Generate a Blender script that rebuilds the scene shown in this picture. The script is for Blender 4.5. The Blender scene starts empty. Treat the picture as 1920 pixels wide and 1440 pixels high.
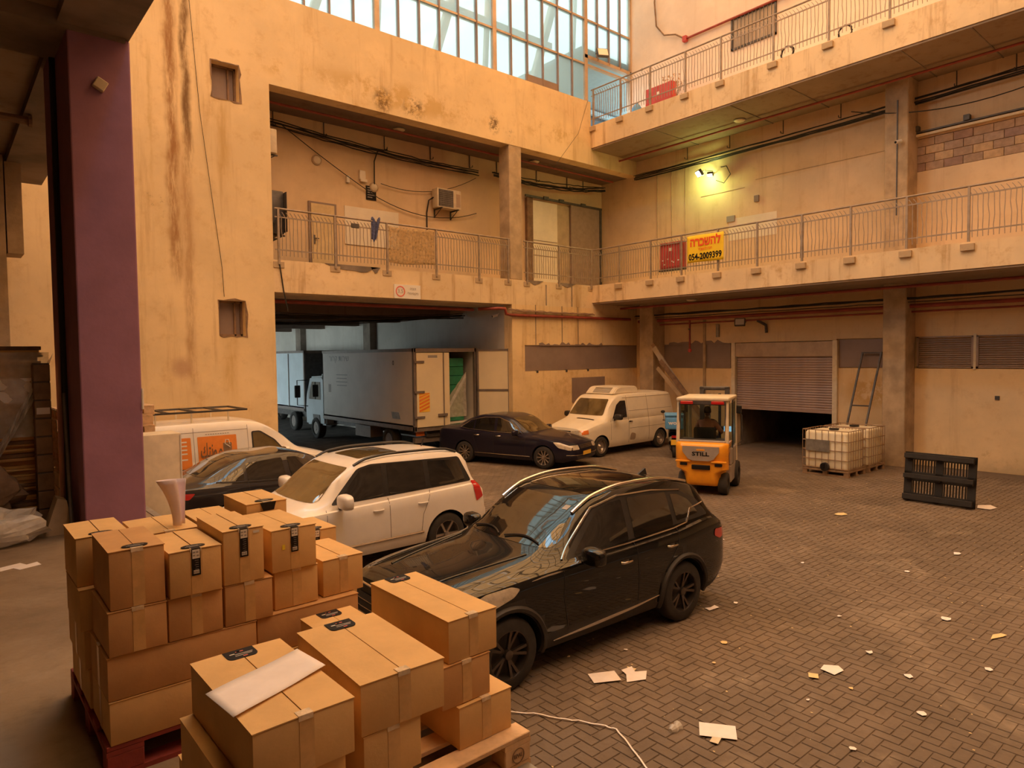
import bpy, bmesh, math, random
from mathutils import Vector, Matrix, Euler
from mathutils.bvhtree import BVHTree
PI = math.pi
random.seed(7)
SC = bpy.context.scene
COL = SC.collection

# ---------------------------------------------------------------- camera
cam = bpy.data.cameras.new('camera'); camo = bpy.data.objects.new('camera', cam); COL.objects.link(camo)
v1 = Vector((-1084, -40, 1272)).normalized(); v2 = Vector((1496, -72, 1272))
v2 = (v2 - v1 * v2.dot(v1)).normalized()  # world X = v2, Y = v1 in image axes (right, down, forward)
def img2w(d):
    z = v2.cross(v1)
    if z.y > 0: z = -z
    return Vector((v2.dot(d), v1.dot(d), z.dot(d)))
right = img2w(Vector((1, 0, 0))); down = img2w(Vector((0, 1, 0))); fwd = img2w(Vector((0, 0, 1)))
M3 = Matrix((right, -down, -fwd)).transposed()
camo.matrix_world = Matrix.Translation((0, 0, 3.2)) @ M3.to_4x4()
cam.sensor_width = 36; cam.lens = 36 * 1272 / 1920; cam.clip_end = 300; cam.clip_start = .05
SC.camera = camo

# ---------------------------------------------------------------- light
SKY = 3.4
SC.view_settings.view_transform = 'Standard'; SC.view_settings.look = 'None'
SC.view_settings.exposure = 0.93; SC.view_settings.gamma = 1; SC.view_settings.use_curve_mapping = False
wd = bpy.data.worlds.new('world'); SC.world = wd; wd.use_nodes = True
nt = wd.node_tree; bg = nt.nodes['Background']
tc = nt.nodes.new('ShaderNodeTexCoord'); sp = nt.nodes.new('ShaderNodeSeparateXYZ'); rp = nt.nodes.new('ShaderNodeValToRGB')
nt.links.new(tc.outputs['Generated'], sp.inputs[0]); nt.links.new(sp.outputs['Z'], rp.inputs[0]); nt.links.new(rp.outputs[0], bg.inputs[0])
rp.color_ramp.elements[0].position = 0; rp.color_ramp.elements[0].color = (.78, .93, .94, 1)
rp.color_ramp.elements[1].position = 1; rp.color_ramp.elements[1].color = (.66, .88, .98, 1)
bg.inputs[1].default_value = SKY
SC.cycles.use_denoising = True
for (nm, loc, rot, sx, sy) in (('roof_portal', (6, 4.1, 19.7), (0, 0, 0), 30, 26.5), ('glazing_portal', (9.8, 18.2, 15.7), (PI / 2, 0, PI), 22, 7.2)):   # daylight openings
    pl = bpy.data.lights.new(nm, 'AREA'); pl.shape = 'RECTANGLE'; pl.size = sx; pl.size_y = sy; pl.cycles.is_portal = True
    po = bpy.data.objects.new(nm, pl); COL.objects.link(po); po.location = loc; po.rotation_euler = rot
SC.cycles.max_bounces = 10; SC.cycles.diffuse_bounces = 6; SC.cycles.glossy_bounces = 4; SC.cycles.transparent_max_bounces = 12
SC.cycles.sample_clamp_indirect = 6; SC.cycles.caustics_reflective = False; SC.cycles.caustics_refractive = False

# ---------------------------------------------------------------- materials
MATS = {}
def nnode(nt, t, **kw):
    n = nt.nodes.new(t)
    for k, v in kw.items(): setattr(n, k, v)
    return n
def mixrgb(nt, fac, a, b, mode='MIX'):
    m = nt.nodes.new('ShaderNodeMix'); m.data_type = 'RGBA'; m.blend_type = mode
    for i, v in ((0, fac), (6, a), (7, b)):
        if isinstance(v, (int, float)): m.inputs[i].default_value = v
        elif isinstance(v, tuple): m.inputs[i].default_value = (*v[:3], 1)
        else: nt.links.new(v, m.inputs[i])
    return m.outputs[2]
def mth(nt, op, a, b=None, c=None, clamp=False):
    m = nt.nodes.new('ShaderNodeMath'); m.operation = op; m.use_clamp = clamp
    for i, v in enumerate((a, b, c)):
        if v is None: continue
        if isinstance(v, (int, float)): m.inputs[i].default_value = v
        else: nt.links.new(v, m.inputs[i])
    return m.outputs[0]
def mrange(nt, v, a, b, lo=0, hi=1):
    m = nt.nodes.new('ShaderNodeMapRange'); m.interpolation_type = 'SMOOTHSTEP'
    nt.links.new(v, m.inputs[0]); m.inputs[1].default_value = a; m.inputs[2].default_value = b; m.inputs[3].default_value = lo; m.inputs[4].default_value = hi
    return m.outputs[0]
def noise(nt, co, scale, detail=4, rough=.6, dist=0, sc3=None):
    if sc3:
        mp = nt.nodes.new('ShaderNodeMapping'); mp.inputs['Scale'].default_value = sc3; nt.links.new(co, mp.inputs[0]); co = mp.outputs[0]
    n = nt.nodes.new('ShaderNodeTexNoise'); n.inputs['Scale'].default_value = scale; n.inputs['Detail'].default_value = detail
    n.inputs['Roughness'].default_value = rough; n.inputs['Distortion'].default_value = dist
    nt.links.new(co, n.inputs['Vector']); return n.outputs[0]
def newmat(name):
    m = bpy.data.materials.new(name); m.use_nodes = True; nt = m.node_tree
    b = nt.nodes['Principled BSDF']; MATS[name] = m
    return m, nt, b
def mat(name, col, rough=.6, metal=0, var=.12, scale=6, bump=0, coat=0, emit=None, est=0, alpha=1, spec=.5, trans=0, dirt=0):
    if name in MATS: return MATS[name]
    m, nt, b = newmat(name)
    b.inputs['Roughness'].default_value = rough; b.inputs['Metallic'].default_value = metal
    b.inputs['Specular IOR Level'].default_value = spec; b.inputs['Coat Weight'].default_value = coat; b.inputs['Coat Roughness'].default_value = .03
    b.inputs['Alpha'].default_value = alpha; b.inputs['Transmission Weight'].default_value = trans
    c4 = (*col, 1)
    if var:
        tc = nt.nodes.new('ShaderNodeTexCoord'); n = noise(nt, tc.outputs['Object'], scale)
        f = mrange(nt, n, .3, .7)
        c = mixrgb(nt, f, tuple(x * (1 - var) for x in col), tuple(min(1, x * (1 + var)) for x in col))
        if dirt:
            n2 = noise(nt, tc.outputs['Object'], scale * .35, 6, .7); c = mixrgb(nt, mrange(nt, n2, .5, .75, 0, dirt), c, tuple(x * .35 for x in col))
        nt.links.new(c, b.inputs['Base Color'])
        if bump:
            bp = nt.nodes.new('ShaderNodeBump'); bp.inputs['Strength'].default_value = bump; bp.inputs['Distance'].default_value = .02
            nt.links.new(noise(nt, tc.outputs['Object'], scale * 5), bp.inputs['Height']); nt.links.new(bp.outputs[0], b.inputs['Normal'])
    else: b.inputs['Base Color'].default_value = c4
    if emit: b.inputs['Emission Color'].default_value = (*emit, 1); b.inputs['Emission Strength'].default_value = est
    return m

def wall_mat(name, col, patches=(), streaks=(), ax='X', grime=.35, low=None, panel=0):
    """old painted render: blotches, runs below a ledge, mould patches; world position drives it"""
    m, nt, b = newmat(name); b.inputs['Roughness'].default_value = .85; b.inputs['Specular IOR Level'].default_value = .2
    g = nt.nodes.new('ShaderNodeNewGeometry'); P = g.outputs['Position']
    s = nt.nodes.new('ShaderNodeSeparateXYZ'); nt.links.new(P, s.inputs[0]); U = s.outputs[ax]; Z = s.outputs['Z']
    n1 = noise(nt, P, .5, 5, .6); n2 = noise(nt, P, 2.6, 8, .7); n3 = noise(nt, P, 1, 6, .65, 0, (2.6, 2.6, .22))
    c = mixrgb(nt, mrange(nt, n1, .35, .65), tuple(x * .9 for x in col), tuple(min(1, x * 1.06) for x in col))
    c = mixrgb(nt, mrange(nt, n2, .50, .76, 0, grime), c, (col[0] * .66, col[1] * .52, col[2] * .34))
    c = mixrgb(nt, mrange(nt, n3, .52, .74, 0, grime * 1.2), c, (col[0] * .56, col[1] * .44, col[2] * .32))
    n9 = noise(nt, P, 7, 6, .8); c = mixrgb(nt, mrange(nt, n9, .62, .74, 0, grime * .8), c, (col[0] * .5, col[1] * .4, col[2] * .3))
    if panel:    # faint joints between cast panels
        fr = mth(nt, 'FRACT', mth(nt, 'DIVIDE', U, panel)); d = mth(nt, 'ABSOLUTE', mth(nt, 'SUBTRACT', fr, .5))
        c = mixrgb(nt, mrange(nt, d, .494, .5, 0, .5), c, tuple(x * .5 for x in col))
    for (u, w, z0, z1, k, dark) in streaks:
        wob = mth(nt, 'MULTIPLY', mth(nt, 'SUBTRACT', noise(nt, P, 1.3, 3), .5), .25)
        d = mth(nt, 'ABSOLUTE', mth(nt, 'SUBTRACT', mth(nt, 'ADD', U, wob), u))
        f = mrange(nt, d, w, w * .15); f = mth(nt, 'MULTIPLY', f, mrange(nt, Z, z0 - .3, z0 + .5)); f = mth(nt, 'MULTIPLY', f, mrange(nt, Z, z1 + .3, z1 - .3))
        nn = noise(nt, P, 1, 8, .75, 0, (5, 5, .8)); f = mth(nt, 'MULTIPLY', f, mrange(nt, nn, .30, .60)); f = mth(nt, 'MULTIPLY', f, k)
        c = mixrgb(nt, f, c, dark)
    for (u0, u1, z0, z1, k, dark, thr, sc) in patches:
        cu, cz = (u0 + u1) / 2, (z0 + z1) / 2; hu, hz = (u1 - u0) / 2, (z1 - z0) / 2
        du = mth(nt, 'DIVIDE', mth(nt, 'SUBTRACT', U, cu), hu); dz = mth(nt, 'DIVIDE', mth(nt, 'SUBTRACT', Z, cz), hz)
        r = mth(nt, 'SQRT', mth(nt, 'ADD', mth(nt, 'MULTIPLY', du, du), mth(nt, 'MULTIPLY', dz, dz)))
        f = mrange(nt, r, 1.15, .3); nn = noise(nt, P, sc, 8, .75); f = mth(nt, 'MULTIPLY', f, mrange(nt, nn, thr, thr + .12)); f = mth(nt, 'MULTIPLY', f, k)
        c = mixrgb(nt, f, c, dark)
    if low:
        f = mth(nt, 'MULTIPLY', mrange(nt, mth(nt, 'ADD', Z, mth(nt, 'MULTIPLY', n2, .8)), low, low - .5), .55)
        c = mixrgb(nt, f, c, tuple(x * .45 for x in col))
    nt.links.new(c, b.inputs['Base Color'])
    bp = nt.nodes.new('ShaderNodeBump'); bp.inputs['Strength'].default_value = .25; bp.inputs['Distance'].default_value = .02
    nt.links.new(n2, bp.inputs['Height']); nt.links.new(bp.outputs[0], b.inputs['Normal'])
    return m
def panemat(name, tcol, dcol, k, rough=.1):
    """see-through panes: tinted transparency mixed with a milky diffuse-translucent share and a faint gloss"""
    m = bpy.data.materials.new(name); m.use_nodes = True; nt = m.node_tree; nt.nodes.clear()
    o = nt.nodes.new('ShaderNodeOutputMaterial'); t = nt.nodes.new('ShaderNodeBsdfTransparent'); t.inputs[0].default_value = (*tcol, 1)
    d = nt.nodes.new('ShaderNodeBsdfTranslucent'); d.inputs[0].default_value = (*dcol, 1)
    mx = nt.nodes.new('ShaderNodeMixShader'); mx.inputs[0].default_value = k
    nt.links.new(t.outputs[0], mx.inputs[1]); nt.links.new(d.outputs[0], mx.inputs[2])
    gl = nt.nodes.new('ShaderNodeBsdfGlossy'); gl.inputs['Roughness'].default_value = rough; m2 = nt.nodes.new('ShaderNodeMixShader')
    m2.inputs[0].default_value = .05
    nt.links.new(mx.outputs[0], m2.inputs[1]); nt.links.new(gl.outputs[0], m2.inputs[2]); nt.links.new(m2.outputs[0], o.inputs[0])
    MATS[name] = m; return m

# ---------------------------------------------------------------- mesh helpers
class MB:
    def __init__(s): s.v = []; s.f = []
    def add(s, vs, fs):
        k = len(s.v); s.v += [Vector(v) for v in vs]; s.f += [tuple(i + k for i in f) for f in fs]; return s
    def box(s, x0, x1, y0, y1, z0, z1):
        return s.add([(x0, y0, z0), (x1, y0, z0), (x1, y1, z0), (x0, y1, z0), (x0, y0, z1), (x1, y0, z1), (x1, y1, z1), (x0, y1, z1)],
                     [(3, 2, 1, 0), (4, 5, 6, 7), (0, 1, 5, 4), (1, 2, 6, 5), (2, 3, 7, 6), (3, 0, 4, 7)])
    def bev(s, x0, x1, y0, y1, z0, z1, r=.01, n=2):
        bm = bmesh.new(); bmesh.ops.create_cube(bm, size=1)
        for v in bm.verts: v.co = Vector(((x0 + x1) / 2 + v.co.x * (x1 - x0), (y0 + y1) / 2 + v.co.y * (y1 - y0), (z0 + z1) / 2 + v.co.z * (z1 - z0)))
        bmesh.ops.bevel(bm, geom=bm.edges[:], offset=r, segments=n, affect='EDGES', profile=.5)
        bm.verts.index_update(); s.add([v.co for v in bm.verts], [[v.index for v in f.verts] for f in bm.faces]); bm.free(); return s
    def prism(s, poly, a, b, ax='y'):
        """poly in the plane without ax: y -> (x,z), x -> (y,z), z -> (x,y)"""
        n = len(poly)
        def P(p, h): return {'y': (p[0], h, p[1]), 'x': (h, p[0], p[1]), 'z': (p[0], p[1], h)}[ax]
        vs = [P(p, a) for p in poly] + [P(p, b) for p in poly]
        area = sum(poly[i][0] * poly[(i + 1) % n][1] - poly[(i + 1) % n][0] * poly[i][1] for i in range(n))
        fl = (area > 0) ^ (b > a) ^ (ax == 'y')
        fs = [tuple(range(n))[::-1], tuple(range(n, 2 * n))] + [(i, (i + 1) % n, (i + 1) % n + n, i + n) for i in range(n)]
        if fl: fs = [f[::-1] for f in fs]
        return s.add(vs, fs)
    def tube(s, pts, r, n=6, closed=False, cap=True):
        pts = [Vector(p) for p in pts]; m = len(pts); rs = r if isinstance(r, (list, tuple)) else [r] * m
        vs = []; u = None
        for i, p in enumerate(pts):
            a = pts[(i - 1) % m] if (i > 0 or closed) else p; b = pts[(i + 1) % m] if (i < m - 1 or closed) else p
            t = (b - a).normalized() if (b - a).length > 1e-9 else Vector((0, 0, 1))
            if u is None: u = t.orthogonal().normalized()
            u = (u - t * u.dot(t));
            if u.length < 1e-6: u = t.orthogonal()
            u.normalize(); w = t.cross(u)
            vs += [p + (u * math.cos(2 * PI * k / n) + w * math.sin(2 * PI * k / n)) * rs[i] for k in range(n)]
        fs = []
        for i in range(m if closed else m - 1):
            j = (i + 1) % m
            for k in range(n): fs.append((i * n + k, i * n + (k + 1) % n, j * n + (k + 1) % n, j * n + k))
        if cap and not closed: fs += [tuple(range(n))[::-1], tuple(range((m - 1) * n, m * n))]
        return s.add(vs, fs)
    def cyl(s, a, b, r, n=16, r2=None): return s.tube([a, b], [r, r if r2 is None else r2], n)
    def lathe(s, prof, o=(0, 0, 0), ax='z', n=24, closed=False):
        """prof [(r,h)], about ax through o"""
        o = Vector(o); vs = []; m = len(prof)
        for (r, h) in prof:
            for k in range(n):
                c, q = r * math.cos(2 * PI * k / n), r * math.sin(2 * PI * k / n)
                vs.append(o + Vector({'z': (c, q, h), 'y': (q, h, c), 'x': (h, c, q)}[ax]))
        fs = [(i * n + k, i * n + (k + 1) % n, (i + 1) * n + (k + 1) % n, (i + 1) * n + k) for i in range(m - 1) for k in range(n)]
        if not closed:
            if prof[0][0] > 1e-6: fs.append(tuple(range(n))[::-1])
            if prof[-1][0] > 1e-6: fs.append(tuple(range((m - 1) * n, m * n)))
        else: fs += [((m - 1) * n + k, (m - 1) * n + (k + 1) % n, (k + 1) % n, k) for k in range(n)]
        return s.add(vs, fs)
    def grid(s, fn, nu, nv, closed=False):
        k = len(s.v); s.v += [Vector(fn(i / nu, j / nv)) for i in range(nu + 1) for j in range(nv + 1)]
        s.f += [(k + i * (nv + 1) + j, k + (i + 1) * (nv + 1) + j, k + (i + 1) * (nv + 1) + j + 1, k + i * (nv + 1) + j + 1) for i in range(nu) for j in range(nv)]
        return s
    def sphere(s, c, rx, ry=None, rz=None, n=12):
        ry = ry or rx; rz = rz or rx; c = Vector(c)
        prof = [(max(1e-4, math.sin(PI * i / n)), -math.cos(PI * i / n)) for i in range(n + 1)]; k = len(s.v)
        s.lathe(prof, n=n + 4)
        for i in range(k, len(s.v)): v = s.v[i]; s.v[i] = Vector((c.x + v.x * rx, c.y + v.y * ry, c.z + v.z * rz))
        return s
    def xf(s, M, k=0):
        for i in range(k, len(s.v)): s.v[i] = M @ s.v[i]
        return s
    def mesh(s, name, m=None, smooth=0):
        me = bpy.data.meshes.new(name); me.from_pydata([tuple(v) for v in s.v], [], s.f); me.validate()
        if s.f:
            bm = bmesh.new(); bm.from_mesh(me)
            if len(bm.faces) < 60000: bmesh.ops.recalc_face_normals(bm, faces=bm.faces)
            bm.to_mesh(me); bm.free()
        if m is not None: me.materials.append(M_(m))
        if smooth:
            me.shade_smooth()
            me.set_sharp_from_angle(angle=math.radians(smooth))
        return me
    def build(s, name, m, parent=None, smooth=0, world=False, **tags):
        if parent is None and world is False:   # a thing of one mesh: origin at its base
            xs = [v.x for v in s.v]; ys = [v.y for v in s.v]; zs = [v.z for v in s.v]
            loc = Vector(((min(xs) + max(xs)) / 2, (min(ys) + max(ys)) / 2, min(zs)))
            for v in s.v: v -= loc
        else: loc = Vector((0, 0, 0))
        if parent is not None and world:
            for v in s.v: v -= top_loc(parent)
        o = bpy.data.objects.new(name, s.mesh(name, m, smooth)); COL.objects.link(o)
        o.location = loc
        if parent is not None: o.parent = parent
        for k, v in tags.items(): o[k] = v
        return o
def top_loc(p):
    l = Vector(p.location)
    while p.parent is not None: p = p.parent; l += p.location
    return l
def M_(m): return MATS[m] if isinstance(m, str) else m
def thing(name, label, cat, loc=(0, 0, 0), rz=0, group=None):
    o = bpy.data.objects.new(name, None); COL.objects.link(o); o.location = loc; o.rotation_euler = (0, 0, rz); o.empty_display_size = .1
    o['label'] = label; o['category'] = cat
    if group: o['group'] = group
    return o
def tg(o, label, cat, group=None):
    o['label'] = label; o['category'] = cat
    if group: o['group'] = group
    return o
def struct(name, mb, m, parent=None, **k):
    o = mb.build(name, m, parent, world=True, **k)
    if parent is None: o['kind'] = 'structure'
    return o
def children_of(o): return [c for c in bpy.data.objects if c.parent == o]
def dup(root, loc=None, rz=None, label=None, group=None):
    kids = {}
    for c in bpy.data.objects:
        if c.parent: kids.setdefault(c.parent, []).append(c)
    def cp(o, par):
        c = o.copy(); COL.objects.link(c); c.parent = par
        for k in kids.get(o, []): cp(k, c)
        return c
    r = cp(root, None)
    if loc is not None: r.location = loc
    if rz is not None: r.rotation_euler = (0, 0, rz)
    if label: r['label'] = label
    if group: r['group'] = group
    return r
def inst(src, name, parent, loc=(0, 0, 0), rot=(0, 0, 0), scale=None):
    o = bpy.data.objects.new(name, src.data if isinstance(src, bpy.types.Object) else src); COL.objects.link(o)
    o.parent = parent; o.location = loc; o.rotation_euler = rot
    if scale: o.scale = scale
    return o
def text_mesh(name, body, size, m, parent, loc, rot, w=None, align='CENTER', ext=.0015, scx=1, **tags):
    c = bpy.data.curves.new(name, 'FONT'); c.body = body; c.size = size; c.align_x = align; c.align_y = 'CENTER'; c.extrude = ext; c.resolution_u = 2; c.offset = tags.pop('bold', 0)
    o = bpy.data.objects.new(name, c); COL.objects.link(o)
    dg = bpy.context.evaluated_depsgraph_get(); me = bpy.data.meshes.new_from_object(o.evaluated_get(dg)); bpy.data.objects.remove(o); bpy.data.curves.remove(c)
    me.materials.clear(); me.materials.append(M_(m))
    if w:
        xs = [v.co.x for v in me.vertices]; k = w / max(1e-6, max(xs) - min(xs))
        for v in me.vertices: v.co.x *= k
    o = bpy.data.objects.new(name, me); COL.objects.link(o); o.parent = parent; o.location = loc; o.rotation_euler = rot
    return o
def at(x, y, z=0): return (x, y, z)
# ---------------------------------------------------------------- palette
CREAM = (.80, .62, .36)
mat('concrete', (.42, .35, .27), .9, var=.25, scale=1.5, bump=.3, dirt=.5)
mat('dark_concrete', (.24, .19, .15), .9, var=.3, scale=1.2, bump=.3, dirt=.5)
mat('column_concrete', (.47, .35, .22), .85, var=.2, scale=2, bump=.3, dirt=.4)
mat('asphalt', (.13, .11, .095), .9, var=.3, scale=2, bump=.3)
mat('rail_paint', (.34, .27, .21), .55, metal=.2, var=.2, scale=4)
mat('grey_steel', (.30, .28, .25), .45, metal=.5, var=.2, scale=5)
mat('dark_steel', (.10, .09, .085), .5, metal=.4, var=.2)
mat('black_plastic', (.022, .02, .02), .45, var=.2)
mat('cable_black', (.02, .018, .016), .6, var=0)
mat('red_pipe', (.30, .055, .035), .5, var=.2, scale=3)
mat('red_metal', (.52, .07, .06), .5, var=.15, scale=3)
mat('white_plastic', (.78, .74, .68), .5, var=.06)
mat('ac_cream', (.72, .62, .45), .5, var=.08)
mat('purple_paint', (.36, .18, .28), .75, var=.1, scale=2, bump=.15)
mat('panel_brown', (.27, .20, .17), .6, var=.12, scale=1.2)
mat('door_yellow', (.68, .52, .28), .5, var=.08)
mat('shutter_brown', (.42, .31, .27), .5, metal=.2, var=.1, scale=2)
mat('louvre_brown', (.34, .25, .20), .5, metal=.1, var=.1)
mat('sheet_tan', (.50, .38, .27), .4, metal=.3, var=.15, scale=2)
mat('cardboard', (.70, .45, .19), .8, var=.07, scale=5, bump=.08)
mat('cardboard_dark', (.58, .33, .135), .8, var=.08, scale=5, bump=.08)
mat('cardboard_inner', (.20, .12, .06), .9, var=.1)
mat('tape', (.64, .40, .165), .3, var=.1, scale=20, spec=.7)
mat('tape_sheen', (.74, .60, .42), .15, var=.2, scale=30, spec=.8)  # tape again, its bright top-edge sheen put into the colour
mat('label_black', (.016, .014, .014), .5, var=0, spec=.15)
mat('label_white', (.80, .76, .70), .5, var=0)
mat('label_red', (.75, .16, .12), .5, var=0)
mat('label_grey', (.35, .32, .30), .5, var=0)
mat('sticker_yellow', (.85, .68, .05), .5, var=0)
mat('paper', (.86, .80, .78), .7, var=.04, scale=8)
mat('paper_tan', (.80, .62, .32), .8, var=.08)
mat('paper_lilac', (.82, .72, .80), .6, var=.06)
mat('wood', (.62, .42, .24), .75, var=.25, scale=5, bump=.2)
mat('wood_dark', (.24, .15, .09), .8, var=.25, scale=5, bump=.2)
mat('wood_red', (.30, .05, .04), .7, var=.2, scale=4, bump=.15)
mat('tyre', (.035, .03, .027), .85, var=.2, scale=10, bump=.1)
mat('rim_black', (.13, .11, .10), .28, metal=.8, var=0)
mat('rim_silver', (.45, .40, .36), .3, metal=.8, var=0)
mat('chrome', (.75, .70, .64), .18, metal=1, var=0)
mat('paint_black', (.004, .004, .004), .5, var=0, coat=1, spec=.1)
mat('paint_navy', (.012, .010, .024), .4, var=0, coat=.6, spec=.2)
mat('paint_dark', (.022, .018, .020), .4, var=0, coat=1, spec=.2)
mat('paint_white', (.86, .82, .77), .3, var=.02, coat=.6)
mat('paint_cream', (.84, .76, .62), .35, var=.05, scale=2, coat=.3, dirt=.15)
mat('car_glass', (.012, .011, .010), .03, var=0, spec=.8, coat=.5)
mat('car_glass_reflection_tint', (.12, .085, .035), .03, var=.3, scale=2, spec=.8, coat=.5)  # tan in the glass colour stands in for reflected yellow walls
mat('cladding', (.03, .026, .024), .6, var=.1)
mat('lamp_clear', (.55, .48, .38), .08, var=.2, scale=12, coat=1)
mat('lamp_red', (.55, .02, .02), .15, var=0, coat=1)
mat('lamp_orange', (.85, .22, .04), .15, var=0, coat=1)
mat('plate_yellow', (.90, .55, .06), .5, var=0)
mat('truck_white', (.66, .60, .54), .45, var=.06, scale=1, dirt=.15)
mat('truck_white_bluelit', (.55, .62, .66), .4, var=.08, scale=1)  # truck white with the tunnel's cool daylight mixed into the colour
mat('truck_door', (.80, .68, .46), .45, var=.05, scale=1, dirt=.1)
mat('truck_frame', (.22, .18, .16), .5, metal=.3, var=.1)
mat('green_crate', (.02, .20, .10), .5, var=.2, scale=3)
mat('forklift_orange', (.95, .38, .015), .35, var=.04, coat=.4)
mat('forklift_grey', (.36, .30, .25), .5, var=.08)
mat('ibc_white', (.90, .82, .62), .4, var=.08, scale=2)
mat('ibc_cage', (.36, .24, .15), .5, metal=.3, var=.2)
mat('pallet_black', (.022, .018, .015), .6, var=.2)
mat('banner_yellow', (.96, .66, .02), .6, var=.04, scale=3)
mat('banner_red', (.85, .10, .02), .6, var=0)
mat('scooter_blue', (.12, .36, .72), .45, var=.08)
mat('skin', (.42, .24, .16), .6, var=0)
mat('shirt', (.85, .42, .34), .9, var=.12, scale=9, bump=.2)
mat('hair', (.03, .02, .015), .8, var=.2)
mat('trousers', (.05, .05, .07), .9, var=.1)
mat('film', (.80, .72, .62), .2, var=.15, scale=8, alpha=.45, spec=.7)
mat('film_white', (.78, .74, .68), .25, var=.15, scale=8, alpha=.6, spec=.7)
mat('block_a', (.42, .29, .20), .9, var=.15, scale=8, bump=.3)
mat('block_b', (.55, .38, .22), .9, var=.15, scale=8, bump=.3)
mat('block_c', (.34, .22, .17), .9, var=.15, scale=8, bump=.3)
mat('mortar', (.40, .30, .20), .9, var=.15, scale=8, bump=.3)
mat('orange_print', (.82, .26, .04), .5, var=.05)
mat('cloth_blue', (.08, .09, .18), .9, var=.4, scale=20)
mat('sack_net', (.50, .34, .16), .9, var=.3, scale=14, alpha=.55)
mat('led_on', (.9, 1, .6), .4, var=0, emit=(.86, 1.0, .42), est=40)
mat('led_off', (.75, .72, .66), .3, var=0)
mat('lamp_glow_ring', (.6, .7, .3), .5, var=0)
mat('ceiling_bluelit', (.26, .34, .38), .8, var=.05)  # bluish daylight on the passage ceiling put into its colour
mat('annex_grey', (.07, .09, .11), .8, var=.1)
mat('screen_blue', (.1, .3, .5), .4, var=0, emit=(.3, .6, .9), est=.8)
mat('glow_dial', (.8, .8, .5), .5, var=0)
panemat('amber_roof', (1, .62, .35), (.95, .58, .31), .08)
panemat('clear_roof', (.92, .96, 1), (.9, .92, .95), .08)
panemat('milky_glass', (.50, .53, .52), (.64, .64, .56), .36)
panemat('clear_window', (.72, .76, .72), (.1, .1, .1), .03, .02)

# floor paving material
def floor_mat(name, a, b2, joint=None):
    m, nt, b = newmat(name); g = nt.nodes.new('ShaderNodeNewGeometry'); P = g.outputs['Position']
    oi = nt.nodes.new('ShaderNodeObjectInfo')
    n1 = noise(nt, P, .35, 6, .65); n2 = noise(nt, P, 3.5, 6, .7); n3 = noise(nt, P, 22, 3, .6); n4 = noise(nt, P, .8, 5, .7, .8)
    c = mixrgb(nt, mrange(nt, n1, .35, .65), a, b2)
    c = mixrgb(nt, mrange(nt, n2, .45, .75, 0, .5), c, tuple(x * .7 for x in a))
    c = mixrgb(nt, mrange(nt, n4, .52, .72, 0, .36), c, (.42, .34, .25))
    n5 = noise(nt, P, .55, 7, .75); c = mixrgb(nt, mrange(nt, n5, .5, .7, 0, .45), c, tuple(x * .55 for x in a))
    c = mixrgb(nt, mrange(nt, n3, .68, .74, 0, .30), c, (.42, .35, .27))
    nt.links.new(c, b.inputs['Base Color']); nt.links.new(mrange(nt, n2, .3, .7, .75, .9), b.inputs['Roughness']); b.inputs['Specular IOR Level'].default_value = .3
    bp = nt.nodes.new('ShaderNodeBump'); bp.inputs['Strength'].default_value = .3; bp.inputs['Distance'].default_value = .01
    nt.links.new(n3, bp.inputs['Height']); nt.links.new(bp.outputs[0], b.inputs['Normal']); return m
floor_mat('paving', (.155, .118, .088), (.205, .155, .115))
floor_mat('dock_floor', (.22, .16, .105), (.34, .255, .17))
floor_mat('joint_sand', (.145, .108, .08), (.18, .135, .10))

MOULD = (.16, .10, .05); OCHRE = (.52, .33, .10); RUST = (.42, .22, .09)
wall_mat('wall_a', CREAM, grime=.42, streaks=[(4.34, .20, 5.0, 12.5, 1, (.36, .19, .08)), (4.66, .15, 7.6, 12.5, 1, (.22, .13, .06)), (4.62, .18, 2.5, 8.4, .75, (.45, .27, .13)), (5.5, .28, 2.2, 3.6, .5, OCHRE), (5.45, .25, 7.5, 9.3, .45, OCHRE), (3.9, .07, 7, 10.2, .4, OCHRE)],
    patches=[(9.5, 10.2, 10.0, 10.8, 1, MOULD, .42, 5), (10.4, 11.3, 10.05, 10.75, .95, MOULD, .46, 5), (13.6, 14.1, 10.2, 10.9, .95, MOULD, .45, 5), (14.3, 14.8, 10.15, 10.6, .5, MOULD, .5, 5),
             (7.2, 14, 10.1, 11.1, .6, OCHRE, .45, 1.6), (14.5, 18.3, 10.4, 11.2, .5, OCHRE, .48, 1.6), (4.2, 5.2, 10.3, 10.9, .7, MOULD, .55, 6), (3.5, 4.3, 6.3, 7.2, .5, MOULD, .55, 6),
             (4.1, 4.7, 2.7, 3.3, .8, (.5, .32, .2), .3, 9), (6, 8, 10.2, 11.0, .45, OCHRE, .5, 2)])
wall_mat('wall_low', (.84, .63, .35), grime=.5, low=.9, ax='X', panel=.9, patches=[(14.6, 21, 1, 3, .4, OCHRE, .5, 1.5)])
wall_mat('wall_b', (.85, .64, .37), grime=.32, ax='Y', low=.8, patches=[(7.4, 9.3, 1.4, 2.6, .8, (.60, .34, .10), .42, 1.5), (4, 7, 0, .6, .6, OCHRE, .5, 3)])
wall_mat('wall_b1', (.76, .58, .37), grime=.30, ax='Y')
wall_mat('wall_b2', (.84, .72, .62), grime=.12, ax='Y')
wall_mat('wall_c', (.78, .59, .37), grime=.2, ax='X')
wall_mat('slab_edge', (.82, .64, .40), grime=.75, ax='Y')
wall_mat('slab_edge_a', (.82, .64, .40), grime=.75, ax='X')
wall_mat('tunnel_wall', (.60, .56, .50), grime=.2, ax='Y')
wall_mat('soffit', (.33, .25, .18), grime=.5, ax='Y')
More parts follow.
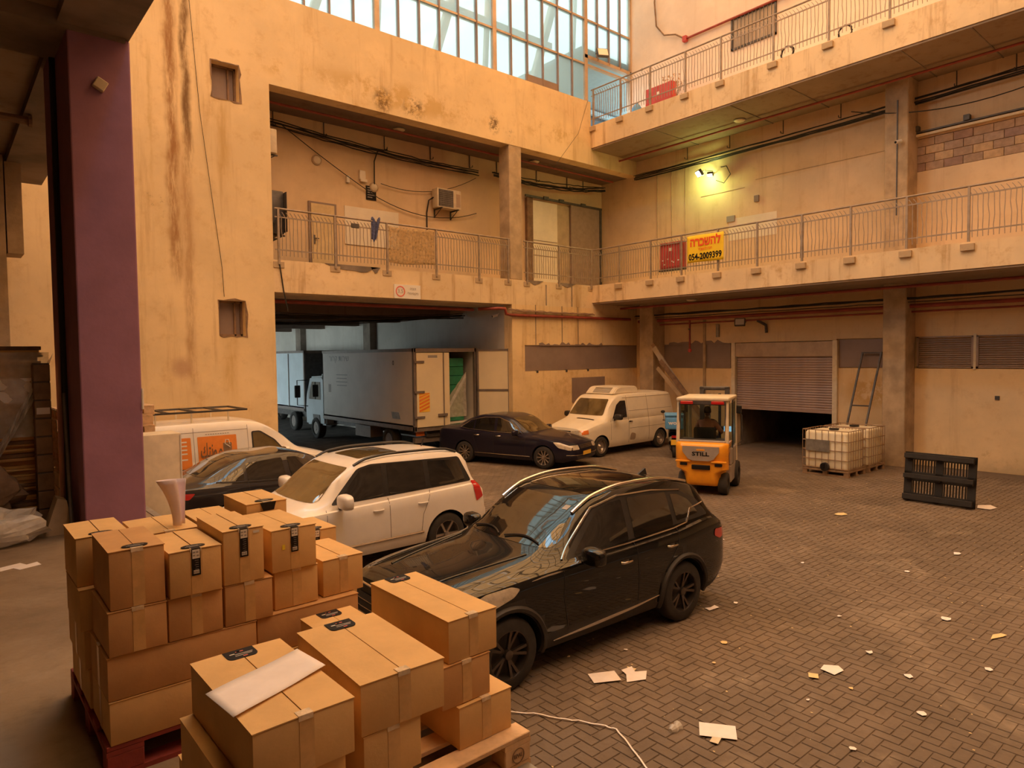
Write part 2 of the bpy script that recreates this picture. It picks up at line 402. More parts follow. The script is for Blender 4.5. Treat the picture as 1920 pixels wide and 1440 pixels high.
wall_mat('soffit_dark', (.22, .16, .13), grime=.4, ax='X')
# ================================================================ STRUCTURE
# courtyard floor: sunk joint bed + pavers (nearest single, the rest one stuff part)
fl = struct('floor', MB().box(-14, 34, -9, 45, -.3, -.0085), 'joint_sand')
PW = .11
def paver_mesh(lx, ly, seed):
    g = .0025; h = .004 + .002 * math.sin(seed * 7.3); c = .006
    x0, x1, y0, y1 = g, lx - g, g, ly - g
    return ([(x0, y0, -.014), (x1, y0, -.014), (x1, y1, -.014), (x0, y1, -.014), (x0 + c, y0 + c, h - .006), (x1 - c, y0 + c, h - .006), (x1 - c, y1 - c, h - .006), (x0 + c, y1 - c, h - .006)],
            [(4, 5, 6, 7), (0, 1, 5, 4), (1, 2, 6, 5), (2, 3, 7, 6), (3, 0, 4, 7)])
cand = []
def in_view(x, y):
    v = Vector((x, y, -3.2)); d = v.dot(fwd)
    if d < .5: return False
    px = 960 + 1272 * v.dot(right) / d; py = 720 + 1272 * v.dot(down) / d
    return -60 < px < 1980 and 600 < py < 1500
R0 = random.Random(3)
for n in range(-20, 220):
    for k in range(-60, 60):
        for (a, b, lx, ly) in ((n + 4 * k, n, 2, 1), (n + 2 + 4 * k, n - 1, 1, 2)):
            x, y = 2.0 + a * PW, -1.0 + b * PW
            if 1.95 < x < 20.1 and -1 < y < 16.6 and in_view(x, y): cand.append((x * x + y * y, x, y, lx * PW, ly * PW))
cand.sort()
# those inside the frame and clear of the cars first
def single_ok(x, y): return not (3.0 < x < 7.9 and y > 4.7)
near = [c for c in cand if single_ok(c[1], c[2])][:300]; ns = set((c[1], c[2]) for c in near)
pm = {}
for key, lx, ly in (('h', 2 * PW, PW), ('v', PW, 2 * PW)):
    mb = MB(); mb.add(*paver_mesh(lx, ly, 1)); pm[key] = mb.mesh('paver', 'paving')
for (_, x, y, lx, ly) in near:
    o = inst(pm['h' if lx > ly else 'v'], 'paver', fl, (x, y, R0.uniform(-.001, .001)), (R0.uniform(-.008, .008), R0.uniform(-.008, .008), 0))
mb = MB()
for (_, x, y, lx, ly) in cand:
    if (x, y) in ns: continue
    vs, fs = paver_mesh(lx, ly, 1); dz = R0.uniform(-.0015, .0015)
    k = len(mb.v); mb.v += [Vector((a + x, b + y, c + dz)) for a, b, c in vs]; mb.f += [tuple(i + k for i in f) for f in fs]
o = mb.build('paving_field', 'paving', fl); o['kind'] = 'stuff'
struct('floor', MB().box(20.1, 34, -9, 20, -.05, -.004), 'paving')
struct('floor', MB().box(6.3, 20.1, 16.6, 45, -.05, -.003), 'asphalt')
# loading dock (photographer's side)
struct('floor', MB().box(-9, 1.9, -9, 10.2, 0, 1.4), 'dock_floor')
struct('trim_1', MB().box(1.86, 1.93, -9, 10.2, 1.25, 1.41), 'grey_steel')

# --- back facade (plane y = 17)
w = MB(); T = .45
w.box(-9, 5.25, 17, 17 + T, 0, 12.28).box(5.88, 6.62, 17, 17 + T, 0, 12.28)
for (za, zb_) in ((0, 3.76), (4.62, 9.42), (10.28, 12.28)): w.box(5.25, 5.88, 17, 17 + T, za, zb_)
w.box(6.62, 18.35, 17, 17 + T, 10.05, 12.28); w.box(18.35, 20.9, 17, 17 + T, 10.05, 10.64)
w.v, w.f = w.v, w.f
wa = struct('wall_back', w, 'wall_a')
w = MB(); w.box(14.5, 20.9, 17, 17.4, 0, 2.66); w.box(14.5, 15.05, 17, 17.4, 2.66, 3.54); w.box(14.5, 20.9, 17, 17.4, 3.54, 4.88); w.box(15.05, 20.9, 17.08, 17.4, 2.66, 3.54)
wl = struct('wall_back', w, 'wall_low')
MB().box(15.06, 20.9, 17.03, 17.09, 2.67, 3.53).build('infill_panel', 'panel_brown', wl, kind='structure')
MB().box(17.26, 18.98, 16.97, 17.02, 1.5, 2.38).build('infill_panel', 'panel_brown', wl, kind='structure')
for x in (15.6, 17.0, 18.1): MB().box(x - .04, x + .04, 16.98, 17.05, 2.6, 2.68).build('panel_clip', 'dark_steel', wl)
# ragged plaster above the panel
mb = MB(); R1 = random.Random(5)
pts = [(15.7, 3.52)]
x = 15.7
while x < 18.9: pts.append((x, 3.55 + R1.uniform(0, .09) * (1 if R1.random() > .3 else 0))); x += R1.uniform(.06, .16)
pts.append((18.9, 3.52)); mb.prism(pts, 16.985, 17.02, 'y').build('plaster_break', 'panel_brown', wl)
for x in (15.55, 16.8, 17.6): MB().box(x - .012, x + .012, 16.99, 17.02, 3.55, 4.9).build('wall_joint', 'dark_concrete', wl)
# slab of the lower gallery along the back
sa = struct('trim_2', MB().box(6.62, 18.35, 17, 18.8, 4.88, 5.70).box(18.35, 20.9, 17.0, 18.8, 4.88, 5.70), 'slab_edge_a')
for (x0, x1, d) in ((8.0, 9.6, .2), (16.6, 17.5, .14), (15.1, 15.9, .13), (9.35, 9.65, .15)):
    pts = [(x0, 5.71)]; n = 9
    for i in range(n + 1): pts.append((x0 + (x1 - x0) * i / n, 5.70 - d * math.sin(PI * i / n) * R1.uniform(.6, 1.1)))
    pts.append((x1, 5.71)); MB().prism(pts[::-1], 16.985, 17.0, 'y').build('broken_edge', 'dark_concrete', sa)
for x in (16.05, 17.3): MB().box(x - .02, x + .02, 16.99, 17.0, 4.9, 5.6).build('rust_run', 'dark_concrete', sa)
# gallery back wall, soffits
struct('wall_back', MB().box(6.3, 21.2, 18.8, 19.1, 5.7, 10.05), 'wall_c')
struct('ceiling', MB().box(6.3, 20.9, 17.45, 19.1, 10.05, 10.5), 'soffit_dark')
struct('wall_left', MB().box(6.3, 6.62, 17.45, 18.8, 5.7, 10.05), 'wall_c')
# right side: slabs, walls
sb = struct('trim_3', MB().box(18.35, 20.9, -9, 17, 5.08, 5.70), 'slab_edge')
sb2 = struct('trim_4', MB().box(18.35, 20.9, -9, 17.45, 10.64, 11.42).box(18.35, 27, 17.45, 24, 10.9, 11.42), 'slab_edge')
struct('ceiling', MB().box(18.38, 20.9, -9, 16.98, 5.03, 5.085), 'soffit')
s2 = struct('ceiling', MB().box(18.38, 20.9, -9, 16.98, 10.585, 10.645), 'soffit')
for y in (14.2, 11.4, 9.6, 6.7, 5.2): MB().box(18.4, 20.9, y - .015, y + .015, 10.57, 10.59).build('soffit_joint', 'dark_concrete', s2)
w = MB(); w.box(20.9, 21.3, 12.78, 17.4, 0, 2.66); w.box(20.9, 21.3, 12.78, 17.4, 3.54, 5.08); w.box(20.98, 21.3, 12.78, 16.2, 2.66, 3.54); w.box(20.9, 21.3, 16.2, 17.4, 2.66, 3.54)
w.box(20.9, 21.3, 9.32, 12.78, 3.54, 5.08)
w.box(20.9, 21.3, -9, 9.32, 0, 2.70); w.box(20.9, 21.3, -9, 9.32, 3.58, 5.08); w.box(20.98, 21.3, -9, 9.32, 2.70, 3.58)
wb = struct('wall_right', w, 'wall_b')
MB().box(20.93, 20.99, 12.95, 16.2, 2.67, 3.53).build('infill_panel', 'panel_brown', wb, kind='structure')
MB().box(20.93, 20.99, 8.0, 9.25, 2.72, 3.56).build('infill_panel', 'panel_brown', wb, kind='structure')
MB().box(20.86, 20.92, 13.9, 14.0, 0, 4.5).build('wall_joint', 'column_concrete', wb)
pts = [(13.1, 3.52)]; y = 13.1
while y < 15.5: pts.append((y, 3.54 + R1.uniform(0, .12) * (1 if R1.random() > .35 else 0))); y += R1.uniform(.08, .2)
pts.append((15.5, 3.52)); MB().prism(pts, 20.88, 20.91, 'x').build('plaster_break', 'panel_brown', wb)
# dark store room behind the roller door
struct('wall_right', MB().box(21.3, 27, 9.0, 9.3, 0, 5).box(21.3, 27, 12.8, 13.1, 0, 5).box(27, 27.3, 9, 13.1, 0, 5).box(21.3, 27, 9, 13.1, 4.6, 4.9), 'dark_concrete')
# upper gallery wall on the right, hole for the loose blocks band
w = MB(); w.box(20.9, 21.3, 7.42, 19.1, 5.7, 10.64); w.box(20.9, 21.3, -9, 7.42, 5.7, 8.12); w.box(20.9, 21.3, -9, 7.42, 9.02, 10.64); w.box(20.97, 21.3, -9, 7.42, 8.12, 9.02)
wb1 = struct('wall_right', w, 'wall_b1')
R2 = random.Random(11); blk = []
for r in range(4):
    y = 7.40 - (r % 2) * .24; z = 8.13 + r * .222
    if r % 2: ws = [.22]
    else: ws = []
    yy = 7.40
    i = 0
    while yy > 3.4:
        wd_ = .22 if (r % 2 and i == 0) else .45
        y0 = yy - wd_ + .012
        mb = MB(); d = R2.uniform(0, .018); mb.bev(20.905 + d, 20.97, y0, yy, z, z + .21, .006, 1)
        mb.build('block', R2.choice(['block_a', 'block_a', 'block_b', 'block_c']), wb1)
        yy -= wd_; i += 1
MB().box(20.955, 20.975, 3.3, 7.42, 8.12, 9.02).build('mortar_bed', 'mortar', wb1)
struct('wall_right', MB().box(20.9, 21.3, -9, 17.45, 11.42, 19.4), 'wall_b2')
# thin relief lines on upper-gallery wall
for (y0, y1, z) in ((12.4, 14.1, 8.72), (7.8, 12.0, 8.9), (14.85, 16.3, 7.5)):
    MB().box(20.885, 20.9, y0, y1, z, z + .02).build('render_joint', 'column_concrete', wb1)
for y in (14.75, 15.35, 16.0): MB().box(20.885, 20.9, y, y + .02, 5.75, 9.9).build('render_joint', 'column_concrete', wb1)
# pillars
def pillar(name, x0, x1, y0, y1, z0, z1, m): return struct(name, MB().bev(x0, x1, y0, y1, z0, z1, .02, 1), m)
pillar('trim_5', 14.47, 15.0, 17.01, 17.55, 5.7, 10.06, 'column_concrete')
pillar('trim_6', 20.2, 20.92, 15.70, 16.32, -.02, 5.09, 'column_concrete')
pc = pillar('trim_7', 20.2, 20.92, 7.15, 7.74, -.02, 5.09, 'column_concrete')
pillar('trim_8', 20.2, 20.92, 7.15, 7.74, 5.7, 10.65, 'column_concrete')
MB().box(20.18, 20.2, 7.40, 7.43, 6.9, 10.0).build('conduit', 'dark_steel', pc)

# --- tunnel through the back building
struct('wall_right', MB().box(14.5, 14.9, 17.4, 45, 0, 5.2), 'tunnel_wall')
for y in (26.0, 33.2): struct('trim_9', MB().box(14.2, 14.5, y, y + .6, 0, 5), 'dark_concrete')
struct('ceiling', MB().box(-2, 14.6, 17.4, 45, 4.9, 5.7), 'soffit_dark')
struct('wall_left', MB().box(6.3, 6.62, 17.45, 27.5, 0, 5), 'tunnel_wall')  # unseen wall, run on further to keep daylight off the trucks
struct('wall_back', MB().box(-2, 14.9, 44, 44.4, 0, 5), 'tunnel_wall')
for y in (20.5, 24, 27.5, 31, 35): struct('trim_10', MB().box(6.3, 14.5, y, y + .4, 4.6, 4.92), 'soffit_dark')

# --- glazing above the back wall (plane y = 17.3)
gz = thing('glazed_wall', 'tall glazed screen of milky panes between brown mullions above the back wall', 'window', (12, 17.3, 12.28))
gz['kind'] = 'structure'; del gz['category']
rows = [12.28, 13.72, 15.32, 16.92, 19.3]
xs = []
posts = [1.3, 5.57, 9.84, 14.11, 18.38, 20.9]
for a, b in zip(posts[:-1], posts[1:]):
    n = 6 if b - a > 3 else 4
    xs += [a + (b - a) * i / n for i in range(n)]
xs.append(20.9)
R3 = random.Random(9)
for i in range(len(xs) - 1):
    for r in range(4):
        z0, z1 = rows[r], rows[r + 1]
        if xs[i] >= 18.3:
            if z1 <= 13.8: continue
            if z0 < 14: z0 = 14.02
        if r == 0 and 15.5 < xs[i] + .2 < 16.9: z0 = 12.62
        if xs[i] < 5: 
            if r < 1: pass
        mb = MB(); t = R3.uniform(-.006, .006)
        mb.add([(xs[i] + .02, 17.3 + t, z0), (xs[i + 1] - .02, 17.3 - t, z0), (xs[i + 1] - .02, 17.3 - t, z1), (xs[i] + .02, 17.3 + t, z1),
                (xs[i] + .02, 17.306 + t, z0), (xs[i + 1] - .02, 17.306 - t, z0), (xs[i + 1] - .02, 17.306 - t, z1), (xs[i] + .02, 17.306 + t, z1)],
               [(0, 1, 2, 3), (7, 6, 5, 4), (0, 4, 5, 1), (3, 2, 6, 7)])
        mb.build('pane', 'milky_glass', gz, world=True)
for i, x in enumerate(xs):
    big = any(abs(x - p) < .01 for p in posts)
    z0 = 12.2 if x < 18.3 or big else 14.0
    hw = .075 if big else .018
    MB().box(x - hw, x + hw, 17.22, 17.36, z0, 19.4).build('mullion', 'sheet_tan' if big else 'panel_brown', gz, world=True)
for z in rows[1:-1]: MB().box(1, 20.9, 17.24, 17.38, z - .03, z + .03).build('transom', 'sheet_tan', gz, world=True)
MB().box(18.3, 20.9, 17.22, 17.4, 13.94, 14.06).build('transom', 'sheet_tan', gz, world=True)
MB().box(15.48, 16.98, 17.24, 17.32, 12.22, 12.64).build('infill_panel', 'panel_brown', gz, world=True)
# outer steel frames seen through the glass
fr = thing('outer_frame', 'slanting steel braces showing through the milky glass', 'frame', (12, 19.5, 12)); fr['kind'] = 'structure'; del fr['category']
for x in (4, 8.2, 12.4, 16.6):
    MB().tube([(x, 18.6, 12), (x + 2.6, 18.6, 19.5)], .16, 4).build('brace', 'sheet_tan', fr, world=True)
    MB().tube([(x + 2.4, 18.7, 12), (x + 2.9, 18.7, 19.5)], .10, 4).build('brace', 'sheet_tan', fr, world=True)
for z in (14.6, 17): MB().box(0, 18, 18.6, 18.9, z, z + .22).build('brace', 'sheet_tan', fr, world=True)
# roof behind (flat roof of the back building) and passage end at level two
struct('ceiling', MB().box(-9, 18.3, 17.45, 30, 11.6, 12.1), 'concrete')
struct('wall_back', MB().box(18.4, 25.4, 21.5, 21.7, 11.42, 14.3), 'annex_grey')
struct('ceiling', MB().box(18.4, 30, 17.5, 23, 14.3, 14.45), 'ceiling_bluelit')
for i in range(6): struct('trim_11', MB().box(18.4, 25.2, 21.46, 21.5, 11.7 + i * .45, 11.73 + i * .45), 'dark_steel')
struct('trim_12', MB().box(18.5, 25.4, 21.2, 21.35, 14.0, 14.2), 'ceiling_bluelit')

# --- roof over the court: amber sheets on steel trusses, one clear strip
rf = thing('court_roof', 'amber translucent sheet roof on steel trusses over the court', 'roof', (6, 4, 19.4)); rf['kind'] = 'structure'; del rf['category']
x = -9.0; i = 0
while x < 20.8:
    x1 = min(x + 1.5, 20.9)
    MB().box(x + .02, x1 - .02, -9, 17.3, 19.60, 19.62).build('roof_sheet', 'clear_roof' if i in (9,) else 'amber_roof', rf, world=True)
    x = x1; i += 1
for y in [-8 + 3.6 * k for k in range(8)]:
    mb = MB(); mb.tube([(-9, y, 19.4), (20.9, y, 19.4)], .09, 5); mb.tube([(-9, y, 18.3), (20.9, y, 18.3)], .08, 5)
    for k in range(20): x0 = -9 + k * 1.5; mb.tube([(x0, y, 19.4 if k % 2 else 18.3), (x0 + 1.5, y, 18.3 if k % 2 else 19.4)], .045, 4)
    mb.build('truss', 'dark_steel', rf, world=True)
for k in range(14):
    x0 = -8 + k * 2.1; MB().box(x0, x0 + .08, -9, 17.3, 19.42, 19.56).build('purlin', 'dark_steel', rf, world=True)
# far sides of the court (behind the photographer)
struct('wall_front', MB().box(-9, 21.3, -9.4, -9, 0, 19.6), 'dark_concrete')
struct('wall_left', MB().box(-9.4, -9, -9, 17.4, 0, 19.6), 'dark_concrete')

# --- canopy above the dock and the purple pillar
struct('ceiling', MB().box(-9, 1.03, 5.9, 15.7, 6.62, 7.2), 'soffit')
struct('ceiling', MB().box(-9, .35, -9, 5.9, 6.5, 7.2).box(.35, 1.66, -9, 1.2, 6.5, 7.2), 'soffit')  # unseen near part, outlined to darken carton sides yet light their tops
struct('trim_13', MB().box(1.03, 1.66, 5.9, 15.5, 6.5, 7.6), 'dark_concrete')
struct('trim_14', MB().box(-3, 1.62, 7.96, 8.9, 6.46, 6.65), 'dark_concrete')
struct('trim_15', MB().box(1.0, 1.22, 14.0, 14.6, 5.0, 6.5), 'column_concrete')
struct('trim_16', MB().box(-2.0, .98, 14.0, 14.5, 0, 6.6), 'column_concrete')
struct('wall_left', MB().box(-9, -2, 14.0, 14.4, 0, 6.6), 'dark_concrete')
pp = thing('purple_pillar', 'big square concrete pillar painted purple at the dock edge', 'pillar', (1.38, 8.6, 1.4)); pp['kind'] = 'structure'; del pp['category']
MB().bev(1.11, 1.665, 8.0, 8.98, 1.4, 6.5, .015, 2).build('pillar_shaft', 'purple_paint', pp, world=True)
MB().bev(1.06, 1.13, 8.95, 9.35, 1.4, 6.5, .01, 1).build('pillar_return', 'purple_paint', pp, world=True)
MB().cyl((1.085, 8.86, 1.4), (1.085, 8.86, 6.5), .03, 10).build('downpipe', 'cable_black', pp, world=True)
MB().cyl((1.07, 8.93, 2.4), (1.07, 8.93, 5.4), .012, 8).build('conduit', 'wood_dark', pp, world=True)
MB().cyl((1.665, 7.995, 2.68), (1.67, 8.01, 2.9), .012, 8).build('paint_chip', 'white_plastic', pp, world=True)
mb = MB().bev(-.055, .055, -.06, 0, -.055, .055, .008, 1); mb.xf(Matrix.Translation((1.38, 8.0, 5.98)) @ Matrix.Rotation(math.radians(28), 4, 'Y'))
tg(mb.build('junction_box', 'ac_cream'), 'small cream junction box askew high on the purple pillar', 'box')
tg(MB().tube([(-3, 11.2, 6.42), (1.08, 11.2, 6.42)], .055, 8).tube([(1.08, 11.2, 6.42), (1.12, 11.2, 6.42)], .08, 8).build('overhead_pipe', 'wood_dark'), 'dark rusty pipe running under the canopy behind the purple pillar', 'pipe')
# ================================================================ RAILINGS
def bal_mesh(k):
    R = random.Random(k); mb = MB(); t = .007; pts = []
    w = [0, R.uniform(-.012, .012), R.uniform(-.02, .02), R.uniform(-.012, .012), 0]
    for i, z in enumerate((.10, .33, .56, .80, 1.06)): pts.append((w[i], 0, z))
    pts += [(-.05, 0, 1.15), (-.09, 0, 1.20)]
    mb.tube(pts, .0095, 4); return mb.mesh('baluster', 'rail_paint')
BALS = [bal_mesh(i) for i in range(6)]
def railing(label, O, d, L, posts, z0, group=None, sgn=1, feet=True):
    """O start at slab top, d unit direction; local x runs along d"""
    a = math.atan2(d[1], d[0]); t = thing('balcony_railing', label, 'railing', O, a)
    MB().tube([(0, 0, 1.28), (L, 0, 1.28)], .026, 8).build('top_rail', 'rail_paint', t, smooth=50)
    MB().box(0, L, -.012, .012, 1.055, 1.085).build('middle_rail', 'rail_paint', t)
    MB().box(0, L, -.012, .012, .235, .265).build('bottom_rail', 'rail_paint', t)
    post = None
    for p in posts:
        if post is None: post = MB().box(-.025, .025, -.025, .025, -.12, 1.27).mesh('post', 'rail_paint'); foot = MB().box(-.14, .14, -.05, .05, -.20, -.05).mesh('foot_plate', 'column_concrete')
        o = inst(post, 'post', t, (p, 0, 0))
        if feet: inst(foot, 'foot_plate', o, (0, .06 * sgn, 0))
    R = random.Random(int(L * 100)); x = .07
    while x < L - .04:
        if min(abs(x - p) for p in posts) > .045: inst(R.choice(BALS), 'baluster', t, (x, 0, 0))
        x += .105
    return t
railing('brown steel balcony railing with stained cloth over it, above the truck entrance', (6.66, 16.97, 5.70), (1, 0), 7.74, [.09, 1.63, 3.21, 4.88, 6.49, 7.69], 0)
railing('short brown balcony railing between concrete column and corner', (15.02, 16.97, 5.70), (1, 0), 3.30, [.15, 1.64, 3.26], 0)
railing('long brown railing of lower right gallery carrying the yellow banner', (18.38, 16.95, 5.70), (0, -1), 14.2, [16.95 - y for y in (15.72, 14.36, 13.13, 11.8, 10.5, 9.16, 7.85, 6.51, 5.19, 3.85)], 0, sgn=-1)
railing('long brown railing of the topmost gallery against the pink wall', (18.38, 17.0, 11.42), (0, -1), 11.0, [17 - y for y in (16.9, 15.63, 14.35, 12.97, 11.70, 10.02, 8.46, 6.95)], 0, sgn=-1)
# cloth and rag on the railing
def cloth(fn, nu, nv, name, m, label, cat, th=.006):
    mb = MB(); mb.grid(fn, nu, nv); k = len(mb.v)
    o = mb.build(name, m, None, smooth=60); md = o.modifiers.new('s', 'SOLIDIFY'); md.thickness = th; return tg(o, label, cat)
cloth(lambda u, v: (9.9 + 1.55 * u, 16.925 + .012 * math.sin(u * 19 + v * 3) , 6.9 - v * 1.02 - .03 * math.sin(u * 5)), 30, 14, 'cloth_sheet', 'sack_net', 'stained tan mesh cloth tied over balcony railing bars', 'cloth')
cloth(lambda u, v: (9.36 + .28 * u * (1 - .5 * v), 16.93 + .03 * math.sin(u * 12), 7.02 - v * .62 + .08 * math.sin(u * 9)), 14, 10, 'dark_rag', 'cloth_blue', 'dark crumpled rag hanging over the balcony railing', 'cloth')
tg(MB().bev(8.75, 8.98, 16.9, 16.95, 6.72, 6.84, .01, 1).build('padlock_box', 'dark_steel'), 'small dark box fixed to balcony railing above the truck entrance', 'box')

# ================================================================ LOWER RIGHT: roller door, shutters
rd = thing('door_1', 'brown slatted roller door half open above a dark store room', 'door', (20.95, 11.05, 0)); rd['kind'] = 'structure'; del rd['category']
for s, y in ((-1, 9.33), (1, 12.77)): MB().box(20.80, 20.95, y - .07, y + .07, 0, 3.54).build('door_frame', 'ac_cream', rd, world=True)
MB().box(20.84, 21.02, 9.4, 12.7, 3.06, 3.52).build('shutter_box', 'sheet_tan', rd, world=True)
sl = MB(); sl.prism([(0, 0), (-.012, .012), (-.02, .04), (-.012, .068), (0, .078), (.012, .04)], 9.42, 12.68, 'y')
slm = sl.mesh('slat', 'shutter_brown')
n = 0
z = 1.36
while z < 3.06:
    inst(slm, 'slat', rd, (-.02 + .0, -11.05, z)); z += .0785
MB().box(20.89, 20.97, 9.42, 12.68, 1.29, 1.37).build('bottom_bar', 'shutter_brown', rd, world=True)
def louvre(label, y0, y1, z0, z1):
    o = thing('louvre_window', label, 'shutter', (20.9, (y0 + y1) / 2, z0), 0, None)
    MB().box(20.87, 20.93, y0, y0 + .05, z0, z1).box(20.87, 20.93, y1 - .05, y1, z0, z1).box(20.87, 20.93, y0, y1, z0, z0 + .04).box(20.87, 20.93, y0, y1, z1 - .04, z1).build('frame', 'louvre_brown', o, world=True)
    m = MB().prism([(-.015, 0), (.02, .045), (.03, .045), (-.005, 0)], y0 + .05 - (y0 + y1) / 2, y1 - .05 - (y0 + y1) / 2, 'y').mesh('slat', 'louvre_brown')
    z = .05
    while z < z1 - z0 - .08: inst(m, 'slat', o, (0, 0, z)); z += .058
    return o
louvre('brown slatted shutter in the right wall just beyond the concrete column', 5.74, 7.1, 2.72, 3.58)
louvre('brown slatted shutter in the right wall at the frame edge', 4.2, 5.68, 2.72, 3.58)
tg(MB().box(20.86, 20.92, 5.68, 5.74, 2.68, 3.62).build('shutter_post', 'ac_cream'), 'cream metal strip between the two slatted shutters', 'post')
tg(MB().box(20.87, 20.9, 5.15, 5.25, 1.9, 2.0).build('socket_plate', 'dark_steel'), 'tiny dark socket plate low on right wall', 'box')

# wall A small windows
def small_window(n, x0, x1, z0, z1, m):
    o = thing('window_%d' % n, 'small brown window set deep in chipped plaster', 'window', ((x0 + x1) / 2, 17, z0)); o['kind'] = 'structure'; del o['category']
    R = random.Random(n)
    pts = []
    for (ax, az, bx, bz) in ((x0 - .02, z0 - .02, x1 + .04, z0 - .02), (x1 + .04, z0 - .02, x1 + .04, z1 + .03), (x1 + .04, z1 + .03, x0 - .02, z1 + .03), (x0 - .02, z1 + .03, x0 - .02, z0 - .02)):
        for i in range(5): pts.append((ax + (bx - ax) * i / 5 + R.uniform(-.03, .03), az + (bz - az) * i / 5 + R.uniform(-.03, .03)))
    inner = []
    for (ax, az, bx, bz) in ((x0, z0, x1, z0), (x1, z0, x1, z1), (x1, z1, x0, z1), (x0, z1, x0, z0)):
        for i in range(5): inner.append((ax + (bx - ax) * i / 5, az + (bz - az) * i / 5))
    n = len(pts); mb = MB(); vs = [(p[0], 16.99, p[1]) for p in pts] + [(p[0], 16.99, p[1]) for p in inner] + [(p[0], 17.005, p[1]) for p in inner]
    mb.add(vs, [(i, (i + 1) % n, n + (i + 1) % n, n + i) for i in range(n)] + [(n + i, n + (i + 1) % n, 2 * n + (i + 1) % n, 2 * n + i) for i in range(n)]); mb.build('chipped_plaster', 'wood_dark', o, world=True)
    MB().box(x0, x1, 17.28, 17.4, z0, z1).build('pane', m, o, world=True)
    for (a, b, c, d_) in ((x0, x1, z0, z0 + .05), (x0, x1, z1 - .05, z1), (x0, x0 + .05, z0, z1), (x1 - .05, x1, z0, z1), (x1 - .2, x1 - .16, z0, z1)): MB().box(a, b, 17.22, 17.28, c, d_).build('window_frame', 'wood_dark', o, world=True)
small_window(1, 5.25, 5.88, 9.42, 10.28, 'panel_brown'); small_window(2, 5.26, 5.88, 3.76, 4.62, 'panel_brown')
# level-two barred window
o = thing('window_3', 'barred window', 'window', (20.9, 12.1, 13.7)); o['kind'] = 'structure'; del o['category']
MB().box(20.88, 20.92, 11.32, 12.85, 13.4, 14.38).build('pane', 'sheet_tan', o, world=True)
MB().box(20.84, 20.9, 11.28, 11.34, 13.36, 14.42).box(20.84, 20.9, 12.83, 12.89, 13.36, 14.42).box(20.84, 20.9, 11.28, 12.89, 14.36, 14.42).box(20.84, 20.9, 11.28, 12.89, 13.36, 13.42).build('window_frame', 'dark_steel', o, world=True)
for i in range(11): MB().cyl((20.82, 11.42 + i * .135, 13.4), (20.82, 11.42 + i * .135, 14.4), .014, 6).build('bar', 'dark_steel', o, world=True)

# gallery door + gate
d = thing('door_2', 'yellow door', 'door', (8.78, 18.8, 5.7)); d['kind'] = 'structure'; del d['category']
MB().box(8.36, 9.22, 18.74, 18.8, 5.7, 7.72).build('door_frame', 'panel_brown', d, world=True)
MB().box(8.42, 9.14, 18.71, 18.76, 5.72, 7.66).build('door_leaf', 'door_yellow', d, world=True)
MB().box(8.46, 8.52, 18.69, 18.72, 6.5, 6.75).tube([(8.49, 18.66, 6.65), (8.62, 18.66, 6.65)], .015, 6).build('door_handle', 'dark_steel', d, world=True)
g = thing('door_3', 'sliding gate', 'door', (18.9, 18.75, 5.7)); g['kind'] = 'structure'; del g['category']
MB().box(16.72, 17.0, 18.66, 18.78, 5.7, 8.98).build('gate_jamb', 'wood_dark', g, world=True)
MB().box(17.02, 18.28, 18.70, 18.78, 5.7, 8.92).build('gate_leaf', 'paint_cream', g, world=True)
MB().box(18.30, 18.95, 18.72, 18.79, 5.7, 8.9).build('board_panel', 'sheet_tan', g, world=True)
MB().box(18.97, 20.6, 18.64, 18.72, 5.7, 8.98).build('gate_leaf', 'louvre_brown', g, world=True)
MB().box(16.6, 20.7, 18.60, 18.66, 8.98, 9.06).build('gate_track', 'dark_steel', g, world=True)
for x in (17.6, 18.4, 19.6): MB().box(x - .12, x + .12, 18.56, 18.62, 8.98, 9.1).build('gate_roller', 'dark_steel', g, world=True)
MB().box(20.58, 20.68, 18.6, 18.7, 5.7, 9.0).build('gate_post', 'dark_steel', g, world=True)
for z in (6.9, 7.45): MB().box(17.05, 18.25, 18.685, 18.70, z, z + .02).build('gate_joint', 'panel_brown', g, world=True)

# ================================================================ WALL FIXTURES
def ac_unit(label, loc, rz, m='ac_cream', w=.95, h=.62):
    t = thing('air_conditioner', label, 'air conditioner', loc, rz)          # back on the wall at y = 0, faces -y
    MB().bev(-w / 2, w / 2, -.42, -.10, .06, .06 + h, .02, 2).build('casing', m, t, smooth=40)
    mb = MB(); cx = -w * .14; r = h * .40
    mb.box(cx - r - .04, cx + r + .04, -.428, -.42, .1, .02 + h); mb.build('fan_grille', 'dark_steel', t)
    mb = MB()
    for i in range(9): z = .12 + i * (h - .14) / 8; mb.box(cx - r - .02, cx + r + .02, -.436, -.428, z, z + .012)
    for i in range(9): x = cx - r + i * r / 4; mb.box(x, x + .01, -.436, -.428, .1, h)
    mb.build('grille_wire', 'grey_steel', t)
    MB().box(w / 2 - .2, w / 2 - .04, -.424, -.42, .14, h - .06).build('side_panel', 'sheet_tan', t)
    for x in (-w * .34, w * .34): MB().box(x - .02, x + .02, -.48, 0, .02, .06).box(x - .02, x + .02, -.03, 0, -.22, .06).tube([(x, -.02, -.2), (x, -.42, .03)], .014, 5).build('bracket', 'dark_steel', t)
    MB().tube([(-w / 2, -.2, .4), (-w / 2 - .12, -.1, .3), (-w / 2 - .16, -.03, -.1), (-w / 2 - .16, -.03, -.9)], .022, 6).build('hose', 'cable_black', t)
    return t
ac_unit('cream air conditioner on bracket beside the concrete column of the gallery', (13.05, 18.8, 7.98), 0)
ac_unit('cream air conditioner seen end-on beside the gallery opening edge', (6.62, 18.1, 8.5), PI / 2)
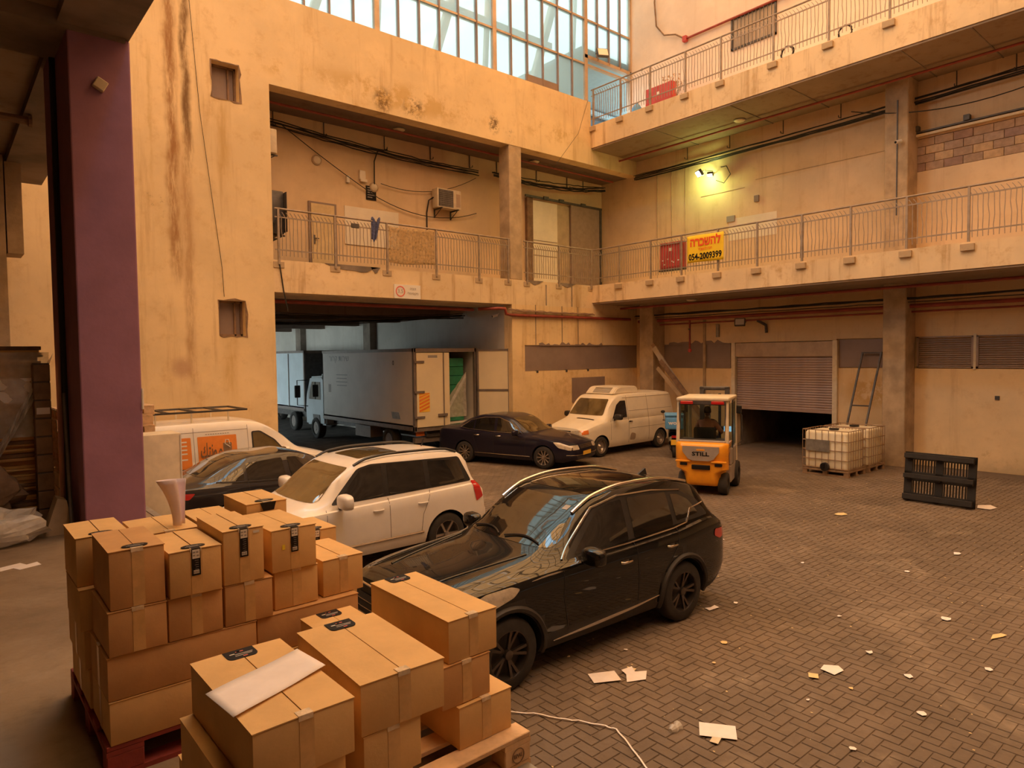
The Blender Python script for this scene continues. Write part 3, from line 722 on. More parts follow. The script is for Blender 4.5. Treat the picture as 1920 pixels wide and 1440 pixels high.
ac_unit('dark grimy air conditioner unit low at the gallery opening edge', (6.62, 17.7, 6.35), PI / 2, 'dark_steel', .8, 1.1)
def disc(label, x, y, z, r=.15):
    t = thing('round_lamp', label, 'lamp', (x, y, z))
    MB().lathe([(r, 0), (r, -.03), (r * .8, -.05)], ax='y', n=24).build('rim', 'column_concrete', t, smooth=30); MB().lathe([(r * .78, -.045), (r * .5, -.08), (.001, -.09)], ax='y', n=24).build('diffuser', 'ac_cream', t, smooth=40)
lp_ = bpy.data.lights.new('lamp_glow', 'POINT'); lp_.energy = 38; lp_.color = (.85, 1, .30); lp_.shadow_soft_size = .08
lo_ = bpy.data.objects.new('lamp_glow', lp_); COL.objects.link(lo_); lo_.location = (20.38, 13.62, 9.28)
disc('round wall lamp left of the small meter box on gallery wall', 8.66, 18.8, 8.93)
disc('round wall lamp hanging on black cable beside notice board', 10.5, 18.8, 8.42)
def ceil_disc(label, x, y, z):
    t = thing('ceiling_lamp', label, 'lamp', (x, y, z))
    MB().lathe([(.17, 0), (.17, -.03), (.13, -.06), (.001, -.07)], n=22).build('diffuser', 'ac_cream', t, smooth=40); MB().lathe([(.19, .0), (.19, -.02), (.17, -.025)], n=22).build('rim', 'grey_steel', t)
ceil_disc('round lamp under the topmost right gallery slab', 19.75, 11.9, 10.58)
ceil_disc('round lamp under back gallery ceiling above the air conditioner', 10.9, 17.9, 10.04)
ceil_disc('round lamp under back gallery ceiling beside the concrete column', 16.4, 17.9, 10.04)
ceil_disc('round lamp under the lower right gallery slab', 19.6, 13.6, 5.03)
# meter box etc.
tg(MB().bev(10.0, 10.2, 18.72, 18.8, 8.58, 8.86, .01, 1).box(10.02, 10.24, 18.7, 18.74, 8.52, 8.6).build('meter_box', 'paint_cream'), 'little cream meter box on gallery wall left of notice board', 'box')
tg(MB().bev(9.56, 9.66, 18.7, 18.8, 8.42, 8.62, .01, 1).build('camera_box', 'white_plastic'), 'tiny white alarm box on gallery wall', 'box')
def notice(label, x, z, w, h):
    t = thing('notice_board', label, 'sign', (x, 18.79, z)); MB().box(-w / 2, w / 2, -.02, 0, 0, h).build('board', 'label_black', t)
    for i in range(5): MB().box(-w * .38, w * (.38 if i % 2 else .1), -.024, -.02, h * (.15 + .17 * i), h * (.21 + .17 * i)).build('text_line', 'label_grey', t)
notice('black notice with grey lines beside round lamp on gallery wall', 10.4, 8.02, .34, .42)
notice('black notice on the cream sliding gate leaf', 17.72, 7.9, .3, .4)
for i, (y, z, w) in enumerate(((11.95, 8.18, .16), (12.9, 7.66, .3))): tg(MB().box(20.84, 20.9, y - w / 2, y + w / 2, z, z + .2).build('switch_box', 'panel_brown' if i == 0 else 'label_grey'), ('brown switch box on right gallery wall below the glowing lamp', 'grey small sign on right gallery wall behind the railing')[i], 'box')
tg(MB().box(20.885, 20.9, 11.25, 13.0, 7.02, 7.76).build('wall_sheet', 'paint_cream'), 'pale rectangular patch board on right gallery wall behind railing', 'board')
tg(MB().box(9.5, 11.35, 18.77, 18.8, 6.6, 7.74).build('wall_sheet', 'paint_cream'), 'pale boarded hatch on back gallery wall below the notice', 'board')
# height limit sign
t = thing('height_sign', 'white height limit sign with red ring above the truck entrance', 'sign', (10.51, 16.99, 4.88))
MB().box(-.44, .44, -.03, 0, 0, .40).build('sign_plate', 'label_white', t)
rg = MB(); rg.lathe([(.125, -.031), (.155, -.031), (.155, -.036), (.125, -.036)], (-.24, 0, .2), 'y', 28, closed=True); rg.build('red_ring', 'label_red', t)
text_mesh('sign_number', '3.5', .16, 'label_grey', t, (-.24, -.034, .2), (PI / 2, 0, 0))
text_mesh('sign_text', 'הבוג', .10, 'label_grey', t, (.18, -.034, .29), (PI / 2, 0, 0), w=.2)
text_mesh('sign_text', 'ילמיסקמ', .10, 'label_grey', t, (.18, -.034, .15), (PI / 2, 0, 0), w=.36)
# banner (to let)
t = thing('rental_banner', 'yellow banner with red and black lettering tied to the gallery railing', 'banner', (18.31, 12.21, 6.02), -PI / 2)
mb = MB(); mb.grid(lambda u, v: (-.65 + 1.3 * u, -.006 * math.sin(u * 9 + v * 2), .02 + .84 * v + .01 * math.sin(u * 6)), 20, 8)
o = mb.build('banner_sheet', 'banner_yellow', t, smooth=60); md = o.modifiers.new('s', 'SOLIDIFY'); md.thickness = .004
text_mesh('banner_text', 'הרכשהל', .36, 'banner_red', t, (0, -.014, .64), (PI / 2, 0, 0), w=1.08, bold=.012)
text_mesh('banner_text', 'ריכשהל הנח', .12, 'banner_red', t, (0, -.014, .42), (PI / 2, 0, 0), w=.5)
text_mesh('banner_phone', '054-2009399', .27, 'label_black', t, (0, -.014, .19), (PI / 2, 0, 0), w=1.18, bold=.008)
# red fire hose cabinets
def fire_box(label, loc, rz, w=.9, h=.85):
    t = thing('fire_cabinet', label, 'cabinet', loc, rz)
    MB().bev(-w / 2, w / 2, -.12, .10, 0, h, .01, 1).build('cabinet_body', 'red_metal', t)
    MB().box(-w / 2 + .03, w / 2 - .03, -.135, -.12, .05, h - .04).build('cabinet_door', 'red_metal', t)
    MB().box(-.06, .06, -.142, -.135, h * .66, h * .78).build('white_mark', 'label_white', t)
    for (a, b) in ((-.3, .3), (-.1, .34), (.05, .24), (.12, .2), (-.25, .14), (.3, .26)): MB().box(a - .03, a + .03, -.141, -.135, h * b, h * b + .035).build('white_mark', 'label_white', t)
    MB().box(-w / 2 - .06, w / 2, -.12, .1, -.07, 0).build('cabinet_foot', 'dark_steel', t)
    return t
fire_box('red fire hose cabinet behind the lower gallery railing left of banner', (18.55, 13.58, 5.98), -PI / 2)
fb = fire_box('pinkish red fire cabinet on the topmost gallery under a plant', (19.6, 14.85, 11.5), -PI / 2, 1.15, 1.0)
pl = thing('potted_plant', 'dry bushy plant behind red cabinet on the topmost gallery', 'plant', (20.35, 14.9, 11.45))
MB().lathe([(.14, 0), (.2, .35), (.18, .35), (.001, .3)], n=14).build('pot', 'wood_dark', pl, smooth=40)
mb = MB(); R = random.Random(2)
for i in range(150):
    a = R.uniform(0, 2 * PI); r = R.uniform(.05, .5); z = 1.0 + R.uniform(0, .55); p = Vector((r * math.cos(a), r * math.sin(a), z)); q = p + Vector((R.uniform(-.12, .12), R.uniform(-.12, .12), R.uniform(-.1, .12))); s = Vector((R.uniform(-.04, .04), R.uniform(-.04, .04), 0))
    mb.add([p, (p + q) / 2 + s, q, (p + q) / 2 - s], [(0, 1, 2, 3)])
o = mb.build('foliage', 'wood', pl); o['kind'] = 'stuff'
mb = MB()
for i in range(9): a = i * .7; mb.tube([(0, 0, .3), (.1 * math.cos(a), .1 * math.sin(a), .8), (.35 * math.cos(a), .35 * math.sin(a), 1.3)], .012, 5)
mb.build('stems', 'wood_dark', pl)
tg(MB().lathe([(.16, 0), (.18, .1), (.18, .5), (.12, .62), (.05, .66), (.05, .72)], (19.4, 15.75, 11.42), n=16).build('water_drum', 'scooter_blue', smooth=40), 'blue plastic drum on the topmost gallery beside red cabinet', 'drum')
# floodlights
def flood(label, loc, rz, tilt, lit=False, w=.34, h=.26):
    t = thing('floodlight', label, 'lamp', loc, rz)
    M = Matrix.Rotation(tilt, 4, 'X')
    mb = MB().bev(-w / 2, w / 2, -.10, 0, -h / 2, h / 2, .012, 2); mb.xf(M); mb.build('lamp_housing', 'dark_steel', t)
    mb = MB().box(-w / 2 + .03, w / 2 - .03, -.106, -.10, -h / 2 + .03, h / 2 - .03); mb.xf(M); mb.build('lamp_glass', 'led_on' if lit else 'led_off', t)
    MB().tube([(-w / 2 - .01, -.03, 0), (-w / 2 - .01, .12, .05), (w / 2 + .01, .12, .05), (w / 2 + .01, -.03, 0)], .012, 5).build('bracket', 'dark_steel', t)
    MB().tube([(0, .12, .05), (0, .46 if lit else .36, .08)], .015, 5).build('arm', 'dark_steel', t)
    return t
flood('lit floodlight glowing yellow-green high on right gallery wall', (20.35, 13.75, 9.42), -PI / 2 - .5, math.radians(35), True, .30, .24)
flood('second lit floodlight glowing beside the yellow-green lamp', (20.5, 13.45, 9.35), -PI / 2 + .3, math.radians(50), True, .2, .16)
flood('dark floodlight above the roller door', (20.55, 12.35, 4.2), -PI / 2 + .4, math.radians(-15))
flood('black floodlight on the sill of topmost gallery opening', (18.9, 16.92, 14.1), -.5, math.radians(-25), False, .42, .36)
def cctv(label, loc, d):
    t = thing('security_camera', label, 'camera', loc); d = Vector(d).normalized()
    MB().cyl(-d * .02, d * .16, .045, 12).build('camera_body', 'white_plastic', t, smooth=40); MB().cyl(d * .16, d * .17, .035, 12).build('lens', 'label_black', t)
    MB().tube([(0, 0, 0), (.1, .02, .06)], .018, 6).build('arm', 'white_plastic', t)
cctv('small white security camera on concrete column below the rail of blocks', (20.1, 7.3, 8.86), (-1, .5, -.3))
cctv('small security camera on the pillar beside the topmost opening', (20.75, 16.6, 13.9), (-.8, -.8, -.2))
cctv('small security camera under beam at the mouth of truck entrance', (14.35, 17.6, 4.55), (-1, .4, -.3))
# gate rail above blocks
r = thing('sliding_rail', 'steel sliding rail on brackets above the exposed blocks', 'rail', (20.85, 5.3, 9.0))
MB().box(20.78, 20.86, 3.2, 7.4, 9.06, 9.12).build('rail_bar', 'ac_cream', r, world=True); MB().box(20.8, 20.9, 3.2, 7.4, 9.16, 9.20).build('rail_cover', 'dark_steel', r, world=True)
for y in (7.15, 5.95, 4.6): MB().box(20.74, 20.9, y - .07, y + .07, 9.2, 9.34).build('bracket', 'dark_steel', r, world=True)

# ================================================================ PIPES AND CABLES
def pipe(label, pts, r, m, cat='pipe', name='wall_pipe', n=8, group=None): return tg(MB().tube(pts, r, n).build(name, m, smooth=50), label, cat, group)
pipe('thick red sprinkler pipe under the lower right gallery slab', [(20.5, 3.4, 4.42), (20.5, 16.6, 4.42)], .055, 'red_pipe', name='sprinkler_pipe')
pipe('thin red pipe below the thick sprinkler pipe on right wall', [(20.62, 3.4, 4.27), (20.62, 16.4, 4.27)], .028, 'red_pipe', name='sprinkler_pipe')
pipe('red sprinkler pipe close under the lower right slab, nearest the slab edge', [(19.7, 3.4, 4.9), (19.7, 16.8, 4.9)], .04, 'red_pipe', name='sprinkler_pipe')
pipe('red pipe across back wall right of truck entrance', [(13.5, 17.5, 4.72), (13.9, 16.93, 4.72), (14.15, 16.93, 4.72), (14.2, 16.93, 4.55), (14.4, 16.93, 4.52), (20.4, 16.93, 4.52)], .05, 'red_pipe', name='sprinkler_pipe')
pipe('red sprinkler pipe under the topmost right slab', [(19.9, 3.2, 10.45), (19.9, 17.0, 10.45)], .035, 'red_pipe', name='sprinkler_pipe')
pipe('red sprinkler pipe under back gallery ceiling', [(6.7, 17.85, 9.93), (20.5, 17.85, 9.93)], .035, 'red_pipe', name='sprinkler_pipe')
pipe('dark red pipe along tunnel ceiling', [(6.6, 17.9, 4.72), (13.6, 17.9, 4.72)], .05, 'red_pipe', name='sprinkler_pipe')
pipe('bright red pipe on pink wall of topmost gallery', [(20.82, 14.7, 14.4), (20.82, 9, 14.42)], .04, 'red_pipe', name='sprinkler_pipe')
pipe('brown hose curling down pink wall to the red pipe', [(20.85, 15.9, 17.5), (20.82, 16.05, 16.2), (20.8, 15.95, 15.3), (20.8, 15.6, 14.85), (20.8, 15.1, 14.7), (20.8, 14.7, 14.4)], .028, 'wood_dark', 'hose', 'hose')
tg(MB().bev(20.74, 20.88, 14.62, 14.78, 14.3, 14.5, .01, 1).build('pipe_joint', 'red_metal'), 'red box joint where the bright red pipe starts on pink wall', 'box')
pv = thing('fire_valve', 'red standpipe with valve on right wall', 'pipe', (20.5, 14.3, 3.3))
MB().cyl((20.5, 14.3, 3.35), (20.5, 14.3, 4.4), .035, 8).build('pipe_body', 'red_pipe', pv, world=True); MB().sphere((20.5, 14.3, 3.3), .07, n=8).build('coupling', 'red_metal', pv, world=True); MB().tube([(20.5, 14.3, 4.05), (20.3, 14.2, 4.05)], .03, 6).build('valve', 'dark_steel', pv, world=True)
def sag(a, b, n, s, R, wob=.03):
    a, b = Vector(a), Vector(b); out = []
    for i in range(n + 1):
        u = i / n; p = a.lerp(b, u); p.z -= s * 4 * u * (1 - u); out.append(p + Vector((R.uniform(-wob, wob), R.uniform(-wob, wob), R.uniform(-wob, wob)) if 0 < i < n else (0, 0, 0)))
    return out
R = random.Random(21)
cables = [
 ('black cable bundle sagging along top of back gallery wall', (6.7, 18.6, 9.75), (14.4, 18.55, 9.45), 5, .08), ('black cable bundle above the sliding gate', (15.0, 18.5, 9.5), (20.4, 18.2, 9.7), 4, .1),
 ('black cable bundle under topmost right slab', (20.65, 3.3, 10.15), (20.65, 16.9, 9.95), 6, .05), ('black cable tray bundle under lower right slab', (20.3, 3.3, 4.62), (20.3, 16.6, 4.6), 4, .02),
 ('brown twisted cable bundle over red pipe on back wall', (14.3, 16.9, 4.72), (18.3, 16.9, 4.68), 4, .02), ('black cable bundle crossing tunnel ceiling', (6.7, 18.6, 4.4), (14.3, 19.4, 4.62), 6, .05), ('black cable bundle deep in the tunnel', (8, 23, 4.35), (14.3, 21, 4.6), 4, .06)]
for (lab, a, b, k, s) in cables:
    t = thing('cable_bundle', lab, 'cable', a)
    for i in range(k):
        off = Vector((R.uniform(-.05, .05), R.uniform(-.05, .05), R.uniform(-.1, .08)))
        MB().tube([p + off for p in sag(a, b, 26, s * R.uniform(.5, 2), R, .015)], R.choice([.012, .018, .025]), 5).build('cable', 'wood_dark' if 'brown' in lab else 'cable_black', t, world=True)
for (lab, pts, r) in (
  ('thin wire drooping across back gallery wall to the air conditioner', sag((7.6, 18.7, 9.7), (10.6, 18.7, 8.1), 8, .05, R, 0) + sag((10.6, 18.7, 8.1), (14.4, 18.7, 8.1), 10, .35, R, 0)[1:], .012),
  ('thin wire looping over back gallery wall toward the column', sag((10.7, 18.7, 8.55), (14.4, 18.7, 9.3), 12, .35, R, 0), .010),
  ('black cable dropping to round wall lamp', [(10.9, 18.6, 9.6), (10.6, 18.7, 9.5), (10.5, 18.72, 9.2), (10.5, 18.74, 8.5)], .02),
  ('thin wire slanting down the tall left wall', [(4.75, 16.98, 12.2), (4.95, 16.97, 9.0), (5.35, 16.97, 5.4), (5.38, 16.97, 4.7)], .006),
  ('thin wire hanging from glazing corner down to the gallery', [(18.2, 17.0, 12.3), (17.6, 16.9, 11), (16.4, 16.95, 9.6)], .006),
  ('long black cable sagging past the concrete column on right gallery', sag((20.1, 8.6, 10.0), (20.6, 3.4, 9.9), 14, .45, R, 0), .014),
  ('black cable loop beside the glowing lamps', [(20.9, 13.3, 9.6), (20.6, 12.9, 9.5), (20.6, 12.75, 9.2), (20.6, 13.0, 8.95), (20.6, 13.3, 9.1)], .014),
  ('black cables hanging down beside truck entrance corner', [(6.72, 16.97, 7.0), (6.76, 16.97, 5.6), (6.85, 16.97, 4.9), (6.95, 16.97, 4.4)], .016)):
    pipe(lab, pts, r, 'cable_black', 'cable', 'hanging_cable', 6)
hk = MB().tube([(0, 0, 0), (0, 0, -.42), (0, -.16, -.42), (0, -.16, -.37)], .016, 5).mesh('tray_hook', 'dark_steel')
ORD = ['first', 'second', 'third', 'fourth', 'fifth', 'sixth', 'seventh', 'eighth', 'ninth']
for i, x in enumerate((7.4, 8.9, 10.9, 12.6, 14.2, 15.4, 17.3, 18.9, 19.8)):
    o = bpy.data.objects.new('cable_hook', hk); COL.objects.link(o); o.location = (x, 18.78, 10.05); tg(o, 'bent steel cable hook under back gallery ceiling, %s from the tall left wall' % ORD[i], 'hook', 'cable hooks of the back gallery')
for i, y in enumerate((14.6, 12.9, 11.0, 9.2, 6.2, 4.9)):
    o = bpy.data.objects.new('cable_hook', hk); COL.objects.link(o); o.location = (20.8, y, 10.55); o.rotation_euler = (0, 0, -PI / 2); tg(o, 'bent steel cable hook under topmost right slab, %s from the inner corner' % ORD[i], 'hook', 'cable hooks of the right gallery')
for (lab, y, x) in (('coil of dark cable lying on edge of topmost gallery, nearer the cabinet', 9.75, 18.62), ('larger coil of dark cable lying on edge of topmost gallery', 8.15, 18.62)):
    mb = MB()
    for k in range(5): r_ = .16 + .03 * R.random(); mb.tube([(x + .05 * R.random(), y + r_ * math.cos(a * PI / 8) + R.uniform(-.02, .02), 11.43 + .20 + r_ * math.sin(a * PI / 8)) for a in range(16)], .012, 5, closed=True)
    tg(mb.build('cable_coil', 'cable_black'), lab, 'cable')
# ================================================================ VEHICLES
def interp(pts, x):
    """monotone-ish smooth curve through (x, y)"""
    if x <= pts[0][0]: return pts[0][1]
    if x >= pts[-1][0]: return pts[-1][1]
    for i in range(len(pts) - 1):
        if pts[i][0] <= x <= pts[i + 1][0]: break
    x0, y0 = pts[i]; x1, y1 = pts[i + 1]; h = x1 - x0; d = (y1 - y0) / h
    def sl(j):
        if j <= 0 or j >= len(pts) - 1: return d
        a = (pts[j][1] - pts[j - 1][1]) / (pts[j][0] - pts[j - 1][0]); b = (pts[j + 1][1] - pts[j][1]) / (pts[j + 1][0] - pts[j][0])
        return 0 if a * b <= 0 else 2 * a * b / (a + b)
    m0, m1 = sl(i), sl(i + 1); t = (x - x0) / h
    return (2 * t**3 - 3 * t**2 + 1) * y0 + (t**3 - 2 * t**2 + t) * h * m0 + (-2 * t**3 + 3 * t**2) * y1 + (t**3 - t**2) * h * m1
def ss(a, b, x): t = max(0, min(1, (x - a) / (b - a))); return t * t * (3 - 2 * t)

WHEELS = {}
def wheel(parent, x, y, r, side, style, wd=.22):
    """side -1: outer face towards -y"""
    key = (r, style, wd)
    if key not in WHEELS:
        ty = MB().lathe([(r * .66, -wd / 2), (r * .9, -wd / 2), (r * .97, -wd * .42), (r, -wd * .3), (r, wd * .3), (r * .97, wd * .42), (r * .9, wd / 2), (r * .66, wd / 2)], ax='y', n=36, closed=True).mesh('tyre', 'tyre', 40)
        rr = r * .68; R_ = MB()
        R_.lathe([(rr, -wd * .48), (rr * .94, -wd * .48), (rr * .90, -wd * .3), (rr * .86, wd * .3), (rr * .99, wd * .4), (rr, wd * .4)], ax='y', n=32)
        R_.f = R_.f[:-2]
        nsp = {'five': 5, 'ten': 10, 'steel': 0, 'six': 6}[style]
        y0 = -wd * .40
        if nsp:
            for k in range(nsp):
                for off in ((-.20, .20) if style == 'five' else (0,)):
                    a = 2 * PI * k / nsp; ca, sa = math.cos(a), math.sin(a)
                    a2 = a + off * .9; c2, s2_ = math.cos(a2), math.sin(a2); w_ = rr * (.05 if style == 'five' else .07)
                    p0 = Vector((ca * rr * .16, y0 + .02, sa * rr * .16)) ; p1 = Vector((c2 * rr * .93, y0 - .005, s2_ * rr * .93)); tdir = (p1 - p0).normalized(); sd = Vector((-tdir.z, 0, tdir.x))
                    vs = [p0 + sd * w_, p0 - sd * w_, p1 - sd * w_ * 1.2, p1 + sd * w_ * 1.2]; R_.add(vs + [v + Vector((0, .03, 0)) for v in vs], [(0, 1, 2, 3), (7, 6, 5, 4), (0, 4, 5, 1), (1, 5, 6, 2), (2, 6, 7, 3), (3, 7, 4, 0)])
        else: R_.lathe([(rr * .9, y0 + .05), (rr * .6, y0 + .02), (rr * .45, y0 + .05), (rr * .2, y0), (.001, y0)], ax='y', n=28)
        R_.lathe([(rr * .2, y0 + .03), (rr * .19, y0 - .01), (rr * .1, y0 - .018), (.001, y0 - .018)], ax='y', n=16)
        rim = R_.mesh('rim', 'rim_black' if style == 'five' else ('rim_silver'), 35)
        bk = MB().lathe([(rr * .9, .0), (rr * .5, .01), (.001, .01)], ax='y', n=24); bk = bk.mesh('brake_disc', 'dark_steel', 40)
        WHEELS[key] = (ty, rim, bk)
    ty, rim, bk = WHEELS[key]
    o = inst(ty, 'wheel', parent, (x, y, r), (0, 0, 0 if side < 0 else PI)); inst(rim, 'rim', o); inst(bk, 'brake_disc', o); return o

class Body:
    def __init__(s, t, o): 
        s.t = t; s.o = o; me = o.data; s.bvh = BVHTree.FromPolygons([v.co.copy() for v in me.vertices], [tuple(p.vertices) for p in me.polygons])
    def cast(s, a, b, ax, off):
        """ax: L (side -y), R (+y), F (front -x), B (rear +x), T (top); a,b in-plane coords"""
        o, d = {'L': (Vector((a, -4, b)), Vector((0, 1, 0))), 'R': (Vector((a, 4, b)), Vector((0, -1, 0))), 'F': (Vector((-6, a, b)), Vector((1, 0, 0))),
                'B': (Vector((6, a, b)), Vector((-1, 0, 0))), 'T': (Vector((a, b, 5)), Vector((0, 0, -1)))}[ax]
        h = s.bvh.ray_cast(o, d)
        if h[0] is None: return None
        n = h[1];  n = n if n.dot(d) < 0 else -n
        return h[0] + n * off
    def patch(s, name, poly, ax, m, off=.004, res=.08, parent=None, both=False, th=.0, rnd=0):
        outs = []
        for axx in ((ax, 'R') if (both and ax == 'L') else (ax,)):
            pl = poly
            if rnd:
                q = []; n = len(pl)
                for i in range(n):
                    p, a, b = Vector(pl[i]), Vector(pl[i - 1]), Vector(pl[(i + 1) % n]); r = min(rnd, (a - p).length * .45, (b - p).length * .45)
                    A = p + (a - p).normalized() * r; B = p + (b - p).normalized() * r
                    for k in range(5): u = k / 4; q.append(tuple(A * (1 - u)**2 + p * 2 * u * (1 - u) + B * u * u))
                pl = q
            bm = bmesh.new(); bm.faces.new([bm.verts.new((p[0], p[1], 0)) for p in pl])
            for k in (0, 1):
                lo, hi = min(p[k] for p in pl), max(p[k] for p in pl); n = int((hi - lo) / res)
                for i in range(1, n + 1):
                    co = [0, 0, 0]; co[k] = lo + (hi - lo) * i / (n + 1); no = [0, 0, 0]; no[k] = 1
                    bmesh.ops.bisect_plane(bm, geom=bm.verts[:] + bm.edges[:] + bm.faces[:], plane_co=co, plane_no=no)
            dead = []
            for v in bm.verts:
                h = s.cast(v.co.x, v.co.y, axx, off)
                if h is None: dead.append(v)
                else: v.co = h
            bmesh.ops.delete(bm, geom=dead, context='VERTS')
            bmesh.ops.triangulate(bm, faces=bm.faces)
            c0 = Vector(sum((v.co for v in bm.verts), Vector())) / max(1, len(bm.verts))
            d = {'L': Vector((0, -1, 0)), 'R': Vector((0, 1, 0)), 'F': Vector((-1, 0, 0)), 'B': Vector((1, 0, 0)), 'T': Vector((0, 0, 1))}[axx]
            bmesh.ops.recalc_face_normals(bm, faces=bm.faces)
            if sum((f.normal.dot(d) for f in bm.faces)) < 0: bmesh.ops.reverse_faces(bm, faces=bm.faces)
            me = bpy.data.meshes.new(name); bm.to_mesh(me); bm.free(); me.materials.append(M_(m)); me.shade_smooth()
            o = bpy.data.objects.new(name, me); COL.objects.link(o); o.parent = parent or s.t; outs.append(o)
            if th: md = o.modifiers.new('s', 'SOLIDIFY'); md.thickness = th; md.offset = 1
        return outs[0]
    def strip(s, name, pts, ax, m, r=.012, off=.0, parent=None, both=False, n=5, res=.06, taper=False):
        for axx in ((ax, 'R') if (both and ax == 'L') else (ax,)):
            q = []
            for i in range(len(pts) - 1):
                a, b = Vector(pts[i]), Vector(pts[i + 1]); k = max(1, int((b - a).length / res))
                for j in range(k + (1 if i == len(pts) - 2 else 0)):
                    h = s.cast(*(a.lerp(b, j / k)), axx, off)
                    if h is not None: q.append(h)
            if len(q) > 1:
                rs = [r * (.25 + .75 * math.sin(PI * min(1, max(0, i / (len(q) - 1))))) if taper else r for i in range(len(q))]
                o = MB().tube(q, rs, n).build(name, m, parent or s.t, smooth=60)
        return o

def car(name, label, loc, rz, L, W, top, belt, plan, wheels, r, style, paint, roofw=.74, zb=.24, clad=None, arch=None, tumble=.93, glassmats='car_glass', bottom=None, arch_z=0, crown=.98):
    """local: nose at -x, length L centred, ground z = 0. profiles use s = 0 (nose) .. L"""
    t = thing(name, label, 'car', loc, rz)
    N = 56; J = []
    def sec(sx):
        zt, zbelt, w = interp(top, sx), interp(belt, sx), interp(plan, sx) * W / 2
        zbo = interp(bottom, sx) if bottom else zb
        zt = max(zt, zbelt + .012); h = zt - zbelt; g = ss(.10, .42, h)
        zbelt2 = zbelt; wr = w * (roofw * g + .80 * (1 - g)); wb = w * (tumble * g + .94 * (1 - g))
        P = [(0, zbo), (w * .7, zbo), (w * .93, zbo + .02), (w * .975, zbo + .10), (w * .995, zbo + .25 * (zbelt - zbo)), (w, zbo + .5 * (zbelt - zbo)), (w * .995, zbo + .78 * (zbelt - zbo)), (w * .985, zbelt - .06), (w * .965, zbelt - .015), (wb, zbelt)]
        for u in (.25, .5, .75): P.append((wb + (wr - wb) * (u ** 1.15), zbelt + h * (.90 * g + .45 * (1 - g)) * u))
        ze = zbelt + h * (.90 * g + .45 * (1 - g))
        P += [(wr, ze), (wr * .95, zbelt + h * (.955 * g + .65 * (1 - g))), (wr * .82, zbelt + h * (crown * g + .82 * (1 - g))), (wr * .5, zbelt + h * (.993 * g + .95 * (1 - g))), (0, zt)]
        return P
    ss_ = [L * (i / N) for i in range(N + 1)]
    vs = []; fs = []; m = None
    for i, sx in enumerate(ss_):
        P = sec(sx); m = len(P)
        row = [(sx - L / 2, -y, z) for (y, z) in P] + [(sx - L / 2, y, z) for (y, z) in P[-2:0:-1]]
        vs += row
    M = 2 * m - 2
    for i in range(N):
        for k in range(M): fs.append((i * M + k, i * M + (k + 1) % M, (i + 1) * M + (k + 1) % M, (i + 1) * M + k))
    fs += [tuple(range(M))[::-1], tuple(range(N * M, (N + 1) * M))]
    mb = MB(); mb.add(vs, fs); o = mb.build('body', paint, t)
    o.data.materials.append(M_(clad or paint)); o.data.materials.append(M_('black_plastic'))
    # wheel wells
    ar = arch or r + .05
    cut = MB()
    for wx in wheels:
        for sg in (-1, 1): cut.cyl((wx - L / 2, sg * (W / 2 + .2), r + arch_z), (wx - L / 2, sg * (W / 2 - .36), r + arch_z), ar, 36)
    co = cut.build('cut', paint, None, world=True); md = o.modifiers.new('b', 'BOOLEAN'); md.object = co; md.operation = 'DIFFERENCE'; md.solver = 'EXACT'
    dg = bpy.context.evaluated_depsgraph_get(); dg.update(); co.parent = t; dg.update()
    me = bpy.data.meshes.new_from_object(o.evaluated_get(dg)); o.modifiers.clear(); old = o.data; o.data = me; bpy.data.objects.remove(co); me.name = 'body'
    for p in me.polygons:
        c = p.center; p.use_smooth = True
        for wx in wheels:
            dd = math.hypot(c.x - (wx - L / 2), c.z - r - arch_z)
            if dd < ar - .001 + .02 and (abs(p.normal.y) < .5 and dd > ar - .03 or abs(c.y) < W / 2 - .34) and abs(c.y) > W / 2 - .40 and dd < ar + .004: p.material_index = 2
        if clad and p.material_index == 0:
            zz_ = (c.z - zb)
            if zz_ < clad_h(c.x): p.material_index = 1
            if clad_flare > 0:
                for wx in wheels:
                    if math.hypot(c.x - (wx - L / 2), c.z - r) < ar + clad_flare and abs(p.normal.y) > .5: p.material_index = 1
    me.set_sharp_from_angle(angle=math.radians(32))
    B = Body(t, o)
    for wx in wheels:
        for sg in (-1, 1): wheel(t, wx - L / 2, sg * (W / 2 - .125), r, sg, style)
    B.L = L; B.W = W
    if clad and clad_flare > 0:
        for wx in wheels:
            for sg in (-1, 1):
                ax = 'L' if sg < 0 else 'R'; q = []
                for k in range(25):
                    a = PI * (-.06 + 1.12 * k / 24); h = B.cast(wx - L / 2 + (ar + .035) * math.cos(a), r + (ar + .035) * math.sin(a), ax, .004)
                    if h is not None: q.append(h)
                if len(q) > 3: MB().tube(q, .034, 6).build('wheel_arch', clad, t, smooth=60)
    return t, B
clad_flare = 0
def clad_h(x): return .14
def plate(B, ax, y, z, w=.50, h=.11, txt='', side=-1):
    o = B.patch('number_plate', [(y - w / 2, z - h / 2), (y + w / 2, z - h / 2), (y + w / 2, z + h / 2), (y - w / 2, z + h / 2)], ax, 'plate_yellow', off=.018, res=.3); return o
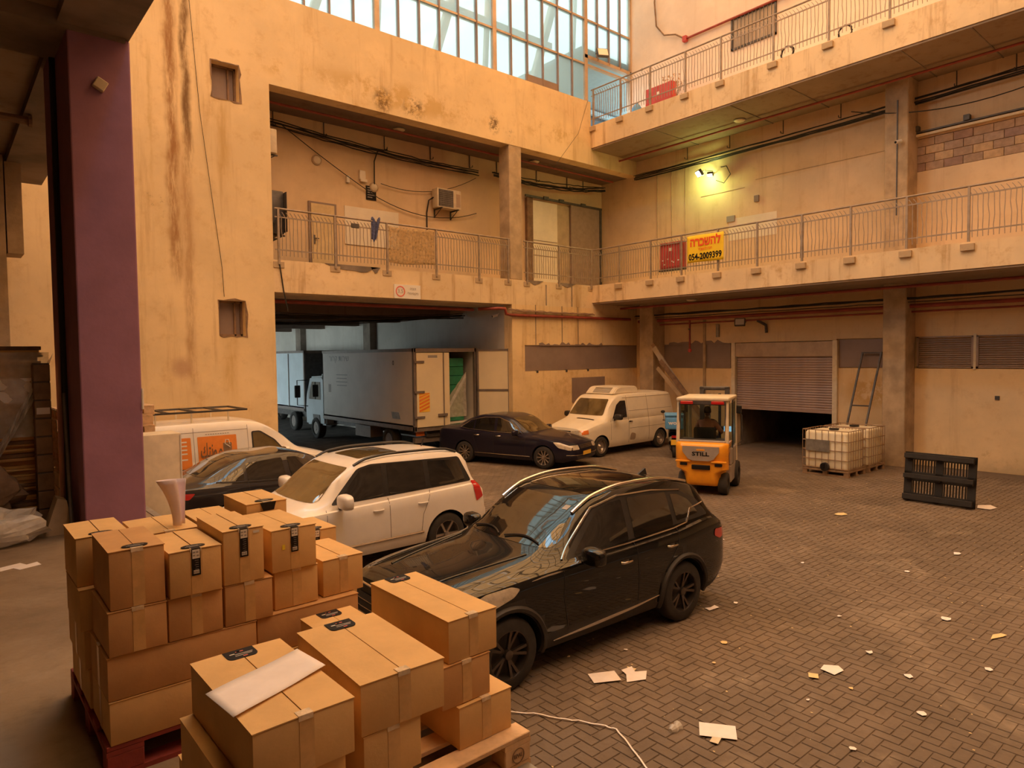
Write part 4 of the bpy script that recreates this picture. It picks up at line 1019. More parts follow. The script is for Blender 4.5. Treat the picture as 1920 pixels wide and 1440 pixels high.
def mirror(B, x, y, z, m, sc=1.0, fm='black_plastic'):
    for sg in (-1, 1):
        mb = MB(); mb.sphere((0, 0, 0), 1, n=12)
        for v in mb.v:
            for k_ in range(3): v[k_] = math.copysign(abs(v[k_]) ** .62, v[k_]) * (.08, .125, .08)[k_] * sc
            if v.x > .03: v.x = .03
            v.z = max(-.075 * sc, min(.08 * sc, v.z))
        mb.xf(Matrix.Translation((x, sg * (y + .14 * sc), z))); o = mb.build('side_mirror', m, B.t, smooth=50)
        MB().tube([(x + .02, sg * (y - .05), z - .09 * sc), (x + .01, sg * (y + .08), z - .05 * sc)], .028 * sc, 6).build('mirror_arm', fm, o)
        MB().box(x + .031, x + .036, sg * (y + .14 * sc) - .10 * sc, sg * (y + .14 * sc) + .10 * sc, z - .06 * sc, z + .065 * sc).build('mirror_glass', 'chrome', o)
def handle(B, x, z, m, l=.17):
    for ax, sg in (('L', -1), ('R', 1)):
        h = B.cast(x, z, ax, 0)
        if h is None: continue
        o = MB().tube([h + Vector((-l / 2, 0, 0)), h + Vector((-l / 2 + .02, sg * .028, 0)), h + Vector((l / 2 - .02, sg * .028, 0)), h + Vector((l / 2, 0, 0))], .013, 6).build('door_handle', m, B.t, smooth=60)
        B.patch('handle_cup', [(x - .06, z - .025), (x + .04, z - .025), (x + .04, z + .02), (x - .06, z + .02)], ax, 'dark_steel' if m == 'chrome' else m, .002, parent=o)
def seam(B, pts, m='dark_steel', r=.005): B.strip('door_seam', pts, 'L', m, r, .0, both=True, n=4)

# ---- black SUV in the foreground (nose towards -x)
clad_flare = .055
def clad_h(x): return .15
X0 = 2.35
L_ = 4.55; c = -L_ / 2
t, B = car('suv_car', 'glossy black SUV with chrome window line and black five spoke wheels', (3.30 + L_ / 2 - .08, 5.72, 0), math.radians(-1.5), L_, 1.86,
    top=[(0, .70), (.04, .90), (.25, 1.02), (1.0, 1.13), (1.38, 1.18), (1.55, 1.24), (2.05, 1.53), (2.3, 1.635), (2.8, 1.69), (3.4, 1.675), (3.9, 1.60), (4.12, 1.53), (4.34, 1.18), (4.47, .98), (4.55, .62)],
    belt=[(0, .64), (.04, .84), (.25, .955), (1.0, 1.035), (1.5, 1.055), (2.4, 1.07), (3.4, 1.10), (4.1, 1.16), (4.35, 1.10), (4.48, .94), (4.55, .58)],
    plan=[(0, .70), (.06, .80), (.25, .90), (.6, .965), (1.0, .99), (2.4, 1), (3.6, .995), (4.1, .97), (4.4, .92), (4.55, .82)],
    wheels=(.86, 3.53), r=.355, style='five', paint='paint_black', roofw=.70, zb=.25, clad='cladding', arch=.405, bottom=[(0, .34), (.3, .24), (4.1, .25), (4.55, .42)], tumble=.925)
def S(x): return x + c
B.patch('windshield', [(-.70, 1.20), (.70, 1.20), (.62, 1.40), (.55, 1.585), (-.55, 1.585), (-.62, 1.40)], 'F', 'car_glass', .004, .07, rnd=.04)
B.patch('rear_window', [(-.56, 1.22), (.56, 1.22), (.48, 1.50), (-.48, 1.50)], 'B', 'car_glass', .004, rnd=.04)
B.patch('window_band', [(S(1.66), 1.09), (S(4.12), 1.19), (S(3.98), 1.40), (S(3.72), 1.515), (S(3.2), 1.575), (S(2.6), 1.59), (S(2.22), 1.51)], 'L', 'black_plastic', .003, .07, both=True, rnd=.05)
for pl in ([(1.80, 1.12), (2.62, 1.13), (2.66, 1.555), (2.46, 1.545), (2.26, 1.48)], [(2.72, 1.135), (3.42, 1.165), (3.44, 1.53), (2.76, 1.56)], [(3.50, 1.20), (3.93, 1.235), (3.82, 1.40), (3.66, 1.48), (3.52, 1.50)]):
    B.patch('side_window', [(S(a), b) for a, b in pl], 'L', 'car_glass', .007, .07, both=True, rnd=.025)
B.strip('chrome_line', [(S(1.62), 1.10), (S(2.2), 1.525), (S(2.62), 1.60), (S(3.2), 1.585), (S(3.72), 1.525)], 'L', 'chrome', .013, .004, both=True, res=.05)
B.strip('chrome_line', [(S(1.95), 1.095), (S(2.6), 1.10), (S(3.4), 1.13), (S(3.66), 1.16), (S(3.80), 1.30), (S(4.1), 1.33)], 'L', 'chrome', .011, .006, both=True, res=.05)
for sg in (-1, 1):   # roof rails
    q = []
    for i in range(24):
        u = i / 23; p = B.cast(S(1.98 + 2.0 * u), sg * (.60 - .02 * u), 'T', .0)
        if p is not None: q.append(p + Vector((0, 0, .018 + .022 * math.sin(PI * u))))
    MB().tube(q, .021, 7).build('roof_rail', 'chrome', t, smooth=60)
B.patch('sunroof', [(S(2.32), -.50), (S(3.5), -.50), (S(3.5), .50), (S(2.32), .50)], 'T', 'car_glass', .004, .1, rnd=.05)
MB().prism([(S(3.75), 1.62), (S(3.93), 1.60), (S(3.90), 1.69)], -.015, .015, 'y').build('roof_fin', 'black_plastic', t)
B.patch('headlight', [(S(.18), .80), (S(.34), .90), (S(.62), .985), (S(.90), 1.0), (S(1.0), .965), (S(.92), .90), (S(.70), .84), (S(.40), .77)], 'L', 'lamp_clear', .006, .05, both=True, rnd=.03)
B.strip('chrome_brow', [(-.86, .90), (-.5, .88), (0, .875), (.5, .88), (.86, .90)], 'F', 'chrome', .012, .004)
B.patch('grille', [(-.62, .50), (.62, .50), (.56, .80), (-.56, .80)], 'F', 'black_plastic', .008, .08, rnd=.05)
for z in (.56, .62, .68, .74): B.strip('grille_bar', [(-.55, z), (.55, z)], 'F', 'chrome', .006, .012)
plate(B, 'F', 0, .45)
B.patch('tail_light', [(S(4.18), 1.0), (S(4.45), .98), (S(4.47), .90), (S(4.30), .86), (S(4.16), .92)], 'L', 'lamp_red', .008, .05, both=True, rnd=.03)
B.patch('tail_light', [(.45, .90), (.80, .92), (.78, 1.02), (.45, .98)], 'B', 'lamp_red', .006, .06); B.patch('tail_light', [(-.80, .92), (-.45, .90), (-.45, .98), (-.78, 1.02)], 'B', 'lamp_red', .006, .06)
B.strip('chrome_sill', [(S(1.42), .345), (S(1.9), .365), (S(2.6), .395), (S(3.05), .43)], 'L', 'chrome', .024, .004, both=True, taper=True)
B.strip('fender_trim', [(S(1.15), 1.0), (S(1.35), 1.015), (S(1.66), 1.02)], 'L', 'chrome', .013, .003, both=True, taper=True)
for pl in ([(1.58, 1.02), (1.56, .75), (1.62, .40)], [(2.69, 1.10), (2.70, .70), (2.68, .38)], [(3.46, 1.14), (3.42, .95), (3.2, .72), (3.14, .40)], ): seam(B, [(S(a), b) for a, b in pl], 'black_plastic')
for x in (2.50, 3.30): handle(B, S(x), .93 + (.03 if x > 3 else 0), 'chrome')
mirror(B, S(1.86), .90, 1.14, 'paint_black', 1.15)
for y0, y1 in ((-.55, -.05), (.05, .55)):
    q = [B.cast(y0 + (y1 - y0) * i / 8, 1.215 + .03 * math.sin(i / 8 * PI), 'F', .02) for i in range(9)]
    MB().tube([p for p in q if p], .010, 5).build('wiper', 'black_plastic', t)
for sg in (-1, 1):
    q = [B.cast(S(.35 + 1.0 * i / 9), sg * (.42 + .16 * i / 9), 'T', .001) for i in range(10)]
    MB().tube([p for p in q if p], .014, 6).build('bonnet_crease', 'paint_black', t, smooth=80)
B.patch('inspection_sticker', [(-.50, 1.50), (-.42, 1.50), (-.42, 1.535), (-.50, 1.535)], 'F', 'label_grey', .007, .1)

# ---- white SUV behind it (nose -x)
clad_flare = 0
L_ = 4.30; c = -L_ / 2
t, B = car('suv_car', 'white older SUV with sunroof, black roof rails and silver sill strip', (2.72 + L_ / 2, 9.78, 0), math.radians(0), L_, 1.80,
    top=[(0, .72), (.05, .92), (.25, 1.0), (.9, 1.07), (1.12, 1.11), (1.30, 1.20), (1.86, 1.57), (2.05, 1.645), (2.6, 1.70), (3.3, 1.69), (3.8, 1.64), (3.95, 1.55), (4.15, 1.12), (4.25, .98), (4.30, .62)],
    belt=[(0, .68), (.05, .86), (.25, .92), (1.0, 1.0), (2.4, 1.05), (3.4, 1.08), (4.0, 1.10), (4.15, 1.06), (4.26, .92), (4.30, .58)],
    plan=[(0, .74), (.06, .83), (.25, .92), (.6, .97), (1.0, .99), (2.4, 1), (3.6, .995), (4.0, .97), (4.2, .94), (4.30, .88)],
    wheels=(.82, 3.46), r=.345, style='six', paint='paint_white', roofw=.76, zb=.28, arch=.40, bottom=[(0, .36), (.3, .27), (3.9, .27), (4.30, .42)], tumble=.93)
B.patch('windshield', [(-.70, 1.14), (.70, 1.14), (.60, 1.57), (-.60, 1.57)], 'F', 'car_glass_reflection_tint', .004, .07, rnd=.05)
B.patch('rear_window', [(-.58, 1.18), (.58, 1.18), (.5, 1.52), (-.5, 1.52)], 'B', 'car_glass', .004, rnd=.04)
B.patch('window_band', [(S(1.50), 1.09), (S(4.0), 1.14), (S(3.82), 1.55), (S(2.2), 1.60), (S(1.98), 1.555)], 'L', 'black_plastic', .003, .07, both=True, rnd=.05)
for pl in ([(1.62, 1.12), (2.34, 1.125), (2.37, 1.57), (2.22, 1.57), (2.02, 1.53)], [(2.44, 1.13), (3.10, 1.14), (3.11, 1.56), (2.46, 1.575)], [(3.19, 1.15), (3.87, 1.17), (3.78, 1.50), (3.20, 1.545)]):
    B.patch('side_window', [(S(a), b) for a, b in pl], 'L', 'car_glass', .007, .07, both=True, rnd=.03)
B.patch('sunroof', [(S(2.15), -.42), (S(2.85), -.42), (S(2.85), .42), (S(2.15), .42)], 'T', 'car_glass_reflection_tint', .005, .1, rnd=.06)
for sg in (-1, 1):
    q = []
    for i in range(20):
        u = i / 19; p = B.cast(S(1.95 + 1.85 * u), sg * .64, 'T', .0)
        if p is not None: q.append(p + Vector((0, 0, .01 + .035 * min(1, math.sin(PI * u) * 3))))
    MB().tube(q, .022, 6).build('roof_rail', 'black_plastic', t, smooth=60)
B.patch('headlight', [(S(.10), .80), (S(.42), .88), (S(.5), .84), (S(.30), .70), (S(.10), .70)], 'L', 'lamp_clear', .006, .05, both=True)
B.patch('grille', [(-.45, .62), (.45, .62), (.45, .80), (-.45, .80)], 'F', 'black_plastic', .008, .1)
B.patch('tail_light', [(S(3.98), 1.14), (S(4.12), 1.12), (S(4.21), .86), (S(4.06), .80), (S(4.02), .95)], 'L', 'lamp_red', .008, .05, both=True, rnd=.02)
B.patch('tail_light', [(.62, .82), (.80, .82), (.76, 1.12), (.66, 1.12)], 'B', 'lamp_red', .006, .06); B.patch('tail_light', [(-.80, .82), (-.62, .82), (-.66, 1.12), (-.76, 1.12)], 'B', 'lamp_red', .006, .06)
B.strip('sill_strip', [(S(1.3), .47), (S(2.2), .475), (S(3.0), .48)], 'L', 'chrome', .02, .004, both=True)
B.patch('bumper', [(S(3.86), .30), (S(4.27), .42), (S(4.27), .66), (S(3.95), .66)], 'L', 'paint_white', .012, .08, both=True)
for pl in ([(1.42, 1.04), (1.40, .75), (1.46, .42)], [(2.41, 1.08), (2.42, .45)], [(3.16, 1.10), (3.10, .95), (3.0, .75), (2.96, .45)]): seam(B, [(S(a), b) for a, b in pl], 'truck_frame')
for x in (2.22, 3.0): handle(B, S(x), .93, 'paint_white')
mirror(B, S(1.62), .88, 1.17, 'paint_white', 1.35)
MB().tube([(S(3.55), 0, 1.68), (S(3.60), 0, 1.80)], .012, 6).build('antenna', 'black_plastic', t)

# ---- dark sedan at the dock (nose +x)
L_ = 4.75; c = -L_ / 2
SED = dict(top=[(0, .55), (.05, .70), (.3, .80), (1.0, .93), (1.30, .97), (1.5, 1.05), (2.15, 1.39), (2.5, 1.46), (3.1, 1.45), (3.6, 1.33), (4.1, 1.12), (4.35, 1.08), (4.66, 1.05), (4.72, .9), (4.75, .55)],
    belt=[(0, .50), (.05, .62), (.3, .72), (1.2, .88), (2.4, .93), (3.6, .98), (4.3, 1.0), (4.66, .98), (4.72, .84), (4.75, .50)],
    plan=[(0, .66), (.06, .78), (.25, .89), (.6, .96), (1.1, .99), (2.4, 1), (3.6, .99), (4.3, .94), (4.6, .88), (4.75, .76)])
t, B = car('sedan_car', 'dark glossy sedan parked beside the loading dock, reflecting the roof', (2.75 + L_ / 2, 13.05, 0), PI, L_, 1.80, wheels=(.92, 3.68), r=.32, style='ten', paint='paint_dark', roofw=.72, zb=.20, arch=.36, tumble=.92, bottom=[(0, .28), (.4, .19), (4.3, .2), (4.75, .34)], **SED)
B.patch('windshield', [(-.66, 1.0), (.66, 1.0), (.54, 1.37), (-.54, 1.37)], 'F', 'car_glass', .004, .07, rnd=.05)
B.patch('rear_window', [(-.58, 1.13), (.58, 1.13), (.50, 1.38), (-.50, 1.38)], 'B', 'car_glass', .004, .07, rnd=.05)
for pl in ([(1.70, .97), (2.50, .99), (2.54, 1.36), (2.36, 1.35), (2.1, 1.24)], [(2.60, .99), (3.30, 1.02), (3.30, 1.32), (2.64, 1.36)], [(3.36, 1.03), (3.78, 1.06), (3.36, 1.27)]):
    B.patch('side_window', [(S(a), b) for a, b in pl], 'L', 'car_glass', .006, .06, both=True, rnd=.03)
B.strip('window_trim', [(S(1.62), .965), (S(2.6), .975), (S(3.5), 1.02), (S(3.84), 1.05)], 'L', 'dark_steel', .01, .005, both=True)
B.patch('tail_light', [(S(4.2), .92), (S(4.62), .95), (S(4.66), .86), (S(4.3), .82)], 'L', 'lamp_red', .006, .05, both=True, rnd=.03)
B.patch('tail_light', [(.4, .84), (.78, .85), (.78, .95), (.4, .92)], 'B', 'lamp_red', .006, .08); B.patch('tail_light', [(-.78, .85), (-.4, .84), (-.4, .92), (-.78, .95)], 'B', 'lamp_red', .006, .08)
B.patch('headlight', [(S(.12), .62), (S(.5), .72), (S(.6), .68), (S(.2), .54)], 'L', 'lamp_clear', .006, .05, both=True)
plate(B, 'B', 0, .6)
for pl in ([(1.5, .92), (1.5, .3)], [(2.57, .95), (2.58, .3)], [(3.3, 1.0), (3.3, .8), (3.1, .3)]): seam(B, [(S(a), b) for a, b in pl], 'black_plastic')
for x in (2.42, 3.18): handle(B, S(x), .86, 'paint_dark')
mirror(B, S(1.78), .86, .99, 'paint_dark')

# ---- navy sedan nose out of the tunnel
t, B = car('sedan_car', 'dark navy sedan facing right at the mouth of the truck tunnel', (0, 0, 0), 0, L_, 1.82, wheels=(.92, 3.64), r=.32, style='ten', paint='paint_navy', roofw=.72, zb=.20, arch=.36, tumble=.92, bottom=[(0, .28), (.4, .19), (4.3, .2), (4.75, .34)], **SED)
# nearside wheels stand on the two measured spots
pf, pr = Vector((12.93, 14.07)), Vector((12.11, 16.66)); dv = (pf - pr).normalized(); ang = math.atan2(-dv.y, -dv.x)   # local +x is rearwards
side = Vector((-dv.y, dv.x))
ctr = (pf + pr) / 2 - dv * ((.92 + 3.64) / 2 - L_ / 2) * 1.0
side_in = Vector((math.cos(ang + PI / 2), math.sin(ang + PI / 2)))
if side_in.dot(ctr) < 0: side_in = -side_in
ctr = ctr + side_in * .80
t.location = (ctr.x, ctr.y, 0); t.rotation_euler = (0, 0, ang)
B.patch('windshield', [(-.66, 1.0), (.66, 1.0), (.54, 1.37), (-.54, 1.37)], 'F', 'car_glass_reflection_tint', .004, .07, rnd=.05)
B.patch('rear_window', [(-.58, 1.13), (.58, 1.13), (.50, 1.38), (-.50, 1.38)], 'B', 'car_glass', .004, .07, rnd=.05)
for pl in ([(1.70, .97), (2.50, .99), (2.54, 1.36), (2.36, 1.35), (2.1, 1.24)], [(2.60, .99), (3.30, 1.02), (3.30, 1.32), (2.64, 1.36)], [(3.36, 1.03), (3.78, 1.06), (3.36, 1.27)]):
    B.patch('side_window', [(S(a), b) for a, b in pl], 'L', 'car_glass', .006, .06, both=True, rnd=.03)
B.strip('window_trim', [(S(1.62), .965), (S(2.1), 1.255), (S(2.5), 1.385), (S(3.0), 1.375), (S(3.5), 1.27), (S(3.84), 1.06), (S(3.5), 1.02), (S(2.6), .975), (S(1.66), .96)], 'L', 'chrome', .009, .004, both=True)
B.patch('headlight', [(S(.10), .66), (S(.45), .76), (S(.62), .77), (S(.45), .62), (S(.10), .55)], 'L', 'lamp_clear', .008, .04, both=True, rnd=.03)
for (a, b) in ((-.80, -.42), (.42, .80)): B.patch('headlight', [(a, .56), (b, .56), (b, .68), (a, .68)], 'F', 'lamp_clear', .006, .06, rnd=.03)
B.patch('grille', [(-.38, .56), (.38, .56), (.36, .68), (-.36, .68)], 'F', 'black_plastic', .008, .08)
for z in (.585, .62, .655): B.strip('grille_bar', [(-.37, z), (.37, z)], 'F', 'chrome', .007, .012)
B.strip('bumper_strip', [(-.8, .42), (0, .40), (.8, .42)], 'F', 'chrome', .007, .01)
plate(B, 'F', 0, .44)
B.strip('sill_strip', [(S(1.35), .33), (S(3.25), .34)], 'L', 'chrome', .009, .004, both=True)
for pl in ([(1.5, .92), (1.5, .3)], [(2.57, .95), (2.58, .3)], [(3.3, 1.0), (3.3, .8), (3.1, .3)]): seam(B, [(S(a), b) for a, b in pl], 'black_plastic')
for x in (2.42, 3.18): handle(B, S(x), .86, 'chrome')
mirror(B, S(1.78), .86, .99, 'paint_navy')

# ---- cream delivery van with cooling unit (nose -x)
L_ = 4.80; c = -L_ / 2
t, B = car('delivery_van', 'cream panel van with roof cooling unit, standing before the back wall', (17.28, 15.17, 0), math.radians(1.5), L_, 1.84,
    top=[(0, .70), (.05, .90), (.3, 1.02), (.85, 1.18), (1.0, 1.24), (1.2, 1.40), (1.55, 1.78), (1.75, 1.88), (2.2, 1.93), (4.3, 1.93), (4.62, 1.88), (4.76, 1.5), (4.8, .6)],
    belt=[(0, .62), (.05, .82), (.3, .92), (.85, 1.05), (1.2, 1.10), (4.5, 1.12), (4.74, 1.1), (4.8, .55)],
    plan=[(0, .72), (.06, .84), (.25, .92), (.7, .98), (1.2, 1), (4.4, 1), (4.7, .97), (4.8, .93)],
    wheels=(.84, 3.90), r=.32, style='steel', paint='paint_cream', roofw=.84, zb=.25, arch=.37, tumble=.97, crown=.97, bottom=[(0, .32), (.3, .24), (4.4, .25), (4.8, .36)])
B.patch('windshield', [(-.72, 1.26), (.72, 1.26), (.62, 1.76), (-.62, 1.76)], 'F', 'car_glass_reflection_tint', .004, .07, rnd=.06)
B.patch('side_window', [(S(1.40), 1.16), (S(2.12), 1.16), (S(2.12), 1.70), (S(1.86), 1.70), (S(1.66), 1.58)], 'L', 'car_glass', .006, .07, both=True, rnd=.03)
B.patch('headlight', [(.36, .72), (.68, .74), (.68, .87), (.36, .84)], 'F', 'lamp_clear', .008, .06); B.patch('headlight', [(-.68, .74), (-.36, .72), (-.36, .84), (-.68, .87)], 'F', 'lamp_clear', .008, .06)
B.patch('indicator', [(S(.08), .74), (S(.30), .76), (S(.30), .88), (S(.08), .86)], 'L', 'lamp_orange', .008, .05, both=True)
B.patch('grille', [(-.34, .72), (.34, .72), (.34, .84), (-.34, .84)], 'F', 'black_plastic', .008, .1)
B.patch('bonnet_vent', [(S(.78), -.62), (S(.84), -.62), (S(.84), .1), (S(.78), .1)], 'T', 'black_plastic', .006, .1)
B.patch('tail_light', [(.80, .8), (.88, .8), (.88, 1.2), (.80, 1.2)], 'B', 'lamp_red', .006, .1)
B.patch('bumper', [(-.84, .34), (.84, .34), (.84, .56), (-.84, .56)], 'F', 'cladding', .02, .1)
for pl in ([(1.30, 1.12), (1.30, .5)], [(2.18, 1.85), (2.18, .35)], [(3.25, 1.85), (3.25, .35)]): seam(B, [(S(a), b) for a, b in pl], 'truck_frame')
for z in (1.36, .80): B.strip('side_crease', [(S(2.22), z), (S(4.6), z)], 'L', 'truck_frame', .005, .0, both=True)
B.strip('roof_gutter', [(S(2.0), 1.80), (S(4.6), 1.80)], 'L', 'paint_cream', .012, .004, both=True)
B.patch('rust_patch', [(S(2.2), .42), (S(2.5), .40), (S(2.55), .6), (S(2.3), .66)], 'L', 'sheet_tan', .0035, .08, rnd=.08)
handle(B, S(2.28), 1.02, 'black_plastic'); mirror(B, S(1.46), .92, 1.22, 'black_plastic', 1.2)
cu = MB(); cu.prism([(S(1.75), 1.90), (S(1.98), 2.10), (S(2.15), 2.14), (S(2.95), 2.14), (S(3.05), 2.06), (S(3.08), 1.90)], -.60, .60, 'y'); o = cu.build('cooling_unit', 'paint_cream', t)
bm = bmesh.new(); bm.from_mesh(o.data); bmesh.ops.bevel(bm, geom=bm.edges[:], offset=.03, segments=2, affect='EDGES'); bm.to_mesh(o.data); bm.free(); o.data.shade_smooth(); o.data.set_sharp_from_angle(angle=.5)
mb = MB()
for i in range(7): x = S(1.80) + i * .028; z = 1.945 + i * .0245; mb.box(x, x + .012, -.42, .30, z, z + .014)
mb.build('vent_slat', 'truck_frame', o)

# ---- white van with orange print (nose +x)
L_ = 4.55; c = -L_ / 2
t, B = car('delivery_van', 'white panel van with orange Arabic print and black roof ladder', (2.86 + L_ / 2, 15.93, 0), PI, L_, 1.80,
    top=[(0, .66), (.05, .84), (.3, .94), (.8, 1.08), (.95, 1.14), (1.15, 1.28), (1.75, 1.72), (2.0, 1.83), (2.4, 1.88), (4.2, 1.87), (4.42, 1.80), (4.52, 1.4), (4.55, .6)],
    belt=[(0, .60), (.05, .76), (.3, .86), (.8, .98), (1.2, 1.04), (4.2, 1.06), (4.5, 1.04), (4.55, .55)],
    plan=[(0, .72), (.06, .84), (.25, .92), (.7, .98), (1.2, 1), (4.1, 1), (4.45, .97), (4.55, .94)],
    wheels=(.86, 3.55), r=.31, style='steel', paint='paint_white', roofw=.82, zb=.22, arch=.36, tumble=.965, crown=.965, bottom=[(0, .3), (.3, .21), (4.2, .22), (4.55, .34)])
B.patch('windshield', [(-.68, 1.16), (.68, 1.16), (.60, 1.68), (-.60, 1.68)], 'F', 'car_glass', .004, .07, rnd=.06)
B.patch('window_seal', [(S(1.36), 1.08), (S(2.12), 1.08), (S(2.12), 1.60), (S(1.92), 1.60), (S(1.6), 1.38)], 'L', 'black_plastic', .004, .07, both=True, rnd=.05)
B.patch('side_window', [(S(1.42), 1.11), (S(2.09), 1.11), (S(2.09), 1.57), (S(1.94), 1.57), (S(1.64), 1.37)], 'L', 'car_glass_reflection_tint', .007, .07, both=True, rnd=.04)
def vp(nm, x0, x1, z0, z1, m, off=.006): return B.patch(nm, [(S(x0), z0), (S(x1), z0), (S(x1), z1), (S(x0), z1)], 'R', m, off, .08, rnd=.02)
vp('orange_print', 2.45, 3.25, 1.02, 1.56, 'orange_print'); vp('orange_print', 3.38, 4.15, .92, 1.56, 'orange_print'); vp('dark_print', 3.38, 4.1, .80, .92, 'label_black')
vp('logo_block', 2.56, 2.74, 1.14, 1.40, 'wood_dark', .009)
yy = -B.cast(S(2.9), 1.08, 'R', 0).y
for (bd, sz, sx, sz2, w_) in (('ﻮﻣ', .42, 2.86, 1.26, .19), ('ﻚﺘﻧ', .42, 3.08, 1.26, .25)):
    text_mesh('print_text', bd, sz, 'wood_dark', t, (S(sx), abs(yy) + .012, sz2), (PI / 2, 0, PI), w=w_, bold=.006)
B.strip('logo_loop', [(S(2.60), 1.36), (S(2.62), 1.46), (S(2.68), 1.46), (S(2.70), 1.38), (S(2.60), 1.30)], 'R', 'label_white', .010, .012)
for i, z in enumerate((1.46, 1.38, 1.30, 1.22, 1.10)): vp('print_line', 3.46, 3.70 + .05 * (i % 3), z, z + .03, 'label_white', .009)
for i in range(10): vp('print_line', 2.60 + i * .05, 2.635 + i * .05, 1.595, 1.61, 'label_grey', .006)
for pl in ([(1.30, 1.06), (1.32, .5)], [(2.2, 1.75), (2.2, .35)], [(3.32, 1.75), (3.32, .35)]): seam(B, [(S(a), b) for a, b in pl], 'truck_frame')
B.strip('side_crease', [(S(2.2), 1.66), (S(4.4), 1.66)], 'L', 'truck_frame', .005, .0, both=True)
mirror(B, S(1.45), .88, 1.14, 'paint_white', 1.1)
for y in (-.62, .62): MB().box(S(2.15), S(4.3), y - .02, y + .02, 2.06, 2.10).build('rack_rail', 'dark_steel', t)
for i in range(5): x = S(2.15 + i * .53); MB().box(x - .02, x + .02, -.62, .62, 2.06, 2.10).build('rack_bar', 'dark_steel', t)
for x in (2.55, 3.3, 4.0):
    for y in (-.62, .62): MB().box(S(x) - .015, S(x) + .015, y - .015, y + .015, 1.82, 2.07).build('rack_foot', 'ac_cream', t)
# ================================================================ PALLETS AND CARTONS ON THE DOCK
def pallet(label, x0, y0, z, m, lx=1.2, ly=.8, top=5, group=None, name='wooden_pallet'):
    t = thing(name, label, 'pallet', (x0 + lx / 2, y0 + ly / 2, z), 0, group); R = random.Random(int(x0 * 100 + z * 50))
    w = .10 if ly < .9 else .11
    for i in range(top):
        y = -ly / 2 + i * (ly - w) / (top - 1); MB().bev(-lx / 2, lx / 2, y, y + w, .122, .144, .003, 1).build('deck_board', m, t)
    for x in (-lx / 2, -.07, lx / 2 - .145): MB().box(x, x + .145, -ly / 2, ly / 2, .10, .122).build('stringer_board', m, t)
    for x in (-lx / 2, -.07, lx / 2 - .145):
        for y in (-ly / 2, -.05, ly / 2 - .10): MB().bev(x, x + .145, y, y + .10, .022, .10, .004, 1).build('block', m, t)
    for y in (-ly / 2, -.05, ly / 2 - .1): MB().box(-lx / 2, lx / 2, y, y + .10, 0, .022).build('bottom_board', m, t)
    return t
def bent(x0, x1, y0, y1, z, s): return z
NC = [0]
